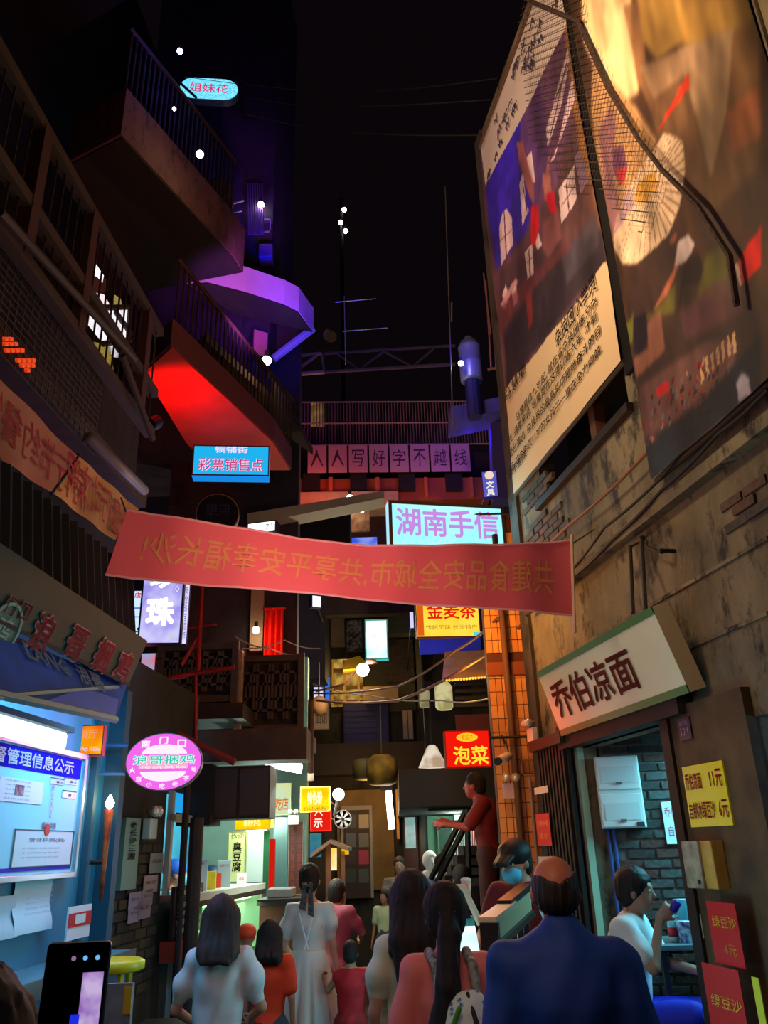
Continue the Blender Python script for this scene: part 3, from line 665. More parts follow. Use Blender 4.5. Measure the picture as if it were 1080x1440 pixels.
# ================================================================== TILED COLUMN
TC = FP(7.0); cx0 = TC.uv(690, 990)[0]; cx1 = TC.uv(744, 990)[0]+.01
col = struct('column_wall', MB().box(cx0, 7.02, 0, cx1, 7.16, 4.6), M('#5a2c14', .8))
col.name = 'trim_12'; _base['trim_12'] = _base['column_wall']
tm = {}
tw, th_ = (cx1-cx0)/6, .112; tmats = [M('#dc9450', .45, noise=.3, scale=8, col2='#a86434'), M('#d08844', .5, noise=.3, scale=8, col2='#985a2c'), M('#e4a05c', .45, noise=.3, scale=8, col2='#b0703c')]
for m in tmats:
    mb = MB(); g = .003; mb.box(-tw/2+g, -.012, g, tw/2-g, .008, th_-g); me = bpy.data.meshes.new('wall_tile'); me.from_pydata(mb.v, [], mb.f); me.materials.append(m); tm[m] = me
zt = TC.uv(700, 750)[1]
rrow = 0; z = 1.15
while z < min(zt, 4.45):
    if abs(z-TC.uv(700, 938)[1]) > .07:
        for i in range(6):
            o = bpy.data.objects.new('tile', tm[random.choice(tmats)]); COL.objects.link(o); o.parent = col; o.location = Vector((cx0+tw*(i+.5), 7.02, z))-_base['trim_12']
    z += th_
mb = MB(); zb = TC.uv(700, 938)[1]; mb.box(cx0-.01, 6.99, zb-.07, cx1+.01, 7.03, zb+.04); struct('trim_13', mb, M('#8a4424', .7))
mb = MB(); mb.box(cx0, 7.0, 0, cx1+.01, 7.03, 1.15); struct('trim_14', mb, plaster('#5a3c2a', '#8a6444', '#3a281e', 3, 'skirt_plaster'))
# down pipe on the column
px_ = TC.uv(716, 1000)[0]; tag(obj('down_pipe', MB().tube((px_, 6.95, .8), (px_, 6.95, zb+1.2), .028, 10), M('#6a4428', .6), smooth=True), 'rusty brown down pipe running up the orange tiled column', 'pipe')
tag(obj('cable_duct', MB().tube((cx1-.07, 6.97, 1.2), (cx1-.07, 6.97, TC.uv(730, 1095)[1]), .012, 8), M('#9a8478', .6)), 'thin pale conduit on the right edge of the tiled column', 'pipe')
def exit_lamp(px, py, P, w, label, body='#d8d4c4', d=.0, bracket=0):
    """twin-headed emergency lamp"""
    c = P.hit(px, py)+P.n*d; r = Rect(c, P.u, P.v, w, w*1.0); t = thing('emergency_lamp', label, 'lamp', r.base(), 'twin emergency lamps')
    mb = MB(); mb.pbox(r, -w*.5, -w*.62, w*.5, w*.25, 0, w*.35); obj('battery_box', mb, M(body, .4), t, bevel=.006)
    for s in (-1, 1):
        q = r.at(s*w*.27, w*.55, w*.2); mb = MB(); mb.lathe(q, [(w*.1, -.02), (w*.24, .03), (w*.24, .05), (w*.2, .05)], 14, r.n); h = obj('lamp_head', mb, M('#b8b4a8', .3, .5), t, smooth=True)
        mb = MB(); mb.lathe(q, [(w*.2, .045), (w*.12, .062), (.001, .066)], 12, r.n); obj('lens', mb, M('#e8e4d8', .15, .3), h, smooth=True)
        obj('neck', MB().tube(r.at(s*w*.27, w*.2, w*.18), r.at(s*w*.27, w*.42, w*.18), w*.05, 6), black_metal, t)
    return t
exit_lamp(752, 1030, RP(2.42), .13, 'white twin-headed emergency lamp on the corner left of the green-edged sign', d=0)
exit_lamp(718, 1108, FP(6.99), .14, 'pinkish white twin emergency lamp low on the tiled column', '#c8a8a8')
# camera
c = PY(708, 1068, 6.6); t = thing('security_camera', 'small dome security camera on a bracket at the tiled column', 'camera', c-Vector((0, 0, .05)))
obj('camera_body', MB().tube(c+Vector((.05, .05, .03)), c-Vector((.05, .1, .02)), .035, 10), M('#c8b49c', .4), t, smooth=True); obj('lens_hood', MB().tube(c-Vector((.05, .1, .02)), c-Vector((.065, .13, .026)), .03, 10), black_metal, t)
obj('bracket', MB().path([c+Vector((.05, .05, .03)), c+Vector((.06, .2, .12)), PY(706, 1035, 7.0)], .012, 6), black_metal, t)
exit_box = poster_on(FP(6.99), 703, 1186, 725, 1204, 'stencil_sign', 'small dark green painted panel low on the tiled column', '#4a5020', [('禁止张贴', 0, .1, .8, .4, M('#2a2c10'), {})], 'sign', .004, .005)
pb = FP(6.98).rect(731, 1068, 752, 1091); mb = MB()
for b in ((-.5, -.5, .5, -.4), (-.5, .4, .5, .5), (-.5, -.5, -.4, .5), (.4, -.5, .5, .5)): pb.panel(mb, 0, .03, 0, *b)
tag(obj('pipe_frame', mb, M('#8a6848', .7)), 'small square wooden bracket frame beside the tiled column', 'frame')
# ================================================================== LEFT SHOP ROW
TEAL = M('#2f86a4', .55, noise=.35, scale=2.5, col2='#1f5f7a')
def P_(P, x, y): return P.uv(x, y)
sh1 = P_(LW, 138, 1200)[0]        # end of the teal stall
wl = wall('wall_left', LW, -2.2, sh1, 0, 2.72, [], .2, TEAL)
mb = MB(); mb.pbox(LW, sh1-.02, 0, sh1+.06, 2.7, -.2, .1); struct('trim_20', mb, M('#1c4c60', .6), None)
a = P_(LW, 118, 1180)[0]; mb = MB(); mb.pbox(LW, a-.02, 1.2, a+.02, 2.5, 0, .04); struct('trim_21', mb, M('#2a5668', .5))
# notice board
b0_, t0_ = P_(LW, 111, 1062); a_l = b0_-1.75; bz = P_(LW, 94, 1234)[1]
NB = Rect(LW.at((a_l+b0_)/2, (t0_+bz)/2, .04), LW.u, LW.v, b0_-a_l, t0_-bz)
t = thing('notice_board', 'aluminium framed notice board with blue header and certificates on the teal wall', 'notice board', NB.base())
mb = MB(); NB.panel(mb, -.04, 0); obj('board', mb, M('#a4dce8', .9, spec=.1), t)
mb = MB(); w, h = NB.w/2, NB.h/2
for q in ((-w, -h, w, -h+.03), (-w, h-.03, w, h), (-w, -h, -w+.03, h), (w-.03, -h, w, h)): mb.pbox(NB, *q, -.02, .02)
obj('frame', mb, M('#b8c4c8', .3, .7), t, bevel=.004)
mb = MB(); mb.pbox(NB, -w+.03, h-.135, w-.05, h-.035, 0, .004); hd = obj('header_band', mb, M('#0206a8', .9, spec=.1), t)
lettering(NB, '食品安全监督管理信息公示', w-.13-.74, h-.085, 1.48, .07, M('#e8f0ff', .4), .007, t, .02)
mb = MB(); mb.pbox(NB, -w+.03, -h+.045, w-.05, -h+.062, 0, .004); obj('footer_line', mb, M('#1018a8'), t)
def card(x0, y0, x1, y1, nm, col, d=.004): # in px
    r = LP(-2.07).rect(x0, y0, x1, y1); r.o = r.o+r.n*.04; mb = MB(); r.panel(mb, 0, d); return r, obj(nm, mb, M(col, .5), t)
r, o = card(-12, 1092, 46, 1132, 'licence_sheet', '#b8d4d8')
rr = r.sub(-.16, -.2, .04, .25); mb = MB(); rr.panel(mb, .004, .006); obj('portrait', mb, M('#2a2a38', .6, noise=.8, scale=30, col2='#c09088'), o)
for k in range(5): lettering(r, '姓名 单位 工种 日期', -.1*r.w, (.4-.19*k)*r.h, .55*r.w, .06*r.h, M('#5a7880'), .006, o)
for q, s in (((60, 1093, 78, 1105), '类'), ((80, 1093, 97, 1105), '类'), ((77, 1111, 95, 1124), '工')):
    r, o = card(*q, 'small_card', '#8cc8cc'); lettering(r, '■ '+s, .2*r.w, -.1*r.h, .5*r.w, .4*r.h, M('#243038'), .006, o); mb = MB(); mb.pbox(r, -r.w*.5, r.h*.36, r.w*.5, r.h*.5, .004, .007); obj('card_stripe', mb, M('#2c5058'), o)
lettering(NB, '从业人员', w-.36, h-.26, .025, .17, M('#c01838'), .007, t, 0, vertical=True)
lettering(NB, '营业执照', w-.36, h-.36-.02, .16, .035, M('#c01838'), .007, t, .01)
r, o = card(8, 1166, 88, 1217, 'certificate', '#c4dcdc')
mb = MB()
for q in ((-.5, -.5, .5, -.47), (-.5, .47, .5, .5), (-.5, -.5, -.48, .5), (.48, -.5, .5, .5)): r.panel(mb, .004, .006, 0, *q)
obj('border_line', mb, M('#40585c'), o); lettering(r, '营业执照(副)', .03*r.w, .22*r.h, .6*r.w, .12*r.h, M('#30444a'), .006, o)
for k in range(3): lettering(r, '统一社会信用代码 名称 类型 经营者', -.05*r.w, (-.0-.12*k)*r.h, .6*r.w, .04*r.h, M('#7c9494'), .006, o)
mb = MB(); mb.lathe(r.at(0, r.h*.5, .004), [(.028, 0), (.028, .004)], 16, r.n); obj('red_emblem', mb, M('#d83018', .5), o)
# papers under the board
def curl_sheet(P, x0, y0, x1, y1, nm, label, col, d=.01, cat='paper', par=None):
    r = P.rect(x0, y0, x1, y1); mb = MB()
    mb.grid(lambda u, v: r.at((u-.5)*r.w, (v-.5)*r.h, d+.03*(1-v)**2+.006*sin(v*9)), 4, 8); t = obj(nm, mb, M(col, .7), par, smooth=True)
    if par is None: tag(t, label, cat)
    return r, t
r, o = curl_sheet(LW, 18, 1238, 62, 1306, 'paper_sheet', 'curled printed sheet hanging under the notice board', '#b8dce4')
for k in range(6): lettering(r, '食品经营安全管理制度', 0, (.36-.1*k)*r.h, .7*r.w, .035*r.h, M('#8cb0bc'), .05, o)
curl_sheet(LW, -14, 1262, 12, 1318, 'paper_bundle', 'bundle of pale papers at the left frame edge under the board', '#a8c8d0')
# counter shelf
ct = P_(LW, 145, 1330)[1]
t = thing('stall_counter', 'blue-grey stall counter with steel edge below the notice board', 'counter', LW.at(sh1-.9, 0, .25))
obj('counter_top', MB().pbox(LW, -2.0, ct-.05, sh1-.02, ct, 0, .27), M('#5f9aa8', .35, noise=.3), t)
obj('front_panel', MB().pbox(LW, -2.0, 0, sh1-.04, ct-.05, .2, .25), M('#2a5a8a', .5), t)
obj('steel_edge', MB().pbox(LW, -2.0, ct-.07, sh1-.02, ct+.005, .27, .28), grey_metal, t)
r = LP(-1.93).rect(98, 1276, 125, 1316); r.v = r.v; t = thing('payment_card_stand', 'white card stand with red band on the stall counter', 'card stand', r.base()+Vector((0, 0, 0)))
mb = MB(); r.panel(mb, -.01, 0); obj('card', mb, M('#d8e8ec', .3), t); mb = MB(); r.panel(mb, 0, .003, 0, -.5, -.12, .5, .3); obj('red_band', mb, M('#c01828'), t)
mb = MB(); r.panel(mb, .003, .005, 0, -.22, -.04, .22, .24); obj('white_patch', mb, M('#c8e4e0'), t)
# strip lamp under the awning
p0 = LP(-1.75).hit(-30, 1002); p1_ = LP(-1.75).hit(96, 1031)
t = thing('strip_lamp', 'overexposed white strip lamp under the blue awning on the left', 'lamp', (p0+p1_)/2)
LL = LP(-1.75); q0 = LL.uv(-40, 1013); q1 = LL.uv(97, 1028)
mb = MB(); mb.pbox(LL, q0[0]-.6, min(q0[1], q1[1])-.02, q1[0], min(q0[1], q1[1])+.055, -.06, 0); obj('tube', mb, EM('#e8fbff', 3), t, bevel=.015)
mb = MB(); mb.pbox(LL, q0[0]-.6, min(q0[1], q1[1])+.055, q1[0]+.02, min(q0[1], q1[1])+.08, -.35, .02); obj('lamp_rail', mb, M('#38505c'), t)
light('AREA', (q0[0]*0-1.45, 4.0, 2.5), '#48c4ff', 20, 1.6, to=(-1.9, 4.2, 1.6), size_y=.3)
# small orange red box sign
r = at_px(124, 1041, 4.75, .175, .17, 4)
lightbox('box_sign', 'small glowing yellow and red box sign hung at the end of the strip lamp', r, .05, EMN('#ffb400', '#f02818', 1.0, 3, .42, .55), M('#7a1a10'),
         [('餐厅', 0, .2, .6, .3, EM('#ff9a80', 1)), ('光临', .05, -.28, .7, .14, EM('#e8c8ff', 1))], .006)
# blue awning: tilted canvas
def tilt_plane(P, px, py, tilt): return Plane(P.hit(px, py), P.u, Vector((0, 0, 1))*cos(radians(tilt))+P.n*sin(radians(tilt)))
AP = LP(-1.35); aw = thing('awning', 'dark blue canvas awning with worn lettering over the left stall', 'awning', LP(-1.9).hit(90, 990))
top = [LP(-1.6).hit(x, y) for x, y in ((-60, 905), (40, 912), (182, 958), )]; bot = [LP(-1.42).hit(x, y) for x, y in ((-60, 965), (60, 985), (160, 1011))]
AWP = Plane(LP(-1.5).hit(80, 960), LP(0).u, Vector((-.5, 0, .87)))
pts = [AWP.hit(*p) for p in ((-70, 888), (30, 905), (180, 958), (163, 1012), (60, 990), (-70, 960))]
mb = MB(); mb.prism(pts, AWP.n*-.01); obj('canvas', mb, M('#1a56c8', .7, noise=.5, scale=3, col2='#0e2458', spec=.2), aw)
mb = MB(); mb.prism([AWP.hit(*p)+AWP.n*.004 for p in ((50, 992), (115, 968), (165, 985), (160, 1008))], AWP.n*.004); obj('painted_lit_patch', mb, M('#2848d8', .5, noise=.4, scale=4, col2='#16306c'), aw)  # brighter blue painted where lamplight falls on the canvas
mb = MB(); mb.tube(AWP.hit(-60, 985), AWP.hit(165, 966), .012, 6); mb.tube(AWP.hit(-70, 962), AWP.hit(162, 1012), .018, 6); obj('awning_bar', mb, M('#4a7078', .5), aw)
lettering(Rect(AWP.hit(92, 941), AWP.u, AWP.v, 1, 1), 'LANG  浪哥', 0, 0, .75, .105, M('#7c98a8', .6), .012, aw, .02)
# green sign board 浪哥捆鸡
GPn = Plane(LP(-1.55).hit(180, 962), LP(0).u, Vector((0, 0, 1))*cos(radians(20))+LP(0).n*sin(radians(20)))
a1, b1 = GPn.uv(208, 902); a0, b0 = GPn.uv(-60, 855); ab, bb = GPn.uv(181, 961); aL = GPn.uv(-40, 800)[0]
a1 = (a1+ab)/2; GR = Rect(GPn.at((aL+a1)/2, (b1+bb)/2), GPn.u, GPn.v, a1-aL, b1-bb)
t = thing('shop_sign', 'dark green slanted shop sign with pink-red letters 浪哥捆鸡 on the left', 'sign', GR.base())
mb = MB(); GR.panel(mb, -.12, 0); obj('board', mb, M('#0f3c30', .5, noise=.3, scale=3, col2='#0a2c24'), t)
for s, cx, cy, w_, h_ in (('浪', 58, 889, .145, .145), ('哥', 105, 905, .15, .135), ('捆', 143, 921, .15, .14), ('鸡', 172, 936, .15, .135)):
    a, b = GPn.uv(cx, cy); a -= (aL+a1)/2; b -= (b1+bb)/2
    lettering(GR, s, a, b, w_, h_, M('#d8a8b4', .5), .006, t, .055); lettering(GR, s, a, b, w_, h_, M('#b01c38', .5), .012, t, .025)
for s, cx, cy in (('门', 13, 851), ('口', 32, 860)):
    a, b = GPn.uv(cx, cy); a -= (aL+a1)/2; b -= (b1+bb)/2
    lettering(GR, s, a, b, .06, .065, M('#c890a0', .5), .006, t, .05); lettering(GR, s, a, b, .06, .065, M('#6a2430', .5), .012, t, .02)
a, b = GPn.uv(2, 884); c = GR.at(a-(aL+a1)/2, b-(b1+bb)/2, .006)
mb = MB(); mb.lathe(c, [(.10, 0), (.10, .006), (.088, .006), (.088, 0)], 24, GR.n); obj('round_logo_ring', mb, M('#8ab0a0'), t)
a -= (aL+a1)/2; b -= (b1+bb)/2; lettering(GR, '鸡', a, b, .09, .09, M('#a8c0b8'), .008, t)
mb = MB(); GR.panel(mb, -.14, .01, 0, -.5, -.56, .5, -.5); obj('lower_lip', mb, M('#241c18'), t)
# dark ribbed canopy between banner and sign
CP_ = tilt_plane(LP(-1.55), 205, 900, -8); e0 = CP_.uv(204, 898)
t = thing('ribbed_canopy', 'dark corrugated canopy sheet above the green sign on the left', 'canopy', CP_.hit(100, 860)); CPB = (e0[1]-.02)
n = 30; L0 = e0[0]-2.6; L1 = e0[0]-.12; topb = CP_.uv(150, 768)[1]
for i in range(n):
    a = L0+(L1-L0)*i/(n-1); mb = MB(); mb.tube(CP_.at(a, e0[1]-.02, -.05), CP_.at(a, topb, -.05), .048, 6); obj('rib', mb, M('#0a0809', .8, noise=.5, scale=2, stretch=(1, 1, .3)), t)
obj('canopy_sheet', MB().pbox(CP_, L0, e0[1]-.03, L1, topb, -.1, -.06), M('#141012', .6), t)
# banners on the upper left
BN = LP(-1.85)
def cloth_banner(P, pts, name, label, mat, group=None, wave=.02, th=.004):
    q = [P.uv(*p) for p in pts]  # TL TR BR BL
    def f(u, v): 
        a = (q[3][0]*(1-u)+q[2][0]*u)*(1-v)+(q[0][0]*(1-u)+q[1][0]*u)*v; b = (q[3][1]*(1-u)+q[2][1]*u)*(1-v)+(q[0][1]*(1-u)+q[1][1]*u)*v
        return P.at(a, b, .006*sin(u*14))
    t = thing(name, label, 'banner', f(.5, 0), group); mb = MB(); mb.grid(f, 40, 6); obj('cloth', mb, mat, t, smooth=True); return t, f, q
bm_ = M('#c89c60', .8, noise=.4, scale=3, col2='#b07858')
bz0, bz1 = BN.uv(0, 640)[1], BN.uv(0, 545)[1]
t, f, q = cloth_banner(BN, ((-60, 470), (107, 641), (70, 692), (-60, 605)), 'cloth_banner', 'pale orange banner with faded red letters, nearer one along the left balcony', M('#b07c64', .8, noise=.4, scale=3, col2='#9a5c54'), 'faded banners on the left balcony')
R_ = Rect(f(.72, .5), BN.u, BN.v, 1, 1); lettering(R_, '厉行节约餐饮', -.0, 0, 1.05, .2, M('#9a1c24', .7), .012, t, .0, mirror=True)
t, f, q = cloth_banner(BN, ((111, 642), (194, 716), (160, 760), (75, 694)), 'cloth_banner', 'pale orange banner with faded red letters, farther one beside the big red banner', bm_, 'faded banners on the left balcony')
R_ = Rect(f(.5, .5), BN.u, BN.v, 1, 1); lettering(R_, '光盘行动文明', 0, 0, .85, .22, M('#a81c28', .7), .012, t, .0, mirror=True)
mb = MB(); mb.tube(BN.hit(110, 640), BN.hit(72, 694), .012, 6); tag(obj('banner_pole', mb, black_metal), 'black rod between the two faded banners', 'rod')
# balcony floor edge above banners
bt = BN.uv(107, 628)[1]; BE = LP(-1.95)
mb = MB(); mb.pbox(BE, -1.5, BE.uv(100, 612)[1], BE.uv(196, 705)[0], BE.uv(100, 612)[1]+.12, -.5, .05); struct('trim_22', mb, M('#4a3c38', .8, noise=.5))
# upper left wall & cage balcony
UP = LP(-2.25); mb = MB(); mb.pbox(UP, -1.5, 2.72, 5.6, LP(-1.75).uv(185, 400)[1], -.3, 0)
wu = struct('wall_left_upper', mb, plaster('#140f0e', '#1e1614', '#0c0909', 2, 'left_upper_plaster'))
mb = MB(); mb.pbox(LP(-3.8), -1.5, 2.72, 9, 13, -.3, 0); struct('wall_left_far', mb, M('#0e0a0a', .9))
CG = LP(-1.75); r1a = CG.uv(0, 100); r1b = CG.uv(185, 400); r2 = CG.uv(0, 296); r2b = CG.uv(215, 615); rm = CG.uv(100, 455)
t = thing('cage_balcony', 'long rusty barred balcony cage on the upper left building', 'balcony', CG.at(2.5, r2[1]))
z0, z1 = r2b[1], r1b[1]; rust = M('#3a2620', .7, .2, noise=.5, scale=20, col2='#1c1210')
CGE = CG.uv(212, 600)[0]
for i in range(60):
    a = .9+i*.085
    if a > CGE: break
    obj('bar', MB().tube(CG.at(a, z0, 0), CG.at(a, z1, 0), .006, 5), rust, t)
mid = CG.uv(100, 400)[1]
for z in (z0, z1, z0+(z1-z0)*.38): obj('rail', MB().pbox(CG, .8, z-.03, CGE, z+.03, -.03, .03), M('#40302a', .7), t)
for a in (CG.uv(112, 420)[0], CG.uv(200, 500)[0], CG.uv(40, 300)[0]): obj('post', MB().pbox(CG, a-.035, z0, a+.035, z1, -.035, .035), M('#4a2820', .7), t)
# mesh guard (lower balcony band)
MG = LP(-1.8); gt_ = MG.uv(100, 470)[1]; gb = MG.uv(100, 605)[1]
t = thing('mesh_guard', 'dark wire mesh guard panel along the lower left balcony', 'guard', MG.at(3, gb))
mb = MB()
for i in range(44): a = 1.3+i*.06; mb.tube(MG.at(a, gb, 0), MG.at(a, gt_, 0), .004, 4, cap=False)
for i in range(14): z = gb+(gt_-gb)*i/13; mb.tube(MG.at(1.3, z, 0), MG.at(3.9, z, 0), .004, 4, cap=False)
o = obj('wire_mesh', mb, M('#4a3e38', .6, .3), t); o['kind'] = 'stuff'
mb = MB(); mb.tube(LP(-1.7).hit(125, 615), LP(-1.7).hit(203, 690), .03, 8); tag(obj('gutter_pipe', mb, M('#5c5254', .5), smooth=True), 'thick grey gutter pipe above the second faded banner', 'pipe')
for i, (p, q, m) in enumerate((((0, 298), (190, 505), '#3a2c26'), ((172, 500), (215, 618), '#3c3030'))):
    tag(obj('stair_rail', MB().tube(LP(-1.68).hit(*p), LP(-1.68).hit(*q), .02, 6), M(m)), ['long', 'short'][i]+' dark sloping rail outside the left cage balcony', 'rail')
# lit windows behind the cage
UW = LP(-2.22)
t = thing('lit_window', 'lit window with white panes behind the left cage balcony', 'window', UW.hit(145, 600))
def pane(P, pts, mat, par, nm='pane', d=.01, th=.01): mb = MB(); mb.prism([p for p in P.poly(pts, d)], P.n*th); return obj(nm, mb, mat, par)
pane(UW, [(96, 365), (110, 372), (104, 420), (92, 408)], EMN('#2c5a54', '#a8d8cc', 1, 6, .4, .7), t)
pane(UW, [(122, 362), (130, 370), (142, 388), (140, 398), (124, 380)], EM('#ffeef4', 1.6), t)
pane(UW, [(118, 386), (145, 392), (146, 412), (116, 408)], M('#6a3430', .8), t, 'curtain')
pane(UW, [(114, 409), (142, 414), (150, 428), (112, 428)], EM('#f4dce0', 1.2), t)
pane(UW, [(113, 436), (176, 436), (176, 466), (172, 478), (140, 480), (113, 446)], EMN('#f4e8f0', '#c8c0c8', 1.3, 9, .4, .65), t)
pane(UW, [(140, 482), (174, 480), (170, 505), (158, 502)], EMN('#e8e8ec', '#98989c', 1.0, 9), t)
pane(UW, [(124, 480), (150, 486), (156, 520), (150, 530), (122, 500)], EMN('#a89040', '#5c4820', .7, 9), t)
pane(UW, [(158, 415), (166, 420), (168, 430), (158, 430)], EM('#a89050', .8), t)
for p, q in (((112, 434), (178, 432)), ((138, 484), (178, 478)), ((111, 360), (110, 500)), ((156, 438), (178, 470)), ((178, 420), (172, 510))):
    mb = MB(); mb.tube(UW.poly([p], .03)[0], UW.poly([q], .03)[0], .022, 6); obj('glazing_bar', mb, M('#2a1a16'), t)
t = thing('brick_vent', 'orange glowing glass block vent at the left frame edge', 'window', UW.hit(20, 525)); k = 0
for j, (y, xs) in enumerate(((474, range(0, 14, 7)), (481, range(0, 18, 7)), (490, range(2, 29, 7)), (504, range(18, 42, 7)), (511, range(24, 42, 7)), (518, range(31, 38, 7)))):
    for x in xs: pane(LP(-1.77), [(x, y), (x+5.5, y+1), (x+5.5, y+6), (x, y+5.5)], EMN('#ff5a28', '#c83010', 1.0, 20), t, 'glass_block')
# ---------------------------------------------------------------- upper slabs
CONC = plaster('#4c302e', '#5e3e3a', '#3a2624', 3, 'reddish_concrete'); CONCD = M('#1c1818', .9, noise=.4)
def slab(name, label, pts, z, h, mat, under=None):
    P = [PZ(x, y, z) for x, y in pts]; t = thing(name, label, 'balcony', sum(P, Vector())/len(P))
    obj('parapet', MB().prism(P, (0, 0, h)), mat, t); Q_ = [p+(sum(P, Vector())/len(P)-p)*.02+Vector((0, 0, -.02)) for p in P]
    obj('soffit', MB().prism(Q_, (0, 0, .03)), under or CONCD, t); return t, P
t, Pb = slab('concrete_balcony', 'reddish concrete balcony slab jutting out under the oval sign', [(95, 228), (170, 188), (330, 362), (342, 382), (290, 392), (150, 420)], 7.5, .55, CONC)
# railing bars above it
light('SPOT', (-.6, 3.9, 4.6), '#ff7868', 60, .1, to=(-1.9, 5.9, 7.7), angle=50, blend=.8)
e0_, e1_ = Pb[1]+Vector((0, 0, .55)), Pb[2]+Vector((0, 0, .55))
for i in range(26): p = e0_.lerp(e1_, (i+.5)/26)+Vector((-.05, .03, 0)); obj('bar', MB().tube(p, p+Vector((0, 0, .8)), .011, 5), rust, t)
obj('rail', MB().tube(e0_+Vector((-.05, .03, .8)), e1_+Vector((-.05, .03, .8)), .025, 6), rust, t)
t, Pc = slab('curved_balcony', 'purple lit many-sided balcony edge below the upper left balcony', [(262, 398), (290, 396), (345, 410), (400, 428), (420, 438), (436, 460), (441, 466), (330, 440)], 7.5, .34, M('#b498b4', .6, noise=.25, scale=2))
t2, Pt = slab('concrete_balcony', 'dim top floor concrete slab in the upper left corner', [(-60, 130), (0, 98), (60, 66), (140, 22), (190, -10), (120, -60), (-80, 20)], 9.2, .5, M('#3a2a28', .9, noise=.5))
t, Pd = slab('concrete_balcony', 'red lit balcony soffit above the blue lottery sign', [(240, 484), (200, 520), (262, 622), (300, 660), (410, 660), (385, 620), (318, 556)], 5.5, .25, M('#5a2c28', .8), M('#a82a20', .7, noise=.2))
e0_, e1_ = Pd[0]+Vector((0, 0, .25)), Pd[4]+Vector((0, 0, .25))
for i in range(30): p = e0_.lerp(e1_, (i+.5)/30); obj('bar', MB().tube(p, p+Vector((0, 0, .6)), .01, 5), rust, t)
obj('rail', MB().tube(e0_+Vector((0, 0, .6)), e1_+Vector((0, 0, .6)), .02, 6), rust, t)
mb = MB(); mb.prism([PZ(x, y, 6.3) for x, y in ((262, 505), (290, 480), (420, 600), (440, 640))], (0, 0, .1)); struct('trim_23', mb, M('#2a1814', .9))
# walls above: column of dark building with blue light
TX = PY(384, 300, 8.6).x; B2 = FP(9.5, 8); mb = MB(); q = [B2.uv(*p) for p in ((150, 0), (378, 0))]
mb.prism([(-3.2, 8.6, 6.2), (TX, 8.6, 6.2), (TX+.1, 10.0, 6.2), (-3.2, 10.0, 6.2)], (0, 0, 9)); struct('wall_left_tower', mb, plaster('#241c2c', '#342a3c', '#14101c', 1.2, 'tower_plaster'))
for i, (px, y0, y1) in enumerate(((352, 240, 330), (345, 260, 330), (372, 345, 378))):
    pass
r = at_px(374, 318, 8.58, .13, .22); mb = MB(); w, h = r.w/2, r.h/2
for q in ((-w, -h, w, -h+.012), (-w, h-.012, w, h), (-w, -h, -w+.012, h), (w-.012, -h, w, h)): mb.pbox(r, *q, 0, .02)
tag(obj('window_frame', mb, M('#a89ab0', .4)), 'small pale window frame right under the blue-lit lamp', 'window frame')
mb = MB(); c = PY(374, 355, 8.45); mb.box(c.x-.09, 8.4, c.z-.1, c.x+.09, 8.6, c.z+.1); tag(obj('air_conditioner', mb, M('#5a4a6a', .5), bevel=.01), 'small boxy air conditioner unit below the pale window frame', 'air conditioner')
mb = MB(); c = PY(297, 262, 7.0); mb.box(c.x-.16, 7.0, c.z-.12, c.x+.2, 7.3, c.z+.1); tag(obj('air_conditioner', mb, M('#3a2622', .6), bevel=.01), 'dark rusty air conditioner on the parapet of the reddish balcony', 'air conditioner')
mb = MB(); mb.tube(PY(317, 289, 7.6), PY(343, 282, 7.6), .012, 6); mb.tube(PY(323, 300, 7.6), PY(340, 297, 7.6), .008, 6); tag(obj('metal_rack', mb, M('#c8c8d8', .3, .5)), 'thin pale metal rack rods above the purple balcony', 'rack')
mb = MB()
for i in range(7): mb.tube(PY(348+i*3.4, 258, 8.5), PY(350+i*3.4, 330, 8.5), .012, 5)
o = obj('window_bars', mb, M('#6a5a80', .4, .4)); tag(o, 'vertical window bars beside the blue-lit lamp', 'bars'); o['kind'] = 'stuff'
# brace strut & small framed panel
tag(obj('brace_strut', MB().tube(PY(440, 462, 8.2), PY(384, 505, 8.2), .05, 8), M('#8080a8', .5)), 'blue lit diagonal strut under the purple balcony', 'strut')
r = at_px(365, 484, 7.6, .16, .3, 30); mb = MB(); r.panel(mb, 0, .04); tag(obj('side_panel', mb, M('#7a4468', .6), bevel=.005), 'small pink-purple framed panel beside the balcony bulb', 'panel')
# truss
TZ = 10.5; tr = thing('roof_truss', 'pale steel truss frame spanning behind the purple balcony', 'truss', PY(430, 527, TZ)); sm = M('#8a7a68', .6, .2)
for p, q, r_ in (((388, 502), (452, 497), .03), ((408, 527), (456, 523), .035), ((408, 527), (445, 500), .025), ((388, 502), (408, 527), .03), ((452, 497), (456, 523), .02)): obj('strut', MB().tube(PY(*p, TZ), PY(*q, TZ), r_, 6), sm, tr)
for p, q, r_ in (((456, 497), (640, 486), .025), ((456, 523), (640, 512), .03), ((475, 498), (505, 520), .02), ((505, 520), (540, 494), .02), ((540, 494), (580, 516), .02), ((580, 516), (610, 490), .02)): obj('strut', MB().tube(PY(*p, TZ), PY(*q, TZ), r_, 6), M('#4a3e3a', .7), tr)
t = thing('rod_frame', 'thin silvery rods crossing in the dark sky above the truss', 'rods', PY(484, 470, 9))
for p, q in (((484, 416), (486, 512)), ((472, 425), (528, 420)), ((482, 466), (545, 461))): obj('rod', MB().tube(PY(*p, 9), PY(*q, 9), .006, 5), M('#c8c4c0', .3, .6), t)
t = thing('flag_pole', 'thin tall antenna rod standing against the night sky', 'pole', PY(633, 600, 9)); obj('rod', MB().tube(PY(626, 262, 9), PY(637, 600, 9), .008, 6), M('#8a8688', .4, .4), t); obj('clamp', MB().tube(PY(635, 425, 9), PY(635, 452, 9), .012, 6), M('#6a6668'), t)
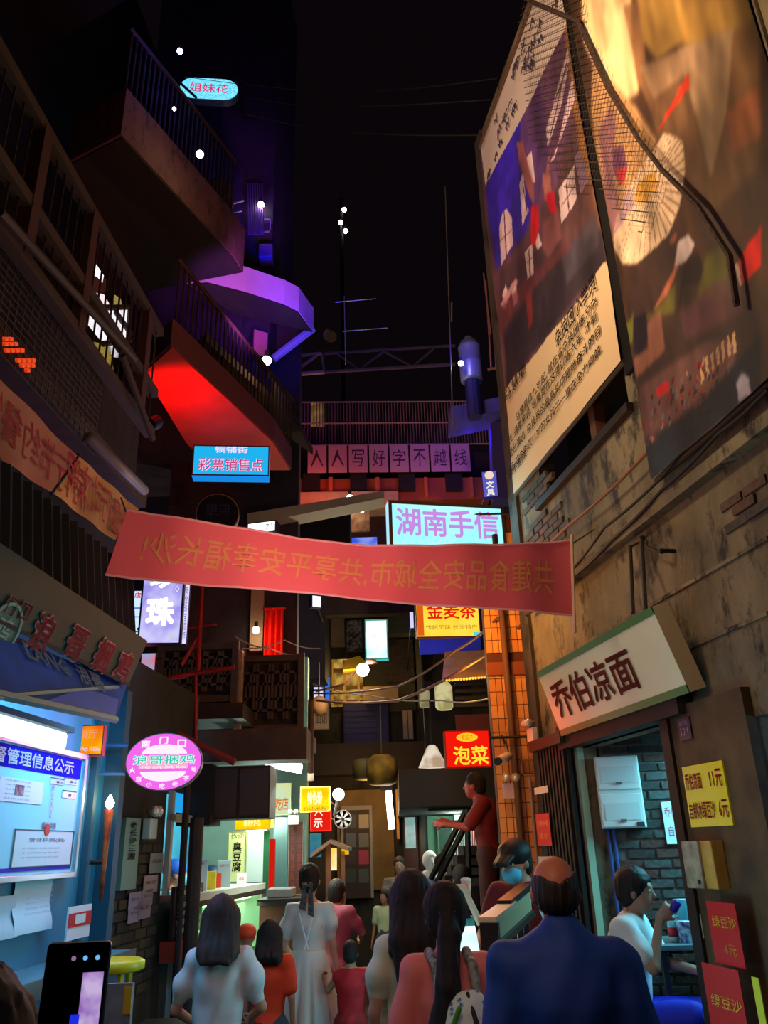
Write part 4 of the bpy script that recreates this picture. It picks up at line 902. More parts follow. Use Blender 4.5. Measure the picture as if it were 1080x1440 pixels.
# lamps of the upper left
bulb(281, 217, 5.6, .035, '#ffe0c0', 14, 'bright warm bulb on the upper left balcony railing', 3)
bulb(367, 288, 8.5, .045, '#ffe8e0', 14, 'bright bulb on the dark tower wall above the purple balcony', 2, '#c0a0ff')
bulb(375, 507, 7.3, .05, '#ffe8c8', 14, 'bright warm bulb below the blue diagonal strut', 5)
bulb(245, 153, 5.4, .018, '#ffd8c8', 10, 'tiny bulb just under the oval sign')
bulb(253, 72, 5.4, .028, '#90a0ff', 20, 'intense blue spot bulb at the upper left', 5, '#1a20ff')
for i, (x, y) in enumerate(((484, 295), (479, 313), (486, 325))):
    bulb(x, y, 16, .06, '#fff0e0', 8, ['highest of the three far sky lamps', 'middle, leftmost of the three far sky lamps', 'lowest of the three far sky lamps'][i])
mb = MB(); mb.tube(PY(480, 280, 16.1), Vector((PY(480, 345, 16.1).x, 16.1, 0)), .05, 6); tag(obj('lamp_mast', mb, M('#141012')), 'dark mast carrying the three far sky lamps', 'mast')
# blue light washers are lamps of the place
def washer(px, py, Y, to, power, label, col='#1c18ff', ang=70):
    c = PY(px, py, Y); t = thing('flood_lamp', label, 'lamp', c); d = (Vector(to)-c).normalized()
    obj('lamp_housing', MB().tube(c-d*.14, c-d*.02, .06, 12), black_metal, t); obj('lens', MB().tube(c-d*.02, c-d*.012, .05, 12), EM(col, 2), t)
    light('SPOT', c, col, power, .05, to=to, angle=ang, blend=.6)
washer(378, 395, 8.0, PY(364, 240, 8.7), 110, 'blue flood lamp washing the dark tower wall', ang=44)
washer(462, 470, 6.9, PY(430, 436, 8.0), 150, 'blue flood lamp under the tip of the purple balcony')
washer(222, 592, 5.9, PY(285, 565, 6.5), 60, 'red flood lamp under the left balcony soffit', '#ff1408', 160)
light('SPOT', PY(365, 470, 5.9), '#d868ff', 420, .1, to=PY(345, 412, 7.4), angle=42, blend=.7)
# oval sign
def oval_plate(r, seg=48, sq=1.0, sx=1, sy=1, k=2.0):
    return [((abs(cos(2*pi*i/seg))**(2/k))*(1 if cos(2*pi*i/seg) >= 0 else -1)*r.w/2*sx, (abs(sin(2*pi*i/seg))**(2/k))*(1 if sin(2*pi*i/seg) >= 0 else -1)*r.h/2*sy) for i in range(seg)]
r = at_px(294, 125, 6.2, .62, .31, 6); t = thing('oval_sign', 'cyan glowing oval sign with red script letters high on the left', 'sign', r.base())
def stadium(r, s=1.0, n=12):
    w, h = r.w/2*s, r.h/2*s; rr = r.h/2*(s if s <= 1 else s); o = []
    w = r.w/2-(r.h/2)*(1-s); 
    for i in range(n+1): o.append((w-rr+rr*cos(-pi/2+pi*i/n), rr*sin(-pi/2+pi*i/n)))
    for i in range(n+1): o.append((-w+rr+rr*cos(pi/2+pi*i/n), rr*sin(pi/2+pi*i/n)))
    return o
obj('casing', MB().prism([r.at(a, b, -.08) for a, b in stadium(r)], r.n*.08), M('#2a4a6a', .4), t)
obj('front_panel', MB().prism([r.at(a, b, 0) for a, b in stadium(r, .94)], r.n*.006), EMN('#8ce8ff', '#58c8e8', 1.15, 60, .4, .6), t)
lettering(r, '姐妹花', 0, 0, .66*r.w, .42*r.h, EM('#e03068', 1), .012, t, .01)
mb = MB(); mb.tube(r.at(-.31, .04, .03), r.at(-.12, -.17, .03), .014, 6); obj('support_bar', mb, M('#10102a'), t)
mb = MB(); mb.tube(r.at(-.26, .12, .03), r.at(.3, .06, .03), .003, 4); obj('front_wire', mb, M('#20303a'), t)
light('POINT', r.at(0, 0, .25), '#60d0ff', 1.5, .1); support(t, r, .08, 'L')

# ---------------------------------------------------------------- lottery sign
r = at_px(325, 648, 6.9, .715, .315, 6)
t = lightbox('lottery_sign', 'bright blue box sign reading 铜铺街 彩票销售点 on the left', r, .14, EM('#1fb4f0', 1.0), M('#0a1a60'), [('彩票销售点', 0, -.14, .86, .42, EM('#f4d0f0', 1), {'bold': .035}), ('彩票销售点', 0, -.14, .86, .42, EM('#c82070', 1), {'d': .012}), ('铜铺街', 0, .36, .44, .22, EM('#f0e0ff', 1), {'bold': .02})], .01, edge=EM('#1890f0', .9))
# round dark sign
r = at_px(306, 722, 6.3, .36, .36, 10); t = thing('round_sign', 'dark round sign with dim blue letters above the red banner', 'sign', r.base())
obj('casing', MB().lathe(r.at(0, 0, -.08), [(.18, 0), (.18, .08)], 32, r.n), M('#8a7468', .5), t); obj('front_panel', MB().lathe(r.at(0, 0, 0), [(.172, 0), (.172, .004)], 32, r.n), M('#12101e', .4), t)
lettering(r, '银河', .0, .03, .2, .11, M('#3a3468', .5), .008, t); support(t, r, .1, 'L'); lettering(r, '娱乐', 0, -.09, .12, .04, M('#502840'), .008, t)
# white small box sign
r = at_px(368, 742, 7.4, .3, .12, -14); lightbox('box_sign', 'small white glowing box sign peeping over the red banner on the left', r, .1, EM('#f4fcff', 1.5), M('#223'), [('7"', .25, 0, .2, .5, EM('#607080', 1))], .008)
# corner beams over it (orange lit beam)
mb = MB(); mb.prism([PY(348, 722, 8.8), PY(540, 690, 8.8), PY(540, 700, 8.8), PY(348, 738, 8.8)], (0, .3, 0)); struct('trim_24', mb, M('#8a8478', .7))

# ---------------------------------------------------------------- purple-white jewellery sign
r = at_px(228, 846, 5.9, .315, .66, 5); lightbox('light_sign', 'tall lavender lightbox reading 珠 under the left end of the red banner', r, .06, EMN('#c8c4f4', '#9a90e0', 1.1, 5), M('#141030'), [('珠', -.02, -.12, .62, .32, EM('#ffffff', 1.5), {'bold': .05}), ('珍', .0, .3, .6, .28, EM('#ffffff', 1.3), {'bold': .04}), ('☆', .28, -.4, .12, .07, EM('#c8d890', 1)), ('◇', .34, .15, .1, .08, EM('#ffffff', 1))], .012)
r = at_px(261, 862, 6.05, .045, .49, 5); lightbox('light_sign', 'thin white strip sign with tiny purple letters right of the lavender lightbox', r, .03, EM('#dcd8ff', 1.1), M('#2418a0'), [('黄金珠宝首饰', 0, 0, .5, .85, EM('#7060c0', 1), {'vertical': True})], .003)
r = at_px(191, 872, 6.1, .06, .47, 5); lightbox('light_sign', 'narrow white and blue strip sign with red letters left of the lavender lightbox', r, .03, EM('#c8e8ff', 1.1), M('#1c30b0'), [('店', 0, .42, .8, .1, EM('#e02840', 1), {'bold': .03})]+[('一', 0, y, 1, .02, EM('#2848d0', 1)) for y in (.2, .05, -.2)], .003)
light('AREA', PY(227, 862, 5.75), '#b0a8ff', 3, .4, to=PY(227, 900, 3))
# red scaffold
t = thing('red_scaffold', 'red painted steel pole frame beside the lavender lightbox', 'frame', PY(280, 960, 7)); rm_ = M('#8a1416', .5)
for p, q, r_ in (((284, 822), (278, 945), .02), ((279, 895), (255, 935), .018), ((262, 884), (304, 878), .01), ((216, 956), (330, 938), .02), ((275, 950), (275, 1040), .016), ((192, 958), (262, 952), .014)): obj('pole', MB().tube(PY(*p, 7), PY(*q, 7), r_, 8), rm_, t)
# wall chunk, the red light put into its colour
mb = MB(); mb.box(PY(180, 990, 6.4).x, 6.45, PY(180, 1000, 6.4).z, PY(216, 990, 6.4).x, 6.6, PY(200, 955, 6.4).z); tag(obj('red_cloth', mb, M('#e02818', .7)), 'wall chunk painted in red light beyond the end of the green sign', 'cloth')
r = at_px(208, 940, 6.5, .12, .25, 0); lightbox('box_sign', 'small blue and orange glowing sign half hidden behind the green sign end', r, .04, EMN('#58b8f0', '#f05020', 1, 3), M('#1a1010'), [], .004)
light('POINT', PY(212, 975, 6.2), '#ff2010', 7, .05)
c = PY(250, 1120, 6.5)
# balconies, middle left
DW = M('#30201a', .7, noise=.5, scale=8, col2='#180f0c'); LWd = M('#4c3c34', .8, noise=.4, scale=12)
def lattice_balcony(name, label, p0, p1, ybot, Y, n, depth=.6):
    a = PY(*p0, Y); b = PY(*p1, Y); zb = PY(p0[0], ybot, Y).z; t = thing(name, label, 'balcony', ((a.x+b.x)/2, Y, zb))
    a.z = b.z = (a.z+b.z)/2
    obj('top_rail', MB().box(a.x, Y-.03, a.z-.03, b.x, Y+.04, a.z+.03), LWd, t); obj('bottom_rail', MB().box(a.x, Y-.03, zb, b.x, Y+.04, zb+.06), LWd, t)
    obj('post', MB().box(a.x-.03, Y-.04, zb-.1, a.x+.03, Y+.04, a.z+.05), LWd, t); obj('post', MB().box(b.x-.03, Y-.04, zb-.1, b.x+.03, Y+.04, a.z+.05), LWd, t)
    obj('back_panel', MB().box(a.x, Y+.05, zb+.05, b.x, Y+.07, a.z-.02), DW, t)
    w = (b.x-a.x)/n
    for i in range(n):
        x = a.x+w*(i+.5); h = a.z-zb-.1; mb = MB(); m = zb+.08+h*.5; g = .012
        for (x0, z0, x1, z1) in ((x-w*.4, m-h*.42, x-w*.4, m+h*.42), (x+w*.4, m-h*.42, x+w*.4, m+h*.42), (x-w*.4, m+h*.3, x+w*.4, m+h*.3), (x-w*.4, m-h*.3, x+w*.4, m-h*.3), (x-w*.15, m-h*.3, x-w*.15, m+h*.12), (x+w*.15, m-h*.12, x+w*.15, m+h*.3), (x-w*.15, m+h*.12, x+w*.4, m+h*.12), (x-w*.4, m-h*.12, x+w*.15, m-h*.12)):
            mb.box(min(x0, x1)-g, Y-.01, min(z0, z1)-g, max(x0, x1)+g, Y+.02, max(z0, z1)+g)
        obj('fretwork_panel', mb, LWd, t)
    obj('floor_slab', MB().box(a.x-.1, Y-.08, zb-.16, b.x+.1, Y+depth, zb-.02), DW, t); return t
lattice_balcony('lattice_balcony', 'dark wooden fretwork balcony left of the pale post, below the red frame', (228, 908), (332, 912), 990, 7.6, 5)
lattice_balcony('lattice_balcony', 'dark wooden fretwork balcony right of the pale post, under the red curtain', (340, 922), (424, 930), 1030, 8.2, 4)
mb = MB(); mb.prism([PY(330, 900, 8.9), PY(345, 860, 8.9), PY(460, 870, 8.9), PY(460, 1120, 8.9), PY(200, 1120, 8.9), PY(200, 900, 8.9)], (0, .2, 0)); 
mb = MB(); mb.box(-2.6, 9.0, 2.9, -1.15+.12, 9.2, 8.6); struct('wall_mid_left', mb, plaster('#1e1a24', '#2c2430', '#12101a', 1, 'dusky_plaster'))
# lower storey beam and shutters
a = PY(216, 1050, 7.3); b = PY(432, 1068, 7.3); mb = MB(); mb.box(a.x, 7.25, b.z-.0, b.x, 7.6, a.z+.12); struct('trim_25', mb, M('#4a342a', .7, noise=.5, scale=5, col2='#241814'))
mb = MB(); mb.tube(PY(150, 985, 6.6), PY(330, 1072, 6.6), .03, 8); tag(obj('red_beam', mb, M('#7a2018', .6)), 'dark red slanting beam above the pink oval sign', 'beam')
a = PY(292, 1078, 7.1); b = PY(378, 1150, 7.1); t = thing('hanging_cabinet', 'dark brown wooden cabinet hanging above the snack stall', 'cabinet', ((a.x+b.x)/2, 7.1, b.z))
obj('cabinet_body', MB().box(a.x, 7.12, b.z, b.x, 7.5, a.z), M('#2e1a14', .6, noise=.4, scale=6), t)
for i in range(2): x0 = a.x+(b.x-a.x)*i/2; obj('cabinet_door', MB().box(x0+.01, 7.1, b.z+.02, x0+(b.x-a.x)/2-.01, 7.125, a.z-.02), M('#341e18', .5, noise=.4, scale=8), t, bevel=.006)
mb = MB(); q = PY(250, 1078, 6.9), PY(292, 1170, 6.9); mb.box(q[0].x, 6.95, PY(290, 1160, 6.9).z, q[1].x, 7.4, q[0].z+.02); struct('trim_26', mb, M('#120e0e', .8))
# poles
for i, (p, q, r_, l) in enumerate((((437, 985), (437, 1098), .03, 'thin brown post between the lattice balcony and the alley'), ((277, 1150), (262, 1440), .05, 'dark old post left of the snack stall'), ((262, 1100), (256, 1260), .025, 'dark slim post right of the cook window'))):
    Y = (8.3, 6.4, 6.5)[i]; A = PY(*p, Y); B = PY(*q, Y); A.x = B.x = (A.x+B.x)/2
    if i: B.z = 0
    tag(obj('wooden_post', MB().tube(A, B, r_, 10), M(('#5a3e30', '#2c2422', '#241e1e')[i], .7, noise=.6, scale=9)), l, 'post')
mb = MB(); a, b = PY(338, 915, 7.9), PY(338, 1060, 7.9); mb.box(a.x-.03, 7.85, b.z, a.x+.03, 7.95, a.z); tag(obj('wooden_post', mb, M('#a08c7c', .7, noise=.5, scale=15)), 'pale weathered post between the two fretwork balconies', 'post')

# ---------------------------------------------------------------- brick recess with torch lamp
RC = LP(-2.12); ra = RC.uv(152, 1200)[0]; rb = RC.uv(262, 1200)[0]
rw = wall('wall_left_recess', RC, ra, rb+.1, 0, 3.0, [hole(RC, 235, 1113, 264, 1262)], .08, M('#262c2a', .85, noise=.6, scale=3, col2='#161a18', bump=.5))
bricks(RC, rw, lambda a, b: not (RC.uv(232, 1180)[0]-.1 < a), ra+.1, rb+.05, .9, 1.95, bw=.22, bh=.066, proud=.012, mats=(M('#282a2a', .8, noise=.5, scale=20), M('#322f2a', .8, noise=.5, scale=20), M('#363622', .8, noise=.5, scale=20)), limit=200)
c = PY(154, 1133, 4.95); t = thing('torch_lamp', 'flame-shaped glowing torch lamp on a long red holder by the teal wall', 'lamp', c-Vector((0, 0, .5)))
mb = MB(); mb.lathe(c-Vector((0, 0, .02)), [(.004, 0), (.02, .015), (.026, .035), (.016, .055), (.004, .08)], 10); obj('flame_bulb', mb, EM('#ffe2b0', 25), t, smooth=True)
mb = MB(); mb.lathe(c-Vector((0, 0, .5)), [(.01, 0), (.014, .2), (.02, .4), (.027, .46), (.028, .48)], 12); obj('holder', mb, M('#7a2412', .45, noise=.5, scale=20, col2='#c87830'), t, smooth=True)
mb = MB(); mb.tube(c-Vector((0, 0, .3)), c-Vector((.2, 0, .3)), .012, 6); obj('wall_bracket', mb, black_metal, t)
light('POINT', c+Vector((.03, -.1, .05)), '#ffb070', 2.5, .04)
r = RC.rect(165, 1150, 178, 1250); r.o = r.o+r.n*.06; t = thing('vertical_plaque', 'narrow vertical plaque with black characters beside the torch lamp', 'sign', r.base())
mb = MB(); r.panel(mb, -.04, 0); obj('board', mb, M('#5c8478', .6), t); lettering(r, '老长沙三湘', 0, .18*r.h, .5*r.w, .55*r.h, M('#141818'), .004, t, .02, vertical=True)
for i, (x0, y0, x1, y1, c_) in enumerate(((206, 1200, 223, 1227, '#66787c'), (197, 1232, 215, 1254, '#8a8488'), (194, 1252, 208, 1272, '#7c7884'), (176, 1256, 191, 1278, '#8a86a0'), (175, 1276, 188, 1296, '#8a86a0'), (188, 1268, 205, 1290, '#787488'))):
    poster_on(RC, x0, y0, x1, y1, 'paper_notice', 'small grey notice sheet on the dark recess wall, %s' % ('topmost', 'second from the top', 'third from the top', 'left one of the lower cluster', 'lowest one at the left', 'lowest one at the right')[i], c_, [('通知 说明', 0, .1, .7, .2, M('#3a3a48'), {})], 'paper', .003, .03)
exit_lamp(196, 1160, RC, .15, 'white twin emergency lamp on the dark recess wall under the pink oval sign', '#9ab4ac', d=.05)
r = RC.rect(224, 1248, 262, 1308); r.o = r.o+r.n*.12; t = thing('menu_board', 'black menu board with rows of white characters below the cook window', 'menu board', r.base())
mb = MB(); r.panel(mb, -.03, 0); obj('board', mb, M('#0c0b10', .5), t)
for k, s_ in enumerate(('香辣捆鸡子◆盐', '口味捆鸡 十五元', '五香捆鸡 十五元', '酸辣捆鸡 十五元', '麻辣拌面 十元')): lettering(r, s_, 0, (.36-.17*k-(.06 if k else 0))*r.h, .84*r.w, .1*r.h, M('#e8e8f4'), .003, t, .03)
mb = MB(); r2 = Rect(r.at(0, -r.h*.75), r.u, r.v, r.w*.9, r.h*.4); r2.panel(mb, -.1, 0); tag(obj('red_basket', mb, M('#8a2c1c', .6, noise=.5, scale=12)), 'dull red basket of goods under the black menu board', 'basket')
# cook window
r = RC.rect(235, 1113, 264, 1252); t = thing('cook_window', 'blue lit service window with pale frame beside the pink oval sign', 'window', r.base())
mb = MB(); r.panel(mb, .012, .02, 0, -.45, .3, .45, .5); obj('pane', mb, EM('#28a8f0', .9), t); 
mb = MB(); r.panel(mb, .012, .05, 0, -.5, .2, .5, .28); r.panel(mb, .012, .05, 0, -.5, -.5, -.42, .5); r.panel(mb, .012, .05, 0, .42, -.5, .5, .5); obj('frame', mb, M('#9ab0a8', .4), t)
RK = LP(-2.9); mb = MB(); mb.pbox(RK, RK.uv(225, 1150)[0]-.6, 0, RK.uv(262, 1150)[0]+1.2, 3.0, -.05, 0); struct('wall_kitchen', mb, M('#2a90b8', .6, noise=.3, scale=2))
light('POINT', RC.at(rb-.1, 2.3, -.4), '#50c8ff', 7, .08)
# pink oval sign
r = at_px(230.5, 1071, 5.0, .446, .33, 8); t = thing('oval_sign', 'pink glowing oval sign with green characters 浪哥捆鸡 hanging on the left', 'sign', r.base())
def ell(r, s=1.0, n=48): return [(r.w/2*s*cos(2*pi*i/n), r.h/2*s*sin(2*pi*i/n)) for i in range(n)]
obj('casing', MB().prism([r.at(a, b, -.09) for a, b in ell(r)], r.n*.09), M('#3a1430', .4), t)
obj('front_panel', MB().prism([r.at(a, b, 0) for a, b in ell(r, .97)], r.n*.004), EM('#f068e8', 1.05), t)
for s_, y0 in ((1, .13), (-1, -.17)):
    pts = [( .27*r.w*1.1*cos(pi*i/14), y0*r.h+s_*.17*r.h*sin(pi*i/14)) for i in range(15)]
    obj('white_lens_shape', MB().prism([r.at(a, b, .004) for a, b in pts], r.n*.003), EM('#ffe8fa', 1.1), t)
mb = MB(); mb.pbox(r, -.32*r.w, -.12*r.h, .32*r.w, .1*r.h, .004, .006); obj('middle_band', mb, EM('#ffb0d8', 1.0), t)
lettering(r, '浪哥捆鸡', 0, .03*r.h, .82*r.w, .17*r.h, EM('#e8fff8', 1.1), .008, t, .05); lettering(r, '浪哥捆鸡', 0, .03*r.h, .82*r.w, .17*r.h, EM('#30c8b0', 1), .011, t, .01)
for s_, x, y in (('南', -.25, .31), ('门', -.02, .37), ('口', .22, .31)): lettering(r, s_, x*r.w, y*r.h, .11*r.w, .13*r.h, EM('#fff0ff', 1.1), .008, t, .03)
lettering(r, '传统美味', 0, -.1*r.h, .6*r.w, .05*r.h, EM('#ffffff', 1), .009, t)
for i, s_ in enumerate('火宫小吃老字号'): th_a = radians(200+i*23.3); lettering(r, s_, .42*r.w*cos(th_a), .42*r.h*sin(th_a), .07*r.w, .09*r.h, EM('#ffe8ff', 1.1), .008, t, .03)
obj('hanger', MB().tube(r.at(-.5*r.w, .1, -.05), r.at(-.5*r.w-.45, .12, -.05), .012, 6), M('#2a5a8a'), t); obj('hanger', MB().tube(r.at(-.5*r.w, -.06, -.05), r.at(-.5*r.w-.45, -.05, -.05), .012, 6), M('#2a5a8a'), t)
light('AREA', r.at(0, 0, .05), '#ff80f0', 5, .4, to=r.at(0, 0, 2))

# ---------------------------------------------------------------- snack stall with glass case
SW = LP(-2.0); mb = MB()
sb0 = SW.uv(282, 1200)[0]; sb1 = SW.uv(440, 1200)[0]
BW = FP(10.2); bx0, bx1 = BW.uv(283, 1200)[0], BW.uv(425, 1200)[0]
mb.box(bx0-.4, 10.2, 0, bx1+.05, 10.4, 4.0); struct('wall_stall_back', mb, M('#7c9c8c', .7, noise=.4, scale=2, col2='#4c6c60'))
t = thing('fluorescent_lamp', 'bright fluorescent tube under the beam above the snack stall', 'lamp', PY(398, 1084, 8.0)); A, B = PY(374, 1072, 8.0), PY(424, 1082, 8.0)
obj('tube', MB().tube(A, B, .04, 8), EM('#f4fff8', 9), t); obj('batten', MB().tube(A+Vector((0, .03, .06)), B+Vector((0, .03, .06)), .03, 6), M('#aaaaaa'), t)
light('AREA', (A+B)/2-Vector((0, .0, .1)), '#e8fff0', 45, .8, to=(A+B)/2-Vector((.1, -.4, 2)))
light('POINT', (-1.4, 9.2, 2.1), '#e8fff0', 42, .1)
light('POINT', (-1.1, 5.4, 1.7), '#b0c8e0', 3.5, .1)
# glass case
cx0_, cx1_ = PY(272, 1262, 6.9), PY(369, 1244, 8.2)
CA = Vector((PY(268, 1262, 6.7).x, 6.7, 0)); CB = Vector((PY(369, 1246, 8.6).x, 8.6, 0)); zt_ = PY(300, 1253, 7.2).z
CPn = Plane(CA, CB-CA, (0, 0, 1)); L = (CB-CA).length
t = thing('glass_case', 'lit glass food display case under a steel worktop on the left', 'display case', CPn.at(L/2, 0, -.25))
obj('worktop', MB().pbox(CPn, 0, zt_-.05, L, zt_, -.55, .03), M('#b8c0b8', .3), t); obj('top_edge', MB().pbox(CPn, 0, zt_-.09, L, zt_-.05, -.02, .035), M('#16120f'), t)
obj('case_back', MB().pbox(CPn, 0, .5, L, zt_-.09, -.4, -.38), M('#6cc8a0', .5), t); obj('case_floor', MB().pbox(CPn, 0, .62, L, .66, -.38, 0), M('#d8d8c0'), t)
obj('glass_shelf', MB().pbox(CPn, .02, .92, L-.02, .93, -.36, -.04), M('#c8e8d8', .2), t)
obj('glass_front', MB().pbox(CPn, .02, .66, L-.02, zt_-.09, -.008, 0), GLASS('#e8fff4', .12), t)
obj('case_frame', MB().pbox(CPn, L-.04, .0, L, zt_-.09, -.4, .01).pbox(CPn, 0, 0, .04, zt_-.09, -.4, .01), M('#c8d0c8', .3, .3), t)
obj('base_cabinet', MB().pbox(CPn, 0, 0, L, .6, -.4, 0), M('#2a2420', .7), t)
obj('case_light', MB().pbox(CPn, .1, zt_-.12, L-.1, zt_-.1, -.12, -.08), EM('#fff8c8', 5), t)
light('AREA', CPn.at(L/2, zt_-.13, -.2), '#f0ffd0', 18, .8, to=CPn.at(L/2, 0, -.2))
rs = random.Random(9)
for i in range(10):
    a = .15+i*(L-.3)/9; m = M(rs.choice(['#c8901c', '#b86a20', '#d8b020', '#5a4a20', '#a84c1c']), .5, noise=.6, scale=30)
    for z, nm in ((.66, 'food_tray'), (.93, 'food_tray')):
        c = CPn.at(a, z, -.2); tr_ = thing(nm, 'snack tray on the %s shelf of the glass case, %s from the left' % ('lower' if z < .8 else 'upper', ('first', 'second', 'third', 'fourth', 'fifth', 'sixth', 'seventh', 'eighth', 'ninth', 'tenth')[i]), 'tray', c, 'snack trays in the glass case')
        obj('tray', MB().box(c.x-.07, c.y-.07, c.z, c.x+.07, c.y+.07, c.z+.02), grey_metal, tr_)
        mb = MB()
        for k in range(5): mb.ball(c+Vector((rs.uniform(-.045, .045), rs.uniform(-.045, .045), .035)), .028, 6)
        o = obj('snacks', mb, m, tr_, smooth=True); o['kind'] = 'stuff'
def counter_item(px, py, s, name, label, cat, col, P=CPn, d=-.15, h=None, w=None, texts=()):
    a, _ = P.uv(px, py); z = zt_; w = w or s; h = h or s*1.4; r = Rect(P.at(a, z+h/2, d), (1, .15, 0), (0, 0, 1), w, h); mb = MB(); r.panel(mb, -.02, 0); t = thing(name, label, cat, r.base()); obj('body', mb, M(col, .5), t, bevel=.003)
    for tx in texts: lettering(r, tx[0], tx[1]*w, tx[2]*h, tx[3]*w, tx[4]*h, tx[5], .003, t)
    return t
counter_item(303, 1250, .13, 'menu_card', 'white menu card with yellow top on the worktop', 'menu card', '#c8e0e8', h=.24, w=.14, texts=(('价目表', 0, .35, .6, .1, M('#506870')),))
counter_item(318, 1250, .1, 'yellow_tub', 'bright yellow plastic tub on the snack stall worktop', 'tub', '#f0d018', h=.14, w=.11)
counter_item(330, 1250, .05, 'payment_card_stand', 'thin red and white payment card on the snack stall worktop', 'card stand', '#d84030', h=.12, w=.05)
counter_item(337, 1248, .1, 'price_leaflet', 'grey leaflet with photos leaning on the stall worktop', 'leaflet', '#9ab0b4', h=.22, w=.12, texts=(('招牌小吃', 0, .3, .7, .1, M('#b03030')),))
counter_item(361, 1243, .06, 'payment_card_stand', 'small white payment card stand at the right end of the worktop', 'card stand', '#e8dcd8', h=.1, w=.09, texts=(('收款', 0, 0, .5, .4, M('#b02828')),))
# hanging boards of stall
r = FP(9.3).rect(322, 1170, 345, 1240); lightbox('vertical_board', 'pale yellow vertical board with black characters 臭豆腐 in the snack stall', r, .03, M('#c8cc88', .5), M('#8a8c50'), [('臭豆腐', 0, -.0, .5, .6, M('#20180c'), {'vertical': True, 'bold': .02}), ('长沙', .0, .42, .7, .12, M('#20180c'))], .006, arm=None)
r = FP(8.9).rect(331, 1148, 379, 1166); lightbox('box_sign', 'yellow glowing strip sign under the brown hanging cabinet', r, .06, EMN('#ffd800', '#ff9a10', 1.1, 3), M('#a87810'), [('面粉小吃', 0, .05, .5, .6, EM('#fff8a0', 1.2), {'bold': .03})], .006, arm=None)
r = FP(9.6).rect(375, 1102, 409, 1146); lightbox('shop_board', 'pale green and yellow shop board reading 小吃店 behind the snack stall', r, .05, EMN('#d8f0c8', '#f0e060', .9, 1.5, .45, .6), M('#788860'), [('小吃店', 0, -.15, .8, .4, EM('#e07818', 1), {'bold': .02})], .006, arm=None)
r = FP(9.0).rect(378, 1128, 386, 1165); lightbox('vertical_board', 'narrow yellow vertical board beside the pale shop board', r, .03, M('#e8e060', .5), M('#7a6a20'), [('米粉', 0, 0, .5, .5, M('#8a5a10'), {'vertical': True})], .004, arm=None)
r = FP(8.8).rect(379, 1180, 386, 1250); lightbox('vertical_board', 'bright red narrow vertical board beside the stall', r, .02, EM('#e02010', .8), M('#8a1410'), [], .002, arm=None)
r = FP(8.6).rect(406, 1155, 426, 1258); t = lightbox('couplet_board', 'dark red wooden couplet board with carved characters left of the dress woman', r, .04, M('#3a1410', .5), M('#6a6058'), [('生意兴隆通四海', -.2, 0, .28, .86, M('#6a3020'), {'vertical': True}), ('财源茂盛达三江', .22, 0, .28, .86, M('#6a3020'), {'vertical': True})], .006, arm=None)
mb = MB(); c = FP(9.9).rect(346, 1166, 374, 1240); c.panel(mb, 0, .02); tag(obj('white_board', mb, M('#c8d8d0', .4)), 'white wall panel behind the snack stall counter', 'panel')
mb = MB(); c = FP(9.8).rect(386, 1150, 404, 1250); c.panel(mb, 0, .04); tag(obj('steel_door', mb, M('#4c6a68', .35, .3)), 'grey green steel door behind the red vertical board', 'door')
mb = MB(); c = FP(9.1).rect(372, 1168, 378, 1250); c.panel(mb, 0, .05); struct('trim_27', mb, M('#1c6a3c', .5))
t = thing('steam_table', 'dark steam table with steel rim right of the glass case', 'table', PY(395, 1300, 8.3)-Vector((0, 0, PY(395, 1300, 8.3).z)))
a, b = PY(372, 1262, 8.3), PY(425, 1262, 8.3); obj('table_body', MB().box(a.x, 8.0, 0, b.x, 8.6, a.z-.05), M('#4a2018', .6, noise=.4), t); obj('table_top', MB().box(a.x-.02, 7.97, a.z-.05, b.x+.02, 8.62, a.z), M('#1c1816', .4), t); obj('steel_pan', MB().box(a.x+.05, 8.1, a.z, a.x+.28, 8.4, a.z+.08), grey_metal, t, bevel=.01)
exit_lamp(413, 1150, FP(8.5), .1, 'white twin emergency lamp above the couplet board')
# yellow and red box signs near centre left
r = at_px(443, 1124, 8.4, .29, .235, 0); lightbox('box_sign', 'yellow glowing box sign above the red one left of the centre', r, .1, EMN('#f8e818', '#ffc000', 1.1, 4), M('#c8c040'), [('特色粉', 0, .05, .5, .5, EM('#fffbc0', 1.3), {'bold': .04}), ('长沙米粉', 0, -.36, .8, .14, EM('#e06010', 1))], .01, arm='B')
r = at_px(451, 1154, 8.4, .2, .19, 0); lightbox('box_sign', 'red glowing box sign with white strokes under the yellow one', r, .08, EM('#e82010', 1.0), M('#a81810'), [('八', -.1, .34, .4, .2, EM('#ffe8d8', 1.1), {'bold': .03}), ('示', -.12, -.12, .42, .42, EM('#ffe8d8', 1.1), {'bold': .03})], .006, arm='B')
c = PY(476, 1117, 8.6); t = thing('flood_lamp', 'overexposed white flood lamp right of the yellow box sign', 'lamp', c); obj('lamp_head', MB().ball(c, .06, 12), EM('#ffffff', 8), t, smooth=True); obj('bracket', MB().tube(c, c+Vector((-.05, .1, -.2)), .015, 6), grey_metal, t)
light('POINT', c-Vector((0, .12, 0)), '#fff4e8', 6, .05)
c = PY(482, 1152, 8.8); t = thing('wall_fan', 'small round wall fan below the white flood lamp', 'fan', c-Vector((0, 0, .09))); mb = MB(); mb.lathe(c, [(.09, 0), (.09, .02), (.082, .02), (.082, 0)], 20, (0, -1, 0)); obj('ring_guard', mb, M('#a8a8a8', .4), t)
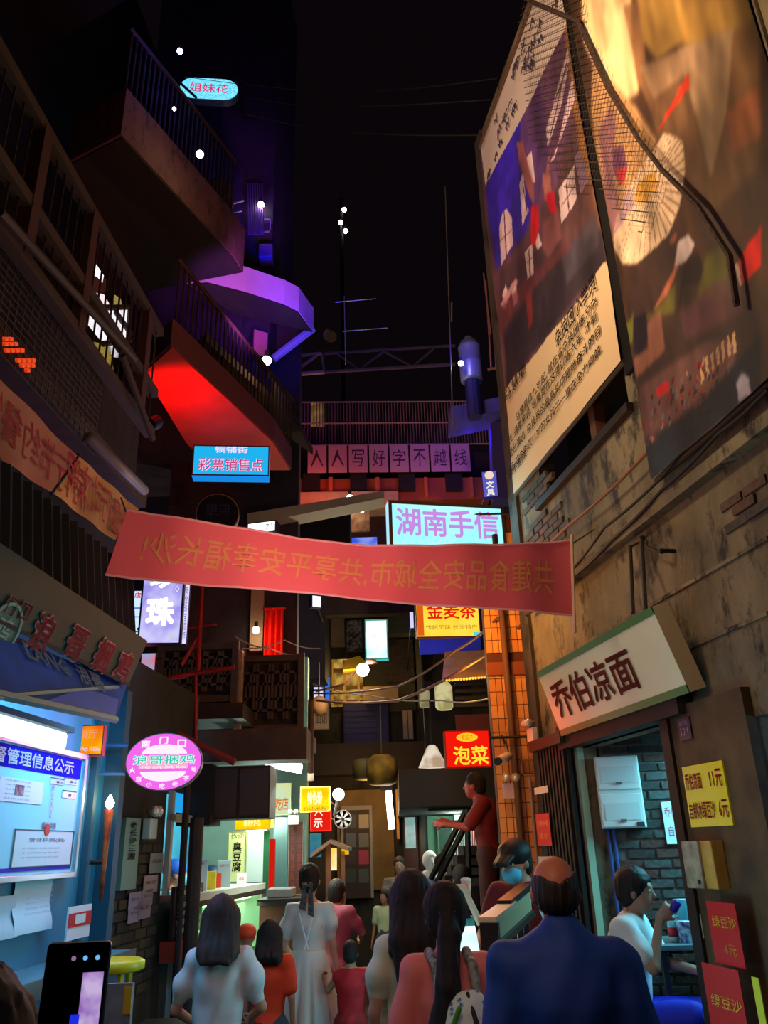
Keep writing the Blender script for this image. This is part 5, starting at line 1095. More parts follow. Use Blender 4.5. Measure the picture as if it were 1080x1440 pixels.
for k in range(7): q = radians(k*51.4); d = Vector((cos(q), 0, sin(q))); e = Vector((-sin(q), 0, cos(q))); mb = MB(); mb.prism([c+d*.015-e*.006, c+d*.075-e*.018, c+d*.075+e*.012, c+d*.015+e*.006], (0, -.008, 0)); obj('blade', mb, M('#c8c8c8', .4), t)
obj('hub', MB().tube(c, c-Vector((0, .03, 0)), .015, 10), black_metal, t)
# ================================================================== RED BANNER ACROSS THE ALLEY
bl_t, bl_b = PY(176, 716, 3.7), PY(148, 808, 3.7); br_t, br_b = PY(803, 760, 4.5), PY(806, 865, 4.5)
def bnf(u, v):
    p = (bl_b*(1-u)+br_b*u)*(1-v)+(bl_t*(1-u)+br_t*u)*v
    sag = -.028*4*u*(1-u)*(1.0 if v > .5 else 1.0); return p+Vector((0, .02*sin(u*13+v*2)+.008*sin(u*41), -.10*sin(pi*u)*v-.01*sin(pi*u)))
bt_ = thing('cloth_banner', 'long red cloth banner with mirrored faded gold characters strung across the alley', 'banner', bnf(.5, 0))
mb = MB(); mb.grid(bnf, 120, 10); red_cloth = M('#cc5c60', .75, noise=.25, scale=1.5, col2='#b8606c')
nt = red_cloth.node_tree; b_ = nt.nodes['Principled BSDF']
obj('cloth', mb, red_cloth, bt_, smooth=True)
u_ = (br_t-bl_t); u_.z = u_.z; uu = u_.normalized(); c0 = bnf(.5, .5); 
class Warp:
    n = Vector((0, -1, 0))
    def at(s, a, b, d=0): return bnf(.5+a/u_.length, .5+b/.32)-Vector((0, d, 0))
BR = Warp()

def bend(a, b):
    u = .5+a/u_.length; return (.035*sin(u*17+.8)+.02*sin(u*41))*-1
n_txt = '共建食品安全城市,共享平安幸福长沙!'
lettering(BR, n_txt, .0, -.0, u_.length*.93, .17, M('#c88a50', .7), .003, bt_, .009, mirror=True)
obj('hem_cord', MB().path([bnf(i/20, 1)+Vector((0, 0, .005)) for i in range(21)], .006, 5), M('#d8a0a0', .7), bt_); obj('hem_cord', MB().path([bnf(i/20, 0) for i in range(21)], .006, 5), M('#d8a0a0', .7), bt_)
obj('end_pole', MB().tube(bnf(1, 1)+Vector((.01, 0, .04)), PY(808, 890, 4.5), .01, 6), M('#c8a890', .5), bt_)
mb = MB(); mb.tube(bnf(1, .95), RW.hit(835, 745), .005, 4); mb.tube(bnf(0, .98), LP(-1.8).hit(170, 700), .005, 4); o = obj('tie_cord', mb, black_metal, bt_); o['kind'] = 'stuff'

# ================================================================== HUNAN GIFT SIGN AND THE RIGHT UPPER SIDE
r = at_px(630, 742, 6.9, 1.10, .48, 12); r.v = r.v
t = lightbox('light_sign', 'big pale cyan lightbox reading 湖南手信 above the red banner', r, .12, EMN('#9cf4f8', '#c8fbff', 1.1, 1.2), M('#40343a'), [('湖南手信', -.0, .08, .9, .56, EM('#c88ce4', 1), {'bold': .022})], .03, edge=EM('#b8ecff', 1))
light('AREA', r.at(0, 0, .1), '#90f0ff', 7, .9, to=r.at(0, -.4, 2), size_y=.4)
r = at_px(689, 681, 7.4, .155, .29, -12); t = lightbox('light_sign', 'small blue-violet upright sign reading 文具 at the upper right of the cyan lightbox', r, .05, EM('#6c68d8', .75), M('#1814a0'), [('文具', 0, -.16, .5, .56, EM('#f4f0d8', 1), {'vertical': True, 'bold': .03})], .008)
obj('round_emblem', MB().lathe(r.at(0, r.h*.33, .008), [(.045, 0), (.045, .004)], 18, r.n), EM('#f0d8c0', 1), t)
# side bracket of the cyan sign
mb = MB()
for y in (712, 728): mb.tube(PY(716, y, 6.9), PY(752, y+2, 6.9), .014, 6)
tag(obj('sign_bracket', mb, M('#1c1614')), 'black iron bracket holding the cyan lightbox to the right wall', 'bracket')

# ================================================================== BRIDGE GALLERY
G = FP(11.5, 3); 
def gp(x, y, d=0): return G.poly([(x, y)], d)[0]
br = thing('bridge_gallery', 'covered footbridge with thin railing crossing the alley behind the cyan sign', 'bridge', gp(545, 690))
def gbox(x0, y0, x1, y1, d0, d1, mat, nm, par=br, kind=None):
    r = G.rect(x0, y0, x1, y1); mb = MB(); r.panel(mb, d0, d1); o = obj(nm, mb, mat, par)
    if kind: o['kind'] = kind
    return o
gbox(400, 672, 690, 700, -.5, -.05, M('#9a4a26', .7, noise=.5, scale=3, col2='#6a2c1c'), 'beam')
gbox(396, 696, 560, 712, -.7, .1, M('#a88870', .7, noise=.3), 'floor_edge')
for x in (426, 492, 560, 626): gbox(x, 666, x+24, 690, -.05, .02, M('#181210', .8), 'dark_opening')
for x in (462, 528, 596, 660): gbox(x, 672, x+6, 698, -.05, .03, M('#b05a30', .7), 'bracket')
z0, z1 = gp(520, 626).z, gp(520, 566).z; ga, gb_ = G.uv(420, 600)[0], G.uv(690, 600)[0]
n = 64
for i in range(n+1):
    a = ga+(gb_-ga)*i/n; obj('baluster', MB().tube(G.at(a, z0, .02), G.at(a, z1, .02), .008, 5), M('#9a7464', .5, .3), br)
for z in (z1, (z0+z1)*.5, z0): obj('rail', MB().tube(G.at(ga, z, .02), G.at(gb_, z, .02), .014, 6), M('#a88070', .5, .3), br)
pc = [(G.uv(432+i*28.6, 648)[0], G.uv(432+(i+1)*28.6, 648)[0]) for i in range(8)]
pz0, pz1 = G.uv(545, 668)[1], G.uv(545, 630)[1]
for i, ch in enumerate('人人写好字不越线'):
    a0, a1 = pc[i]; rr = Rect(G.at((a0+a1)/2, (pz0+pz1)/2+.0, .12), G.u, G.v, (a1-a0)-.03, pz1-pz0)
    t = thing('character_board', 'board painted with the character %s, %s of eight hanging on the footbridge' % (ch, ['first from the left', 'second', 'third', 'fourth', 'fifth', 'sixth', 'seventh', 'last'][i]), 'sign', rr.base(), 'character boards on the footbridge')
    mb = MB(); rr.panel(mb, -.02, 0); obj('board', mb, M('#c08a94', .6, noise=.25, scale=4, col2='#a06c80'), t); lettering(rr, ch, 0, 0, rr.w*.66, rr.h*.62, M('#4a2440', .7), .004, t, .0)
light('POINT', PY(440, 700, 10.8), '#ff5a20', 12, .1); light('POINT', PY(600, 705, 10.9), '#ff6a28', 8, .1)
light('POINT', PY(660, 610, 10.2), '#2a20ff', 25, .1)
light('POINT', PY(440, 660, 10.6), '#ff4060', 5, .1)
mb = MB()
mb.box(-2.4, 11.9, 5.0, 2.4, 12.1, 8.2); struct('wall_bridge_back', mb, plaster('#1c1412', '#2a1e1a', '#100c0c', 1, 'bridge_plaster'))
r = FP(11.85).rect(438, 568, 456, 600); mb = MB(); r.panel(mb, 0, .03); tag(obj('lit_doorway', mb, EMN('#8a6a38', '#5a4020', .7, 6)), 'dim yellow lit doorway behind the footbridge railing', 'doorway')
# blue lit box room upper right with drum
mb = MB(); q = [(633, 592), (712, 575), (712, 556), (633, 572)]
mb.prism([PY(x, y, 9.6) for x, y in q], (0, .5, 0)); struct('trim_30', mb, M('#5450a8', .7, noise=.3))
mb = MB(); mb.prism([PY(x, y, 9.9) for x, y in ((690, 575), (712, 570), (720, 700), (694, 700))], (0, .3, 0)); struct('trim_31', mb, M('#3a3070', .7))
c = PY(661, 505, 9.4); t = thing('water_drum', 'blue lit upright drum tank on the upper right roof', 'tank', c-Vector((0, 0, .3))); obj('stand', MB().lathe(c, [(.1, -.9), (.1, -.35)], 10), M('#2a2860', .6), t)
obj('tank_body', MB().lathe(c, [(.14, -.35), (.15, -.34), (.15, -.1), (.16, -.08), (.15, -.06), (.15, .15), (.16, .17), (.15, .19), (.12, .26), (.05, .3)], 20), M('#8890c8', .35, .3), t, smooth=True)
obj('tank_lid', MB().lathe(c, [(.05, .3), (.06, .31), (.06, .34), (.03, .35)], 12), M('#6068a0', .4), t)
light('POINT', PY(650, 500, 8.9), '#1a18ff', 6, .08)
bulb(648, 511, 9.0, .035, '#ffffff', 14, 'bright white bulb beside the blue lit drum', 0)
mb = MB()
for x in (683, 690, 697): mb.tube(PY(x, 395, 8.6), PY(x+8, 520, 8.6), .012, 5)
mb.tube(PY(680, 384, 8.6), PY(690, 470, 8.6), .012, 5); mb.tube(PY(705, 518, 8.6), Vector((1.3, 6.85, PY(705, 518, 8.6).z-.3)), .02, 5); mb.tube(PY(686, 520, 8.6), PY(712, 515, 8.6), .02, 5); o = tag(obj('window_cage', mb, M('#8a5a4c', .6)), 'small barred window cage at the left edge of the acrobat poster', 'cage')
# spots under bridge
for i, (x, y) in enumerate(((492, 701), (527, 701), (509, 718))):
    bulb(x, y, 11.0, (.055, .04, .035)[i], '#fff0e0', (12, 8, 6)[i], ['leftmost', 'rightmost', 'lowest'][i]+' of three spot bulbs under the footbridge', 6 if i == 0 else 0, '#ffd0a0')
r = FP(11.2).rect(494, 712, 520, 748); mb = MB(); r.panel(mb, 0, .03); tag(obj('lit_panel', mb, M('#8a7450', .7, noise=.8, scale=8, col2='#3a2c20')), 'worn panel lit by the spot bulbs left of the cyan lightbox', 'panel')
r = FP(11.0).rect(494, 756, 531, 768); lightbox('box_sign', 'blue and white glowing sign edge just above the red banner', r, .05, EMN('#3858e0', '#d8e8ff', 1, 2), M('#202080'), [], .006)
mb = MB(); mb.prism([PY(x, y, 10.2) for x, y in ((300, 770), (300, 720), (400, 716), (492, 712), (492, 790))], (0, .2, 0)); struct('wall_mid_dark', mb, M('#151212', .9))

# ================================================================== BACK BUILDING
BB = FP(13.4)
def bb(x0, y0, x1, y1, d0, d1, mat, nm, par=None, kind='structure'):
    r = BB.rect(x0, y0, x1, y1); mb = MB(); r.panel(mb, d0, d1); o = obj(nm, mb, mat, par)
    if kind == 'structure' and par is None: o['kind'] = 'structure'
    return o
mb = MB(); mb.box(-2.6, 13.45, 0, 2.6, 13.7, 6.5); struct('wall_back', mb, plaster('#26221e', '#3a342c', '#181614', 1.2, 'back_plaster'))
# ground floor: door with panes, yellow wall
bb(474, 1112, 556, 1250, 0, .04, M('#7a6230', .7, noise=.5, scale=3, col2='#4c3c24'), 'trim_32')
t = thing('wooden_door', 'dark wooden door with square glazed panes and a red cloth at the alley end', 'door', BB.rect(484, 1140, 522, 1258).base())
bb(480, 1134, 526, 1262, .04, .09, M('#8a8478', .6), 'door_frame', t); bb(484, 1140, 522, 1262, .09, .12, M('#2a1c16', .6), 'door_leaf', t)
for j, y in enumerate((1146, 1172, 1196, 1222)):
    for i, x in enumerate((487, 505)): bb(x, y, x+14, y+19, .12, .13, M(('#8a8060', '#5a5c50', '#902038', '#3c4640')[j] if i else ('#303438', '#48505a', '#301820', '#2a3430')[j], .4), 'pane', t)
light('POINT', PY(520, 1120, 12.2), '#ffb030', 22, .1)
# fluorescent upright lamp
c0, c1 = PY(546, 1112, 12.0), PY(551, 1166, 12.0); t = thing('upright_lamp', 'upright fluorescent lamp on the ochre pillar at the alley end', 'lamp', c1)
obj('tube', MB().tube(c0, c1, .045, 10), EM('#fff8f4', 7), t); obj('bracket', MB().box(c0.x-.1, 12.0, c0.z, c0.x+.06, 12.15, c0.z+.08), black_metal, t)
light('POINT', (c0+c1)/2-Vector((0, .15, 0)), '#ffe8d0', 16, .08)
bb(556, 1112, 562, 1180, .05, .3, M('#c88c20', .6), 'trim_33')
# ochre hanging basket / lantern shape over it
c = PY(537, 1083, 11.6); t = thing('ochre_tarpaulin', 'ochre rolled tarpaulin bundle hanging above the upright lamp', 'tarpaulin', c-Vector((0, 0, .18)))
mb = MB(); mb.lathe(c, [(.12, -.2), (.2, -.17), (.215, 0), (.2, .14), (.12, .2)], 16); obj('bundle', mb, M('#74601c', .8, noise=.7, scale=6, col2='#2c2410', bump=.8), t, smooth=True)
c2 = PY(512, 1082, 11.8); obj('bundle', MB().lathe(c2, [(.1, -.14), (.16, -.12), (.17, .1), (.1, .14)], 14), M('#4c4a28', .7, noise=.4, scale=6, bump=.5), t, smooth=True)
obj('cord', MB().tube(c+Vector((0, 0, .18)), c+Vector((0, 0, 1.0)), .008, 4), black_metal, t)
light('POINT', PY(537, 1060, 11.0), '#ffcc40', 3, .05)
# first floor: navy panel, beams
bb(484, 994, 548, 1052, .05, .3, M('#0a0938', .7), 'trim_34')
t = thing('roller_shutter', 'navy blue roller shutter box under the yellow lit windows', 'shutter', BB.rect(484, 994, 548, 1052).base())
for k in range(7): bb(486, 997+k*7.8, 546, 1003.5+k*7.8, .3, .33, M('#0e0c58', .6), 'slat', t)
bb(440, 1052, 640, 1088, .1, .5, M('#221c18', .8, noise=.4), 'trim_35')
r = FP(12.8).rect(441, 984, 463, 1026); lightbox('shop_board', 'worn beige shop board with black characters at the end of the left balcony', r, .05, M('#9a9080', .6, noise=.3), M('#5a5048'), [('面馆', 0, -.1, .7, .4, M('#2c241c'), {})], .01)
c = PY(449, 992, 11.4); tag(obj('paper_lantern', MB().ball(c, .12, 14, 1.1).tube(c, c+Vector((0, 0, .6)), .006, 5), M('#b88c60', .7, noise=.2), smooth=True), 'dull orange round paper lantern above the beige shop board', 'lantern')
# lit lattice window + blue sign
t = thing('lattice_window', 'blue-white lit lattice window behind the left balcony end', 'window', PY(447, 985, 12.5)); r = FP(12.5).rect(440, 946, 456, 984); mb = MB(); r.panel(mb, 0, .01); obj('lit_pane', mb, EM('#d8dcff', 1.0), t)
mb = MB()
for k in range(4): r.panel(mb, .01, .03, 0, -.5, -.5+k*.31, .5, -.5+k*.31+.07)
for k in range(3): r.panel(mb, .01, .03, 0, -.5+k*.46, -.5, -.5+k*.46+.09, .5)
obj('lattice', mb, M('#1c1828'), t)
r = FP(12.4).rect(457, 952, 464, 986); lightbox('light_sign', 'slim bright blue sign right of the lattice window', r, .03, EM('#3878e8', .9), M('#1830a0'), [], .004)
# white flag sign, red curtain
r = at_px(445, 846, 10.5, .14, .17, 28); lightbox('light_sign', 'small white glowing sign just under the red banner left of centre', r, .08, EM('#f0e8ff', 1.3), M('#181c30'), [], .008)
rcn = FP(8.9).rect(372, 856, 397, 958); mb = MB(); mb.grid(lambda u, v: rcn.at((u-.5)*rcn.w, (v-.5)*rcn.h, .03*sin(u*22)), 40, 4); tag(obj('red_curtain', mb.tube(rcn.at(-rcn.w*.6, rcn.h/2, 0), rcn.at(rcn.w*.6, rcn.h/2, 0), .015, 6).tube(rcn.at(0, rcn.h/2, 0), rcn.at(0, rcn.h/2, -.15), .01, 5), M('#d8180c', .7), smooth=True), 'bright red hanging curtain on the balcony behind the bare bulb', 'curtain')
light('POINT', PY(388, 910, 8.5), '#ff3a18', 4, .05)
bulb(360, 886, 8.7, .04, '#fff0c8', 16, 'bare warm bulb left of the red curtain', 3)
mb = MB(); mb.box(PY(352, 870, 8.9).x, 8.9, PY(352, 915, 8.9).z, PY(370, 870, 8.9).x, 9.0, PY(352, 830, 8.9).z); tag(obj('bamboo_blind', mb, M('#8a7c68', .7, noise=.4, scale=20, stretch=(8, 1, 1))), 'pale hanging blind lit by the bare bulb', 'blind')
bb(400, 830, 468, 980, .2, 1.6, M('#16182c', .8, noise=.4), 'trim_36')
# second floor of back building
bb(466, 874, 486, 912, .1, .3, M('#7a6c58', .7, noise=.3), 'trim_37')
r = BB.rect(488, 876, 510, 918); mb = MB(); r.panel(mb, .1, .16); t = tag(obj('carved_screen', mb, M('#8a8890', .7, noise=1.0, scale=22, col2='#141216')), 'dark carved screen panel left of the cyan lightbox', 'screen')
r = at_px(529.5, 899, 11.2, .325, .57, 0); lightbox('light_sign', 'blank overexposed cyan-white lightbox in the middle of the alley', r, .1, EMN('#58f0e8', '#f0ffff', 1.3, 2.2, .3, .5), M('#40c8c0'), [], .02, edge=EM('#50d8d0', .8))
light('AREA', r.at(0, 0, .1), '#80fff0', 5, .5, to=r.at(0, -.3, 3))
c = PY(510, 942, 10.6); t = thing('street_lamp', 'overexposed white street lamp with shade at the centre of the alley', 'lamp', c-Vector((0, 0, .08)))
obj('globe', MB().ball(c, .085, 14), EM('#fff4e8', 16), t, smooth=True); obj('arm', MB().path([c+Vector((-.02, .05, .05)), c+Vector((-.25, .3, -.12)), PY(445, 972, 11.4)], .015, 6), M('#7a4a3a'), t)
obj('shade', MB().lathe(c+Vector((.12, .02, .1)), [(.1, -.02), (.06, .03), (.02, .05)], 14), M('#7a4438', .6), t, smooth=True)
light('POINT', c-Vector((0, .12, .02)), '#ffdcb0', 90, .08)
# yellow lit awning + windows
mb = MB(); mb.prism([PY(x, y, 12.6) for x, y in ((486, 928), (505, 922), (514, 930), (500, 940), (482, 942))], (0, .25, 0)); tag(obj('small_awning', mb, M('#c8a030', .7)), 'small yellow awning left of the white street lamp', 'awning')
t = thing('timber_window', 'lit timber window with yellow frames under the small yellow awning', 'window', BB.rect(466, 932, 512, 994).base())
bb(466, 930, 512, 994, .1, .14, EMN('#6a4c1c', '#c8a048', .9, 5), 'lit_back', t)
light('POINT', PY(490, 955, 12.6), '#ffd070', 8, .05)
for x in (466, 483, 503): bb(x, 932, x+4, 994, .14, .22, M('#c8a458', .6), 'window_post', t)
for y in (944, 968, 988): bb(466, y, 512, y+3, .14, .2, M('#6a4428', .6), 'window_bar', t)
bb(512, 975, 560, 992, .3, .6, M('#a88c68', .7, noise=.3), 'trim_38')
bw_ = bb(545, 904, 582, 962, .1, .2, M('#5a4634', .8, noise=.6, scale=12), 'trim_39')
bricks(Plane(BB.at(0, 0, .2), BB.u, BB.v), bw_, lambda a, b: True, BB.uv(547, 930)[0], BB.uv(580, 930)[0], BB.uv(560, 962)[1], BB.uv(560, 906)[1], bw=.12, bh=.055, proud=.01)
bb(545, 876, 584, 900, .2, .5, M('#5c5a50', .7, noise=.3), 'trim_40'); bb(583, 905, 594, 1000, .25, .5, M('#6a6048', .7, noise=.3), 'trim_41')
bb(500, 930, 585, 1000, .0, .08, M('#4a4638', .8, noise=.4), 'trim_42')
r = BB.rect(565, 1000, 582, 1042); t = thing('shuttered_window', 'small window with two pale shutters right of the navy shutter', 'window', r.base()); mb = MB(); r.panel(mb, .1, .14); obj('frame', mb, M('#4a3430'), t)
for s in (-.24, .24): rr = r.sub(s-.2, -.46, s+.2, .46); mb = MB(); rr.panel(mb, .14, .17); obj('shutter', mb, M('#9a8a7c', .6, noise=.3), t)
# yellow sign with red characters
r = FP(9.4).rect(583, 840, 677, 895); r = Rect(r.o, (cos(radians(4)), sin(radians(4)), 0), (0, 0, 1), r.w, r.h); t = lightbox('light_sign', 'yellow and orange lightbox with big red characters 金麦茶 under the banner', r, .08, EMN('#ffdc48', '#ffc020', 1.1, 2.0), M('#8a3a10'), [('金麦茶', .06, .14, .78, .4, EM('#e81c10', 1), {'bold': .02}), ('传统风味 长沙特产', .05, -.26, .8, .12, EM('#b87818', 1))], .012)
mb = MB(); r.panel(mb, .006, .01, 0, -.48, -.45, -.38, .45); obj('red_margin', mb, EM('#e86018', .95), t)
r = FP(9.35).rect(590, 899, 677, 917); mb = MB(); r.panel(mb, -.05, 0); tag(obj('blue_fascia', mb, M('#1c38e0', .4)), 'deep blue fascia strip under the yellow lightbox', 'fascia')
light('POINT', PY(610, 908, 8.9), '#4060ff', 2.0, .05)
r = FP(9.3).rect(666, 889, 677, 894); mb = MB(); r.panel(mb, 0, .01); tag(obj('cyan_plate', mb, EM('#60e0f0', .9)), 'tiny cyan plate at the lower right of the yellow lightbox', 'sign')
r = at_px(579, 872, 9.8, .05, .21, 0); lightbox('light_sign', 'slim lavender-white lightbox left of the yellow lightbox', r, .04, EM('#d0ccf8', 1.1), M('#3830a0'), [], .004)
# lit corrugated awning
t = thing('corrugated_awning', 'yellow lit awning with scalloped corrugated edge beside the tiled column', 'awning', PY(655, 950, 8.6))
mb = MB(); pts = [PY(626, 918, 9.2), PY(684, 915, 9.2), PY(684, 950, 8.4), PY(622, 958, 8.4)]; mb.prism(pts, (0, .04, .02)); obj('awning_sheet', mb, M('#c89a38', .6, noise=.4, scale=5, col2='#8a6420'), t)
for i in range(14): x = 628+i*4.1; obj('scallop', MB().tube(PY(x, 957-i*.35, 8.4), PY(x, 952-i*.35, 8.7), .014, 8), M('#e0d0a0', .5), t)
light('POINT', PY(662, 955, 8.0), '#ffb838', 16, .05)
light('POINT', PY(640, 930, 9.9), '#ffc850', 1, .05)
# dark openings, balcony behind column
mb = MB(); mb.box(PY(594, 960, 9.8).x, 9.8, PY(600, 1140, 9.8).z, .98, 9.95, PY(600, 958, 9.8).z); struct('wall_mid_right', mb, M('#181210', .9, noise=.3))
for k, y in enumerate((962, 972, 982, 992)): a, b = PY(640, y, 9.6), PY(688, y-2, 9.6); tag(obj('louvre_slat', MB().box(a.x, 9.6, a.z-.02, b.x, 9.68, a.z+.02), M('#241c1a', .5)), 'dark louvre slat right of the white lantern, %s from the top' % ('first', 'second', 'third', 'fourth')[k], 'slat', 'louvre slats')
for i, (x, y, rr_, hh, l) in enumerate(((624, 979, .1, .3, 'large white cylindrical lantern left of the tiled column'), (597, 982, .06, .2, 'small pale cylindrical lantern left of the large one'))):
    c = PY(x, y, 9.3); t = thing('cylinder_lantern', l, 'lantern', c-Vector((0, 0, hh/2))); obj('shade', MB().lathe(c, [(rr_*.8, -hh/2), (rr_, -hh*.4), (rr_, hh*.35), (rr_*.7, hh/2)], 16), EMN('#e8dca0', '#b0a468', .75 if i == 0 else .4, 6), t, smooth=True); obj('hanger', MB().tube(c+Vector((0, 0, hh/2)), c+Vector((0, 0, hh/2+.25)), .008, 5), black_metal, t)
r = FP(9.5).rect(640, 1006, 690, 1030); mb = MB(); r.panel(mb, 0, .03); tag(obj('maroon_panel', mb, M('#5a1a20', .7)), 'dull maroon panel above the red pickle sign', 'panel')
# pickle sign
r = at_px(657.5, 1053, 6.85, .37, .29, 4); t = lightbox('light_sign', 'bright red lightbox reading 泡菜 beside the tiled column', r, .08, EM('#f01808', 1.05), M('#a00c08'), [('泡菜', .06, -.18, .78, .5, EM('#f8d830', 1.1), {'bold': .02})], .008)
obj('yellow_oval', MB().prism([r.at(r.w*(.0+.24*cos(2*pi*i/24)), r.h*(.31+.12*sin(2*pi*i/24)), .008) for i in range(24)], r.n*.003), EM('#f8c020', 1.1), t); lettering(r, '老坛子', 0, r.h*.31, r.w*.26, r.h*.13, EM('#e04010', 1), .013, t)
light('AREA', r.at(0, 0, .06), '#ff2010', 4, .3, to=r.at(0, 0, 2))
# pendant cone lamp
c = PY(608, 1064, 9.0); t = thing('pendant_lamp', 'white cone pendant lamp left of the red 泡菜 sign', 'lamp', c-Vector((0, 0, .12)))
obj('cone_shade', MB().lathe(c, [(.155, -.11), (.15, -.1), (.06, .09), (.03, .12)], 20), EMN('#fff0d8', '#c8a888', .8, 5), t, smooth=True); obj('bulb', MB().ball(c-Vector((0, 0, .06)), .035), EM('#fff4d8', 10), t, smooth=True); obj('cord', MB().tube(c+Vector((0, 0, .12)), c+Vector((0, 0, .6)), .008, 5), black_metal, t)
light('POINT', c-Vector((0, .05, .16)), '#ffe4c0', 5, .04)
# overhead dark mass (passage ceiling)
mb = MB(); a = PY(560, 1086, 9.8); mb.box(a.x, 9.4, PY(560, 1138, 9.8).z, 1.9, 13.4, a.z); struct('ceiling_passage', mb, M('#1a1412', .9))
# passage: teal room
mb = MB(); q = FP(12.6).rect(600, 1138, 700, 1290); mb.box(q.o.x-q.w/2, 12.6, 0, q.o.x+q.w/2+.6, 12.75, q.o.z+q.h/2); struct('wall_passage_teal', mb, M('#7ab49c', .7, noise=.3, scale=2, col2='#4c8470'))
light('POINT', PY(640, 1150, 11.6), '#d0ffe8', 22, .1)
r = FP(12.5).rect(614, 1158, 652, 1312); t = thing('passage_door', 'grey green doorway frame in the teal passage behind the stair rail', 'door', r.base())
mb = MB(); r.panel(mb, 0, .03, 0, -.5, -.5, .5, .5); obj('door_leaf', mb, M('#46685a', .6, noise=.4), t); mb = MB()
for q_ in ((-.5, -.5, -.42, .5), (.42, -.5, .5, .5), (-.5, .46, .5, .5)): r.panel(mb, .03, .07, 0, *q_)
obj('door_frame', mb, M('#5a7c6c', .6), t)
r = FP(12.3).rect(637, 1139, 674, 1153); lightbox('light_sign', 'white glowing box lamp over the teal passage doorway', r, .06, EM('#f4fff8', 1.6), M('#2c3834'), [('出口', .4, -.1, .2, .5, EM('#404848', 1))], .008)
# barred gate with red cloth
t = thing('barred_gate', 'white barred gate with red cloth behind it at the passage', 'gate', FP(12.0).rect(635, 1165, 682, 1260).base()); g_ = FP(12.0)
for i in range(15): x = 636+i*3.3; obj('bar', MB().tube(g_.hit(x, 1164), g_.hit(x+2, 1262), .011, 5), M('#b8b4b0', .4, .3), t)
r = FP(12.1).rect(661, 1162, 680, 1192); mb = MB(); r.panel(mb, 0, .02); obj('red_cloth', mb, M('#b82018', .7), t)
light('POINT', PY(668, 1150, 11.4), '#ffe0d0', 5, .05)
t = thing('picket_fence', 'low white picket row in front of the barred gate', 'fence', PY(625, 1262, 10.6)); 
for i in range(9): x = 617+i*3.6; obj('picket', MB().tube(PY(x, 1236, 10.6), PY(x+1, 1254, 10.6), .012, 5, .004), M('#a8a49c'), t)
# glazed narrow door at left of passage
r = FP(12.9).rect(566, 1130, 590, 1246); t = thing('glazed_door', 'narrow door with pale glowing panes left of the teal passage', 'door', r.base())
mb = MB(); r.panel(mb, 0, .05); obj('door_leaf', mb, M('#3a2a28', .6), t)
for q_ in ((-.42, .62-.2, -.22, .5-.02), (-.12, .62-.2, .3, .5-.02), (-.38, -.05, .36, .34)): mb = MB(); r.panel(mb, .05, .06, 0, *q_); obj('pane', mb, EMN('#90b8b0', '#c8e0d8', .75, 4), t)
mb = MB(); r.panel(mb, .05, .06, 0, -.38, -.45, .36, -.1); obj('lower_panel', mb, M('#4a2428', .6), t)
mb = MB(); mb.tube(PY(594, 1125, 12.4), PY(597, 1260, 12.4), .06, 8); tag(obj('drain_pipe', mb, M('#34302e', .6), smooth=True), 'dark thick drain pipe between the glazed door and the teal passage', 'pipe')
# stairs with rail and landing
t = thing('stair_rail', 'black double stair handrail rising towards the tiled column', 'handrail', PY(607, 1245, 9.3))
obj('rail', MB().tube(PY(606, 1236, 9.3), PY(655, 1140, 9.0), .03, 8), M('#0c0b0b', .35), t); obj('rail', MB().tube(PY(612, 1246, 9.3), PY(660, 1150, 9.0), .03, 8), M('#0c0b0b', .35), t); obj('post', MB().tube(PY(657, 1138, 9.0), PY(660, 1260, 9.0), .03, 8), M('#0c0b0b', .35), t)
for i in range(6):
    a = PY(608+i*8.5, 1262-i*14, 9.4); mb = MB(); mb.box(a.x, 9.3, a.z-.1, .95, 10.1, a.z+.02) ; struct('stair_step' if False else 'trim_%d' % (50+i), mb, M('#2c2624', .8))
mb = MB(); a = PY(690, 1262, 8.4); mb.box(PY(684, 1200, 8.2).x, 7.9, 0, 1.2, 8.8, .78); struct('floor_landing', mb, M('#4a2018', .8))
mb = MB(); a = PY(668, 1180, 8.0); mb.box(a.x+.05, 7.8, .0, PY(692, 1180, 8.0).x+.05, 7.88, .9); struct('trim_60', mb, M('#6a2418', .7))
# ================================================================== CENTRE LEFT: small roofed stall
rf = thing('roofed_cart', 'small cart with a little pitched roof and warm lamp behind the dress woman', 'cart', Vector((PY(462, 1290, 8.6).x, 8.6, 0)))
A, B, C_ = PY(437, 1206, 8.4), PY(464, 1186, 8.4), PY(490, 1197, 8.4)
for p, q in ((A, B), (B, C_)): mb = MB(); mb.prism([p, q, q+Vector((0, .7, .0)), p+Vector((0, .7, 0))], (0, 0, .035)); obj('roof_board', mb, M('#4a3830', .6, noise=.3), rf)
obj('post', MB().box(B.x-.05, 8.5, 0, B.x-.0, 8.56, B.z), M('#3a2018', .6), rf); obj('post', MB().box(C_.x-.08, 8.5, 0, C_.x-.04, 8.56, C_.z), M('#3a2018', .6), rf)
mb = MB(); p = PY(466, 1205, 8.55); mb.box(p.x-.055, 8.55, p.z-.12, p.x+.05, 8.6, p.z+.08); obj('lit_menu', mb, EMN('#ffd050', '#fff0c0', 1.1, 8), rf)
mb = MB(); p = PY(486, 1197, 8.5); mb.box(p.x-.04, 8.5, p.z-.03, p.x+.03, 8.55, p.z+.02); obj('yellow_corner', mb, EM('#e8b820', .9), rf)
obj('cart_body', MB().box(B.x-.15, 8.4, 0, C_.x-.1, 8.95, 1.12), M('#5a3020', .6, noise=.3), rf); obj('cart_top', MB().box(B.x-.2, 8.35, 1.12, C_.x-.05, 9.0, 1.16), M('#8a4a28', .4), rf)
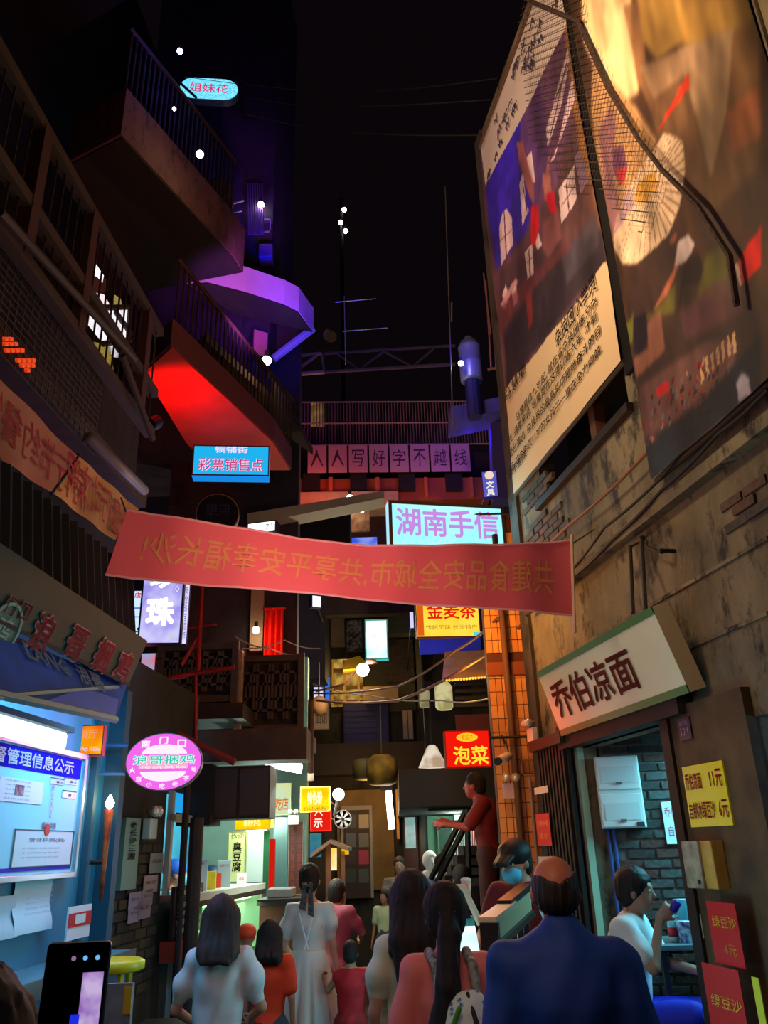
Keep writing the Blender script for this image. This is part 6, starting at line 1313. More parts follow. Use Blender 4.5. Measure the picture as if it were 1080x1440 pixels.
c = PY(470, 1256, 8.5); obj('bun_steamer', MB().lathe(Vector((c.x, 8.55, 1.17)), [(.1, 0), (.1, .08), (.07, .12), (.02, .13)], 16), M('#d8b888', .6), rf, smooth=True)
light('POINT', PY(466, 1215, 8.2), '#ffb040', 5, .05)
mb = MB(); c = FP(9.2).rect(436, 1172, 452, 1205); c.panel(mb, 0, .02); tag(obj('blue_poster', mb, EMN('#3890c8', '#60b8a0', .5, 4)), 'blue lit panel behind the little pitched roof', 'panel')
# ================================================================== counter on the right of the alley
c0 = PY(655, 1290, 4.6); ztop = PY(650, 1290, 4.9).z
t = thing('drinks_counter', 'glowing white and cyan drinks counter in front of the cap man', 'counter', (0.6, 4.9, 0))
xa, xb = PY(636, 1300, 4.7).x-.22, PY(680, 1300, 4.7).x
obj('counter_body', MB().box(xa, 4.5, 0, xb, 5.5, ztop-.5), M('#c8d8d8', .5), t)
mb = MB(); mb.prism([(xa, 4.5, ztop-.5), (xb, 4.5, ztop-.5), (xb, 5.2, ztop-.12), (xa, 5.2, ztop-.12)], (0, .02, .05)); obj('glowing_top', mb, EMN('#78e8f8', '#f0ffff', 1.2, 3, .3, .55), t)
mb = MB(); mb.prism([(xa, 5.2, ztop-.12), (xb, 5.2, ztop-.12), (xb, 5.24, ztop-.02), (xa, 5.24, ztop-.02)], (0, .03, 0)); obj('teal_ledge', mb, M('#3aa0a0', .4), t)
mb = MB(); mb.prism([(xa+.05, 5.22, ztop-.03), (xb-.02, 5.22, ztop-.03), (xb-.04, 5.3, ztop+.12), (xa+.1, 5.3, ztop+.12)], (0, .03, 0)); obj('dark_screen', mb, M('#1c1a22', .3), t)
mb = MB(); mb.path([(xa+.03, 5.2, ztop-.05), (xa+.07, 5.26, ztop+.13), (xb-.05, 5.26, ztop+.13), (xb+.03, 5.2, ztop-.06)], .022, 8); obj('bent_rim', mb, M('#c8b8a0', .4), t, smooth=True)
light('AREA', (xa/2+xb/2, 4.75, ztop-.1), '#70e8ff', 16, .5, to=(xa/2+xb/2-.1, 3.6, 1.2))
cup = PY(656, 1252, 5.3); t = thing('paper_cup', 'orange and white paper cup standing on the drinks counter rim', 'cup', cup-Vector((0, 0, .05)))
obj('cup_body', MB().lathe(cup, [(.022, -.06), (.03, .05)], 14), M('#e0a078', .5, noise=.6, scale=30, col2='#e8e0d0'), t, smooth=True); obj('cup_lid', MB().lathe(cup, [(.032, .05), (.032, .06), (.02, .07)], 14), M('#e8e4dc'), t, smooth=True)
# sloping stair side with lattice: from (680,1320) rising right to (735,1245)
P0, P1 = PY(682, 1297, 4.0), PY(735, 1257, 5.0); sl = Plane(P0, (P1.x-P0.x, P1.y-P0.y, 0), (0, 0, 1)); L_ = (Vector((P1.x, P1.y, 0))-Vector((P0.x, P0.y, 0))).length; rise = P1.z-P0.z; LR = L_
t = thing('lattice_ramp_rail', 'cream and black lattice side panel of the drinks stall left of the bald man', 'railing', (P0.x, P0.y, 0))
def slp(a, b): return sl.at(a, b+rise*a/L_)
LE = L_*1.08
def sbar(a0, b0, a1, b1, g, d0, d1, mat, nm):
    if abs(a1-a0) < 1e-6: q = [slp(a0-g, b0), slp(a0+g, b0), slp(a0+g, b1), slp(a0-g, b1)]
    else: q = [slp(a0, b0-g), slp(a1, b1-g), slp(a1, b1+g), slp(a0, b0+g)]
    mb = MB(); mb.prism([p+sl.n*d0 for p in q], sl.n*(d1-d0)); return obj(nm, mb, mat, t)
blk = M('#0c0e10', .4)
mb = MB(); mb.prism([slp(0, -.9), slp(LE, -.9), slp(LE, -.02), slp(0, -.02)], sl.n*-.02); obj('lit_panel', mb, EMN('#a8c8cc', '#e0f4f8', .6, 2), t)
mb = MB(); mb.prism([slp(0, -.09), slp(LE, -.09), slp(LE, 0), slp(0, 0)], sl.n*.03); obj('cream_panel', mb, M('#c8c090', .5), t)
sbar(0, .008, LE*.5, .008, .012, -.03, .05, M('#d8c8a0', .5), 'coping'); sbar(LE*.4, .02, LE, .03, .015, -.03, .04, blk, 'black_coping')
sbar(0, -.105, LE, -.105, .014, -.01, .05, blk, 'rail'); sbar(.0, -1.2, .0, .0, .022, -.02, .06, blk, 'post')
k = 0; a = .085
while a < LE-.05:
    sbar(a+.11, -.95, a+.11, -.11, .011, -.01, .03, blk, 'lattice_bar'); sbar(a, -.95, a, -.2, .008, -.01, .03, blk, 'lattice_bar'); sbar(a, -.2, a+.11, -.19, .006, -.01, .03, blk, 'lattice_bar'); a += .2
light('AREA', sl.at(.1, -.3, .2), '#c0f0ff', 4, .3, to=sl.at(.1, -.3, 2))
# ================================================================== BOTTOM LEFT FOREGROUND
c = PY(158, 1356, 4.35); t = thing('plastic_stool', 'yellow oval plastic stool beside the stall counter', 'stool', (c.x, 4.35, 0))
obj('seat', MB().lathe(c, [(.13, -.03), (.15, -.02), (.15, .01), (.13, .02)], 20), M('#d8c818', .4), t, smooth=True)
for i in range(4): q = radians(45+90*i); obj('leg', MB().tube(c+Vector((.09*cos(q), .09*sin(q), -.02)), Vector((c.x+.13*cos(q), 4.35+.13*sin(q), 0)), .018, 6), M('#d8c818', .4), t)
r = FP(4.05).rect(150, 1384, 180, 1470); t = thing('leaning_board', 'grey board with scribbles and a yellow corner leaning by the stall', 'board', r.base()); mb = MB(); r.panel(mb, -.03, 0); obj('board', mb, M('#8a8890', .6, noise=.5, scale=9, col2='#4a4450'), t)
mb = MB(); r.panel(mb, 0, .006, 0, .2, .0, .5, .45); obj('yellow_patch', mb, M('#d0a018'), t)
t = thing('waste_bin', 'dark square bin below the black menu board', 'bin', (PY(235, 1400, 5.6).x, 5.6, 0)); q = PY(235, 1330, 5.6); obj('bin_body', MB().box(q.x-.16, 5.5, 0, q.x+.16, 5.85, .75), M('#141214', .5), t, bevel=.02); obj('bin_lid', MB().box(q.x-.17, 5.49, .75, q.x+.17, 5.86, .8), M('#1c1a1c', .5), t, bevel=.01)
# ================================================================== CABLES
cm = M('#1a1210', .7); cm2 = M('#6a4438', .7)
def cable(pts, r_, mat, label, Ys):
    P = [PY(x, y, Y) for (x, y), Y in zip(pts, Ys)]; out = []
    for i in range(len(P)-1):
        for k in range(8): out.append(P[i].lerp(P[i+1], k/8)-Vector((0, 0, .03*sin(pi*k/8))))
    out.append(P[-1]); tag(obj('cable', MB().path(out, r_, 6), mat), label, 'cable', 'cables strung over the alley')
def wcable(pts, r_, mat, label, off=2.42):
    P = [RP(off).hit(x, y) for x, y in pts]; out = []
    for i in range(len(P)-1):
        for k in range(6): out.append(P[i].lerp(P[i+1], k/6)-Vector((0, 0, .012*sin(pi*k/6))))
    out.append(P[-1]); tag(obj('cable', MB().path(out, r_, 6), mat), label, 'cable', 'cables on the right wall')
wcable([(805, 812), (860, 760), (930, 690), (1010, 610), (1080, 548)], .012, cm, 'black cable climbing along the right wall to the poster corner')
wcable([(805, 800), (850, 742), (930, 672), (1000, 580), (1080, 520)], .010, cm, 'upper black cable sagging in front of the big poster')
wcable([(735, 795), (800, 738), (880, 668), (975, 560), (1080, 465)], .012, M('#7a4a20', .6), 'brown cable crossing the lower edge of the big poster')
wcable([(740, 865), (800, 815), (850, 770)], .012, cm, 'short black cable beside the banner pole')
cable([(440, 975), (560, 965), (640, 915), (700, 868)], .012, cm2, 'reddish cable rising from the street lamp to the tiled column', (11, 9.5, 8, 6.9))
cable([(445, 985), (560, 985), (660, 935), (745, 868)], .016, cm2, 'thicker reddish cable sagging below the yellow lightbox', (11, 9.5, 8, 6.8))
cable([(440, 962), (520, 978), (620, 985), (690, 982)], .008, M('#8a7c78'), 'pale thin wire crossing level with the white lanterns', (11, 10, 9, 7.5))
cable([(330, 895), (380, 912), (424, 920)], .008, M('#9a8c88'), 'pale thin wire below the red curtain', (8, 8.4, 9))
cable([(340, 912), (400, 900), (450, 912)], .006, M('#9a8c88'), 'second thin wire below the red curtain', (8, 8.4, 9))
cable([(345, 135), (450, 150), (690, 140)], .008, M('#2a2426'), 'faint wire across the night sky level with the oval sign', (7, 8, 7))
cable([(345, 160), (480, 185), (680, 190)], .008, M('#2a2426'), 'faint wire across the night sky below the oval sign', (7, 8, 7))
cable([(345, 118), (500, 130), (700, 110)], .008, M('#2a2426'), 'faint wire across the night sky above the others', (7, 8, 7))
# ================================================================== PEOPLE (signed distance bodies, meshed with surface nets)
def _rcone(P, a, b, ra, rb):
    a = np.array(a, float); b = np.array(b, float); ba = b-a; L2 = (ba*ba).sum()+1e-12
    t = np.clip(((P-a)@ba)/L2, 0, 1); return np.sqrt((((P-a)-t[:, None]*ba)**2).sum(1))-(ra+(rb-ra)*t)
def _ell(P, c, r, rot=None):
    q = P-np.array(c, float)
    if rot is not None: q = q@rot
    k = q/np.array(r, float); d = np.sqrt((k*k).sum(1)); return (d-1)*min(r)*1.0 if False else (d-1)*d/np.maximum(np.sqrt(((k/np.array(r, float))**2).sum(1)), 1e-6)
class SDF:
    def __init__(s): s.ops = []
    def cone(s, a, b, ra, rb, k=.02, sq=None): s.ops.append(('c', a, b, ra, rb, k, sq)); return s
    def ell(s, c, r, k=.02, rot=None, cut=False): s.ops.append(('e', c, r, rot, k, cut)); return s
    def bounds(s):
        lo = np.full(3, 9.); hi = np.full(3, -9.)
        for o in s.ops:
            if o[0] == 'c':
                r = max(o[3], o[4])*1.3; pts = (np.array(o[1]), np.array(o[2]))
                for p in pts: lo = np.minimum(lo, p-r); hi = np.maximum(hi, p+r)
            elif not o[5]:
                r = max(o[2]); lo = np.minimum(lo, np.array(o[1])-r); hi = np.maximum(hi, np.array(o[1])+r)
        return lo-.03, hi+.03
    def mesh(s, h=.012, post=None, clip=None):
        lo, hi = s.bounds()
        if clip is not None: lo = np.maximum(lo, clip[0]); hi = np.minimum(hi, clip[1])
        n = np.ceil((hi-lo)/h).astype(int)+1
        ax = [lo[i]+np.arange(n[i])*h for i in range(3)]; G = np.stack(np.meshgrid(*ax, indexing='ij'), -1); F = np.full(G.shape[:3], .3)
        for o in s.ops:
            if o[0] == 'c': r = max(o[3], o[4])*1.3; l = np.minimum(o[1], o[2])-r; u = np.maximum(o[1], o[2])+r; k = o[5]
            else: r = max(o[2]); l = np.array(o[1])-r; u = np.array(o[1])+r; k = o[4]
            m = k+3*h; i0 = np.clip(((l-m-lo)/h).astype(int), 0, n-1); i1 = np.clip(((u+m-lo)/h).astype(int)+2, 1, n)
            sl = tuple(slice(i0[i], i1[i]) for i in range(3)); P = G[sl].reshape(-1, 3)
            if len(P) == 0: continue
            if o[0] == 'c':
                if o[6] is not None:   # flattened front-to-back about the axis y
                    q = P.copy(); yc = (o[1][1]+o[2][1])/2; q[:, 1] = yc+(q[:, 1]-yc)/o[6]; d = _rcone(q, o[1], o[2], o[3], o[4])*min(1, (o[6]+1)/2)
                else: d = _rcone(P, o[1], o[2], o[3], o[4])
            else: d = _ell(P, o[1], o[2], o[3])
            f = F[sl].reshape(-1)
            if o[0] == 'e' and o[5]: f = np.maximum(f, -d)
            else:
                hh = np.clip(.5+.5*(f-d)/max(k, 1e-4), 0, 1); f = f*(1-hh)+d*hh-k*hh*(1-hh)
            F[sl] = f.reshape(F[sl].shape)
        if post is not None: F = post(G, F)
        F[0], F[-1], F[:, 0], F[:, -1], F[:, :, 0], F[:, :, -1] = .1, .1, .1, .1, .1, .1
        return surfnets(F, lo, h)
def surfnets(F, lo, h):
    S = F < 0; nx, ny, nz = F.shape
    c = [F[i:nx-1+i, j:ny-1+j, k:nz-1+k] for i in (0, 1) for j in (0, 1) for k in (0, 1)]
    cs = np.stack(c, -1); sg = cs < 0; act = sg.any(-1) & ~sg.all(-1); idx = np.full(act.shape, -1); ii = np.argwhere(act); idx[act] = np.arange(len(ii))
    V = cs[act]; sgn = V < 0; co = np.array([(i, j, k) for i in (0, 1) for j in (0, 1) for k in (0, 1)], float)
    acc = np.zeros((len(ii), 3)); cnt = np.zeros(len(ii))
    for a in range(8):
        for b in range(a+1, 8):
            if abs(co[a]-co[b]).sum() != 1: continue
            m = sgn[:, a] != sgn[:, b]; t = V[m, a]/(V[m, a]-V[m, b]); acc[m] += co[a]+(co[b]-co[a])*t[:, None]; cnt[m] += 1
    vs = lo+h*(ii+acc/cnt[:, None]); fs = []
    for ax in range(3):
        o1, o2 = [(1, 2), (2, 0), (0, 1)][ax]; A = S[tuple(slice(0, -1) if q == ax else slice(None) for q in range(3))]; B = S[tuple(slice(1, None) if q == ax else slice(None) for q in range(3))]
        e = np.argwhere(A != B); 
        if not len(e): continue
        e = e[(e[:, o1] > 0) & (e[:, o2] > 0) & (e[:, o1] < F.shape[o1]-1) & (e[:, o2] < F.shape[o2]-1)]
        fl = A[e[:, 0], e[:, 1], e[:, 2]]
        def g(d1, d2):
            q = e.copy(); q[:, o1] -= d1; q[:, o2] -= d2; return idx[q[:, 0], q[:, 1], q[:, 2]]
        Q = np.stack([g(1, 1), g(0, 1), g(0, 0), g(1, 0)], 1); Q[~fl] = Q[~fl][:, ::-1]; fs.append(Q)
    return vs, np.concatenate(fs)
def to_obj(name, vf, mat, root, xf, label=None, sm=1):
    v, f = vf; me = bpy.data.meshes.new(name)
    # light smoothing
    v = v.copy()
    e = np.concatenate([f[:, [0, 1]], f[:, [1, 2]], f[:, [2, 3]], f[:, [3, 0]]])
    for _ in range(sm):
        s_ = np.zeros_like(v); c = np.zeros(len(v)); np.add.at(s_, e[:, 0], v[e[:, 1]]); np.add.at(s_, e[:, 1], v[e[:, 0]]); np.add.at(c, e[:, 0], 1); np.add.at(c, e[:, 1], 1); v = v*.5+.5*s_/np.maximum(c, 1)[:, None]
    me.vertices.add(len(v)); me.vertices.foreach_set('co', v.ravel()); me.loops.add(len(f)*4); me.loops.foreach_set('vertex_index', f.ravel().astype(np.int32))
    me.polygons.add(len(f)); me.polygons.foreach_set('loop_start', np.arange(0, len(f)*4, 4, dtype=np.int32)); me.polygons.foreach_set('loop_total', np.full(len(f), 4, dtype=np.int32)); me.polygons.foreach_set('use_smooth', np.ones(len(f), bool))
    me.update(calc_edges=True); me.materials.append(mat); o = bpy.data.objects.new(name, me); COL.objects.link(o); o.parent = root
    if label: o['label'] = label
    return o
def _n(v): v = np.array(v, float); return v/np.linalg.norm(v)
def J(**kw):
    """joints of a 1.70 m adult standing, facing +Y (x to the right hand)"""
    j = dict(pelvis=(0, 0, .93), waist=(0, .01, 1.08), chest=(0, .0, 1.28), neck=(0, -.01, 1.44), head=(0, .015, 1.585),
             shL=(-.17, 0, 1.385), elL=(-.235, -.01, 1.12), wrL=(-.25, .05, .88), shR=(.17, 0, 1.385), elR=(.235, -.01, 1.12), wrR=(.25, .05, .88),
             hiL=(-.09, 0, .90), knL=(-.1, .02, .48), anL=(-.1, -.02, .08), hiR=(.09, 0, .90), knR=(.1, .02, .48), anR=(.1, -.02, .08))
    j.update(kw); return {k: np.array(v, float) for k, v in j.items()}
def hand(S, el, wr, side, curl=.5, dirv=None, palm=None, size=1.0):
    """palm and five separate bent fingers"""
    d = _n(wr-el) if dirv is None else _n(dirv); up = np.array(palm if palm is not None else (-side, 0, 0.), float); up = _n(up-d*(up@d)); sd = np.cross(d, up)
    p1 = wr+d*.045*size; p2 = wr+d*.085*size
    for o in (-.022, 0, .022): S.cone(wr+sd*o*.7, p2+sd*o*1.1*size, .016*size, .013*size, .012)
    L = (.072, .082, .078, .062)
    for i, o in enumerate((-.033, -.011, .011, .033)):
        a = wr+d*.088*size+sd*o*size; l = L[i]*size; d1 = _n(d*cos(curl*.7)+up*sin(curl*.7)); d2 = _n(d*cos(curl*1.9)+up*sin(curl*1.9)); b = a+d1*l*.5; c = b+d2*l*.5
        S.cone(a, b, .0095*size, .0085*size, .005); S.cone(b, c, .0085*size, .007*size, .004)
    q = -1 if side > 0 else 1
    th0 = wr+d*.03*size+sd*.03*q*size; t1 = th0+_n(d*.7+sd*.6*q+up*.3)*.04*size; t2 = t1+_n(d*.9+up*.5+sd*.1*q)*.032*size
    S.cone(th0, t1, .014*size, .011*size, .01); S.cone(t1, t2, .011*size, .0085*size, .004)
def frame_head(c, yaw, pitch=0, tilt=0):
    cy, sy = cos(yaw), sin(yaw); Rz = np.array([[cy, -sy, 0], [sy, cy, 0], [0, 0, 1]]); cp, sp = cos(pitch), sin(pitch); Rx_ = np.array([[1, 0, 0], [0, cp, -sp], [0, sp, cp]])
    ct, st = cos(tilt), sin(tilt); Ry = np.array([[ct, 0, st], [0, 1, 0], [-st, 0, ct]]); Rm = Rz@Rx_@Ry
    return (lambda p: np.array(c)+Rm@np.array(p, float)), Rm
def head_sdf(S, H, Rm, k=1.0, fat=1.0):
    S.ell(H((0, -.012, .03)), (.076*fat*k, .095*k, .092*k), .02, Rm); S.ell(H((0, .03, -.035)), (.058*fat*k, .062*k, .078*k), .03, Rm)
    S.ell(H((0, .055, -.085)), (.026*k, .025*k, .022*k), .02, Rm)                                   # chin
    S.cone(H((0, .086*k, .02)), H((0, .106*k, -.018)), .008*k, .014*k, .012)                      # nose
    S.cone(H((-.03, .078, .035)), H((.03, .078, .035)), .012, .012, .014)                    # brow
    S.cone(H((-.02, .084, -.05)), H((.02, .084, -.05)), .008, .008, .008)                    # lips
    for s in (-1, 1):
        S.ell(H((s*.03, .088, .015)), (.013, .012, .009), .004, Rm, cut=True)
        S.ell(H((s*.078*fat*k, -.005, -.005)), (.012, .02, .032), .006, Rm)
def person(label, loc, yaw, height=1.65, joints=None, skin='#b88a70', head=(0, 0, 0), fat=1.0, shoulder=1.0, curl=(.5, .5), fem=False, vox=.012, hands=True, shoes='#2a2624', face=True, group=None, hand_dir=(None, None), hand_palm=(None, None)):
    j = J(**(joints or {})); t = thing('person', label, 'person', loc, group); k = height/1.70
    t.scale = (k, k, k); t.rotation_euler = (0, 0, yaw); S = SDF(); w = fat*(.88 if fem else .96); aw_ = .84 if fem else .95
    if fem and not (joints and 'shL' in joints):
        for q in ('shL', 'elL', 'wrL', 'shR', 'elR', 'wrR'): j[q] = j[q]*np.array([.84, 1, 1])
    else: aw_ = .95
    j['w'] = w
    for s in ('L', 'R'):
        j['sh'+s] = j['sh'+s]*np.array([shoulder, 1, 1]) if joints is None or 'sh'+s not in joints else j['sh'+s]
    S.cone(j['pelvis']+(0, 0, -.02), j['waist'], .135*w, .118*w, .05, .72); S.cone(j['waist'], j['chest'], .118*w, .14*w, .05, .74); S.cone(j['chest'], j['chest']+(j['neck']-j['chest'])*.55, .14*w, .10*w, .05, .68)
    S.ell(j['pelvis']+(0, -.045, -.02), (.14*w, .09*w, .1), .05)
    for s in ('L', 'R'):
        S.cone(j['chest']+(j['neck']-j['chest'])*.62, j['sh'+s], .06*aw_, .05*aw_, .05); S.cone(j['sh'+s], j['el'+s], .05*aw_*fat, .037*aw_*fat, .02); S.cone(j['el'+s], j['wr'+s], .036*aw_*fat, .023, .015)
        S.cone(j['hi'+s], j['kn'+s], .082*w, .052, .04); S.cone(j['kn'+s], j['an'+s], .05, .033, .02); m = j['kn'+s]*.68+j['an'+s]*.32; S.cone(m+(0, -.016, .03), m+(0, -.012, -.05), .042, .032, .03)
        if hands: hand(S, j['el'+s], j['wr'+s], 1 if s == 'R' else -1, curl[0 if s == 'L' else 1], hand_dir[0 if s == 'L' else 1], hand_palm[0 if s == 'L' else 1])
        else: S.cone(j['wr'+s], j['wr'+s]+_n(j['wr'+s]-j['el'+s])*.12, .026, .02, .02)
        a = j['an'+s]; S.cone(a+(0, -.03, -.04), a+(0, .13, -.055), .034, .026, .02)
    S.cone(j['neck']+(0, -.01, -.04), j['head']+(0, -.02, -.03), .056 if not fem else .048, .05 if not fem else .043, .035)
    H, Rm = frame_head(j['head'], *head); head_sdf(S, H, Rm)
    to_obj('body', S.mesh(vox), M(skin, .55, noise=.0), t, None)
    for s in ('L', 'R'):
        a = j['an'+s]; Q = SDF(); Q.cone(a+(0, -.035, -.035), a+(0, .06, -.045), .042, .038, .02).cone(a+(0, .05, -.048), a+(0, .15, -.052), .036, .028, .02)
        to_obj('shoe', Q.mesh(.012, clip=(np.array([-9, -9, a[2]-.08]), np.array([9, 9, 9]))), M(shoes, .5), t, None)
    if face:
        for s in (-1, 1):
            mb = MB(); c = H((s*.03, .079, .015)); mb.ball(c, .0105, 8); v = np.array(mb.v); me = bpy.data.meshes.new('eye'); me.from_pydata(mb.v, [], mb.f); me.materials.append(M('#d8d0cc', .2)); o = bpy.data.objects.new('eye', me); COL.objects.link(o); o.parent = t; me.polygons.foreach_set('use_smooth', [True]*len(me.polygons))
            mb = MB(); mb.ball(H((s*.03, .087, .015)), .0048, 6); me = bpy.data.meshes.new('iris'); me.from_pydata(mb.v, [], mb.f); me.materials.append(M('#1a100c', .2)); p = bpy.data.objects.new('iris', me); COL.objects.link(p); p.parent = o
        Q = SDF(); Q.cone(H((-.019, .092, -.05)), H((.019, .092, -.05)), .0055, .0055, .004); to_obj('lips', Q.mesh(.004), M('#8a4a44', .5), t, None, sm=0)
    t['_'] = 0; del t['_']
    return t, j, H, Rm
def wr_noise(G, F, amp, fx=22, fz=9, ph=0):
    return F+amp*(np.sin(G[..., 0]*fx+G[..., 2]*fz+ph)*np.sin(G[..., 2]*fx*.7-G[..., 1]*fx*.8+ph*2)+.6*np.sin(G[..., 0]*fx*2.1-G[..., 2]*fz*2.7+1+ph))
def top(t, j, mat, sleeve=.55, hem=.86, add=.014, neck=1.41, puff=0, w=1.0, flare=0.0, amp=.004, name='shirt', vox=.011, collar=False, cuff=True):
    S = SDF(); c = j['chest']; wv = j['waist']; p = j['pelvis']; w = w*j['w']
    S.cone(c, c+(j['neck']-c)*.55, (.14+add)*w, (.10+add)*w, .05, .7); S.cone(wv, c, (.12+add+flare*.3)*w, (.142+add)*w, .05, .75)
    b = wv+(p-wv)*((wv[2]-hem)/max(wv[2]-p[2], 1e-3)) if hem < wv[2] else wv
    S.cone(b, wv, (.14+add+flare)*w, (.122+add+flare*.3)*w, .05, .74); S.ell(p+(0, -.045, -.02), (.148*w, .096*w, .1), .04) if hem < .95 else None
    for s in ('L', 'R'):
        S.cone(c+(j['neck']-c)*.62, j['sh'+s], .062+add*.5, .048+add, .04)
        if sleeve > 0:
            e = j['sh'+s]+(j['el'+s]-j['sh'+s])*min(sleeve, 1)*1.0
            if puff: S.cone(j['sh'+s]+(0, 0, -.01), j['sh'+s]*.4+e*.6, .052, .052+puff, .02); S.cone(j['sh'+s]*.4+e*.6, e, .052+puff, .042, .02)
            else: S.cone(j['sh'+s], e, .048+add, .05+add, .03)
            if sleeve > 1: S.cone(j['el'+s], j['el'+s]+(j['wr'+s]-j['el'+s])*(sleeve-1), .04+add, .032+add, .02)
    if collar: S.cone(j['neck']+(0, -.01, -.03), j['neck']+(0, -.012, .025), .07, .063, .02)
    def post(G, F):
        F = wr_noise(G, F, amp); F = np.maximum(F, hem-G[..., 2]+.004*np.sin(G[..., 0]*30)); 
        if not collar: F = np.maximum(F, -(np.sqrt((G[..., 0]-j['neck'][0])**2+(G[..., 1]-j['neck'][1]-.01)**2)-.075)) if neck is None else np.where(G[..., 2] > neck, np.maximum(F, G[..., 2]-neck-.03), F)
        return F
    return to_obj(name, S.mesh(vox, post), mat, t, None)
def skirt(t, j, mat, z0, z1, r0, r1, pleats=0, amp=.01, name='skirt', sq=.8, vox=.012):
    c = j['pelvis']; S = SDF(); S.ell((c[0], c[1], (z0+z1)/2), (r1*1.15, r1*1.15, (z0-z1)/2+.05))
    def post(G, F):
        tt = np.clip((z0-G[..., 2])/(z0-z1), 0, 1); X = G[..., 0]-c[0]; Y = (G[..., 1]-c[1])/sq; ang = np.arctan2(Y, X); r = r0+(r1-r0)*tt**.8
        r = r+amp*tt*(np.sin(ang*pleats+np.sin(G[..., 2]*3)*.5)+.5*np.sin(ang*pleats*1.7+2)) if pleats else r
        F = np.sqrt(X*X+Y*Y)-r; return np.maximum(np.maximum(F*.8, G[..., 2]-z0), z1-G[..., 2])
    return to_obj(name, S.mesh(vox, post), mat, t, None)
def legs(t, j, mat, to=1.0, add=.016, name='trousers', w=1.0, vox=.012):
    w = w*j['w']
    S = SDF(); S.cone(j['pelvis']+(0, 0, -.03), j['waist']+(0, 0, -.04), (.137+add)*w, (.124+add)*w, .04, .76); S.ell(j['pelvis']+(0, -.045, -.03), (.15*w, .1*w, .1), .04)
    for s in ('L', 'R'):
        e = j['kn'+s] if to >= .5 else j['hi'+s]+(j['kn'+s]-j['hi'+s])*to*2; S.cone(j['hi'+s], e, (.086+add)*w, .06+add, .04)
        if to > .5: S.cone(j['kn'+s], j['kn'+s]+(j['an'+s]-j['kn'+s])*(to-.5)*2, .056+add, .042+add, .03)
    return to_obj(name, S.mesh(vox, lambda G, F: wr_noise(G, F, .004, 18, 12)), mat, t, None)
def hair(t, H, Rm, mat, style='short', length=0, vox=.009, j=None, thick=1.0, tail=None):
    S = SDF()
    if style == 'bald': S.ell(H((0, -.016, .03)), (.081, .1, .095), .01, Rm); S.ell(H((0, -.05, -.02)), (.068, .056, .05), .03, Rm)
    else: S.ell(H((0, -.022, .045)), (.088*thick, .104*thick, .098*thick), .01, Rm); S.ell(H((0, -.055, -.02)), (.08, .065, .075), .03, Rm)
    if style in ('long', 'bob'):
        a = H((0, -.055, 0)); e = np.array([a[0], a[1]-.015, a[2]-length]); bk = (j['chest'][1]-.155) if j is not None else a[1]-.05
        m = np.array([a[0], (a[1]+bk)/2-.01, a[2]-.16]); e[1] = min(a[1], bk)
        for o in (-.055, 0, .055): S.cone(H((o, -.03, .02)), m+(o*1.15, 0, 0), .055, .05, .03); S.cone(m+(o*1.15, 0, 0), e+(o*1.1, 0, 0), .05, .03, .03)
        for s in (-1, 1): S.cone(H((s*.072, 0, .03)), m+(s*.095, .045, -.05 if length > .3 else 0), .03, .028, .03)
    if style == 'pony':
        a = H((0, -.1, .0)); pts = tail or [a, a+(0, -.06, -.06), a+(0, -.07, -.25), a+(0, -.04, -.45)]
        S.ell(a, (.04, .035, .04), .01)
        for i in range(len(pts)-1): S.cone(pts[i], pts[i+1], .045 if i else .03, .05 if i < len(pts)-2 else .018, .02)
    if style == 'bun': S.ell(H((0, -.1, .05)), (.05, .045, .05), .012)
    fc = H((0, .085, -.025))
    S.ell(fc, (.074, .075, .092), .004, Rm, cut=True)
    c = H((0, 0, 0))
    def post(G, F):
        ang = np.arctan2(G[..., 0]-c[0], -(G[..., 1]-c[1])); F = F+.0022*np.sin(ang*46+G[..., 2]*9)+.0018*np.sin(ang*23-G[..., 2]*14)
        if style == 'bald':
            q = (G-np.array(c))@Rm; F = np.maximum(F, (q[..., 2]-.035-.45*np.abs(q[..., 0])+.25*np.maximum(q[..., 1], 0)+.003*np.sin(q[..., 0]*160))*.8)
        if style == 'long': F = np.maximum(F, (c[2]-.02-length+.006*np.sin(G[..., 0]*70))-G[..., 2])
        return F
    return to_obj('hair', S.mesh(vox, post), mat, t, None, sm=0)
HB = M('#120c0c', .75, noise=.4, scale=40, col2='#2a1c1a'); HBR = M('#241412', .7, noise=.5, scale=30, col2='#3a2420')
def gz(px, Y): 
    return Vector((PY(px, 1250, Y).x, Y, 0))
WH = M('#c8ccd2', .75, noise=.15, scale=5, col2='#a0a8b2')

# 1 woman in the white blouse (left)
t, j, H, Rm = person('woman in white puff-sleeved blouse with long straight brown hair, lower left', gz(313, 4.75), radians(2), 1.52, dict(elL=(-.29, .03, 1.13), wrL=(-.2, .22, 1.03), elR=(.29, .03, 1.13), wrR=(.2, .24, 1.05)), '#b08068', fem=True, curl=(1.0, 1.0))
top(t, j, WH, .8, .96, .014, 1.42, .02, 1.0, .012, .008, 'blouse'); legs(t, j, M('#22242c', .8), 1.0); hair(t, H, Rm, HBR, 'long', .2, j=j)
# 2 child in orange-red
t, j, H, Rm = person('child in orange-red t-shirt with dark hair between the two women in white', gz(381, 6.1), 0, 1.30, None, '#a87860', fem=True)
top(t, j, M('#d83810', .75, noise=.1), .7, .8, .02, 1.42); legs(t, j, M('#2c3848', .8), 1.0); hair(t, H, Rm, HB, 'bob', .14, j=j)
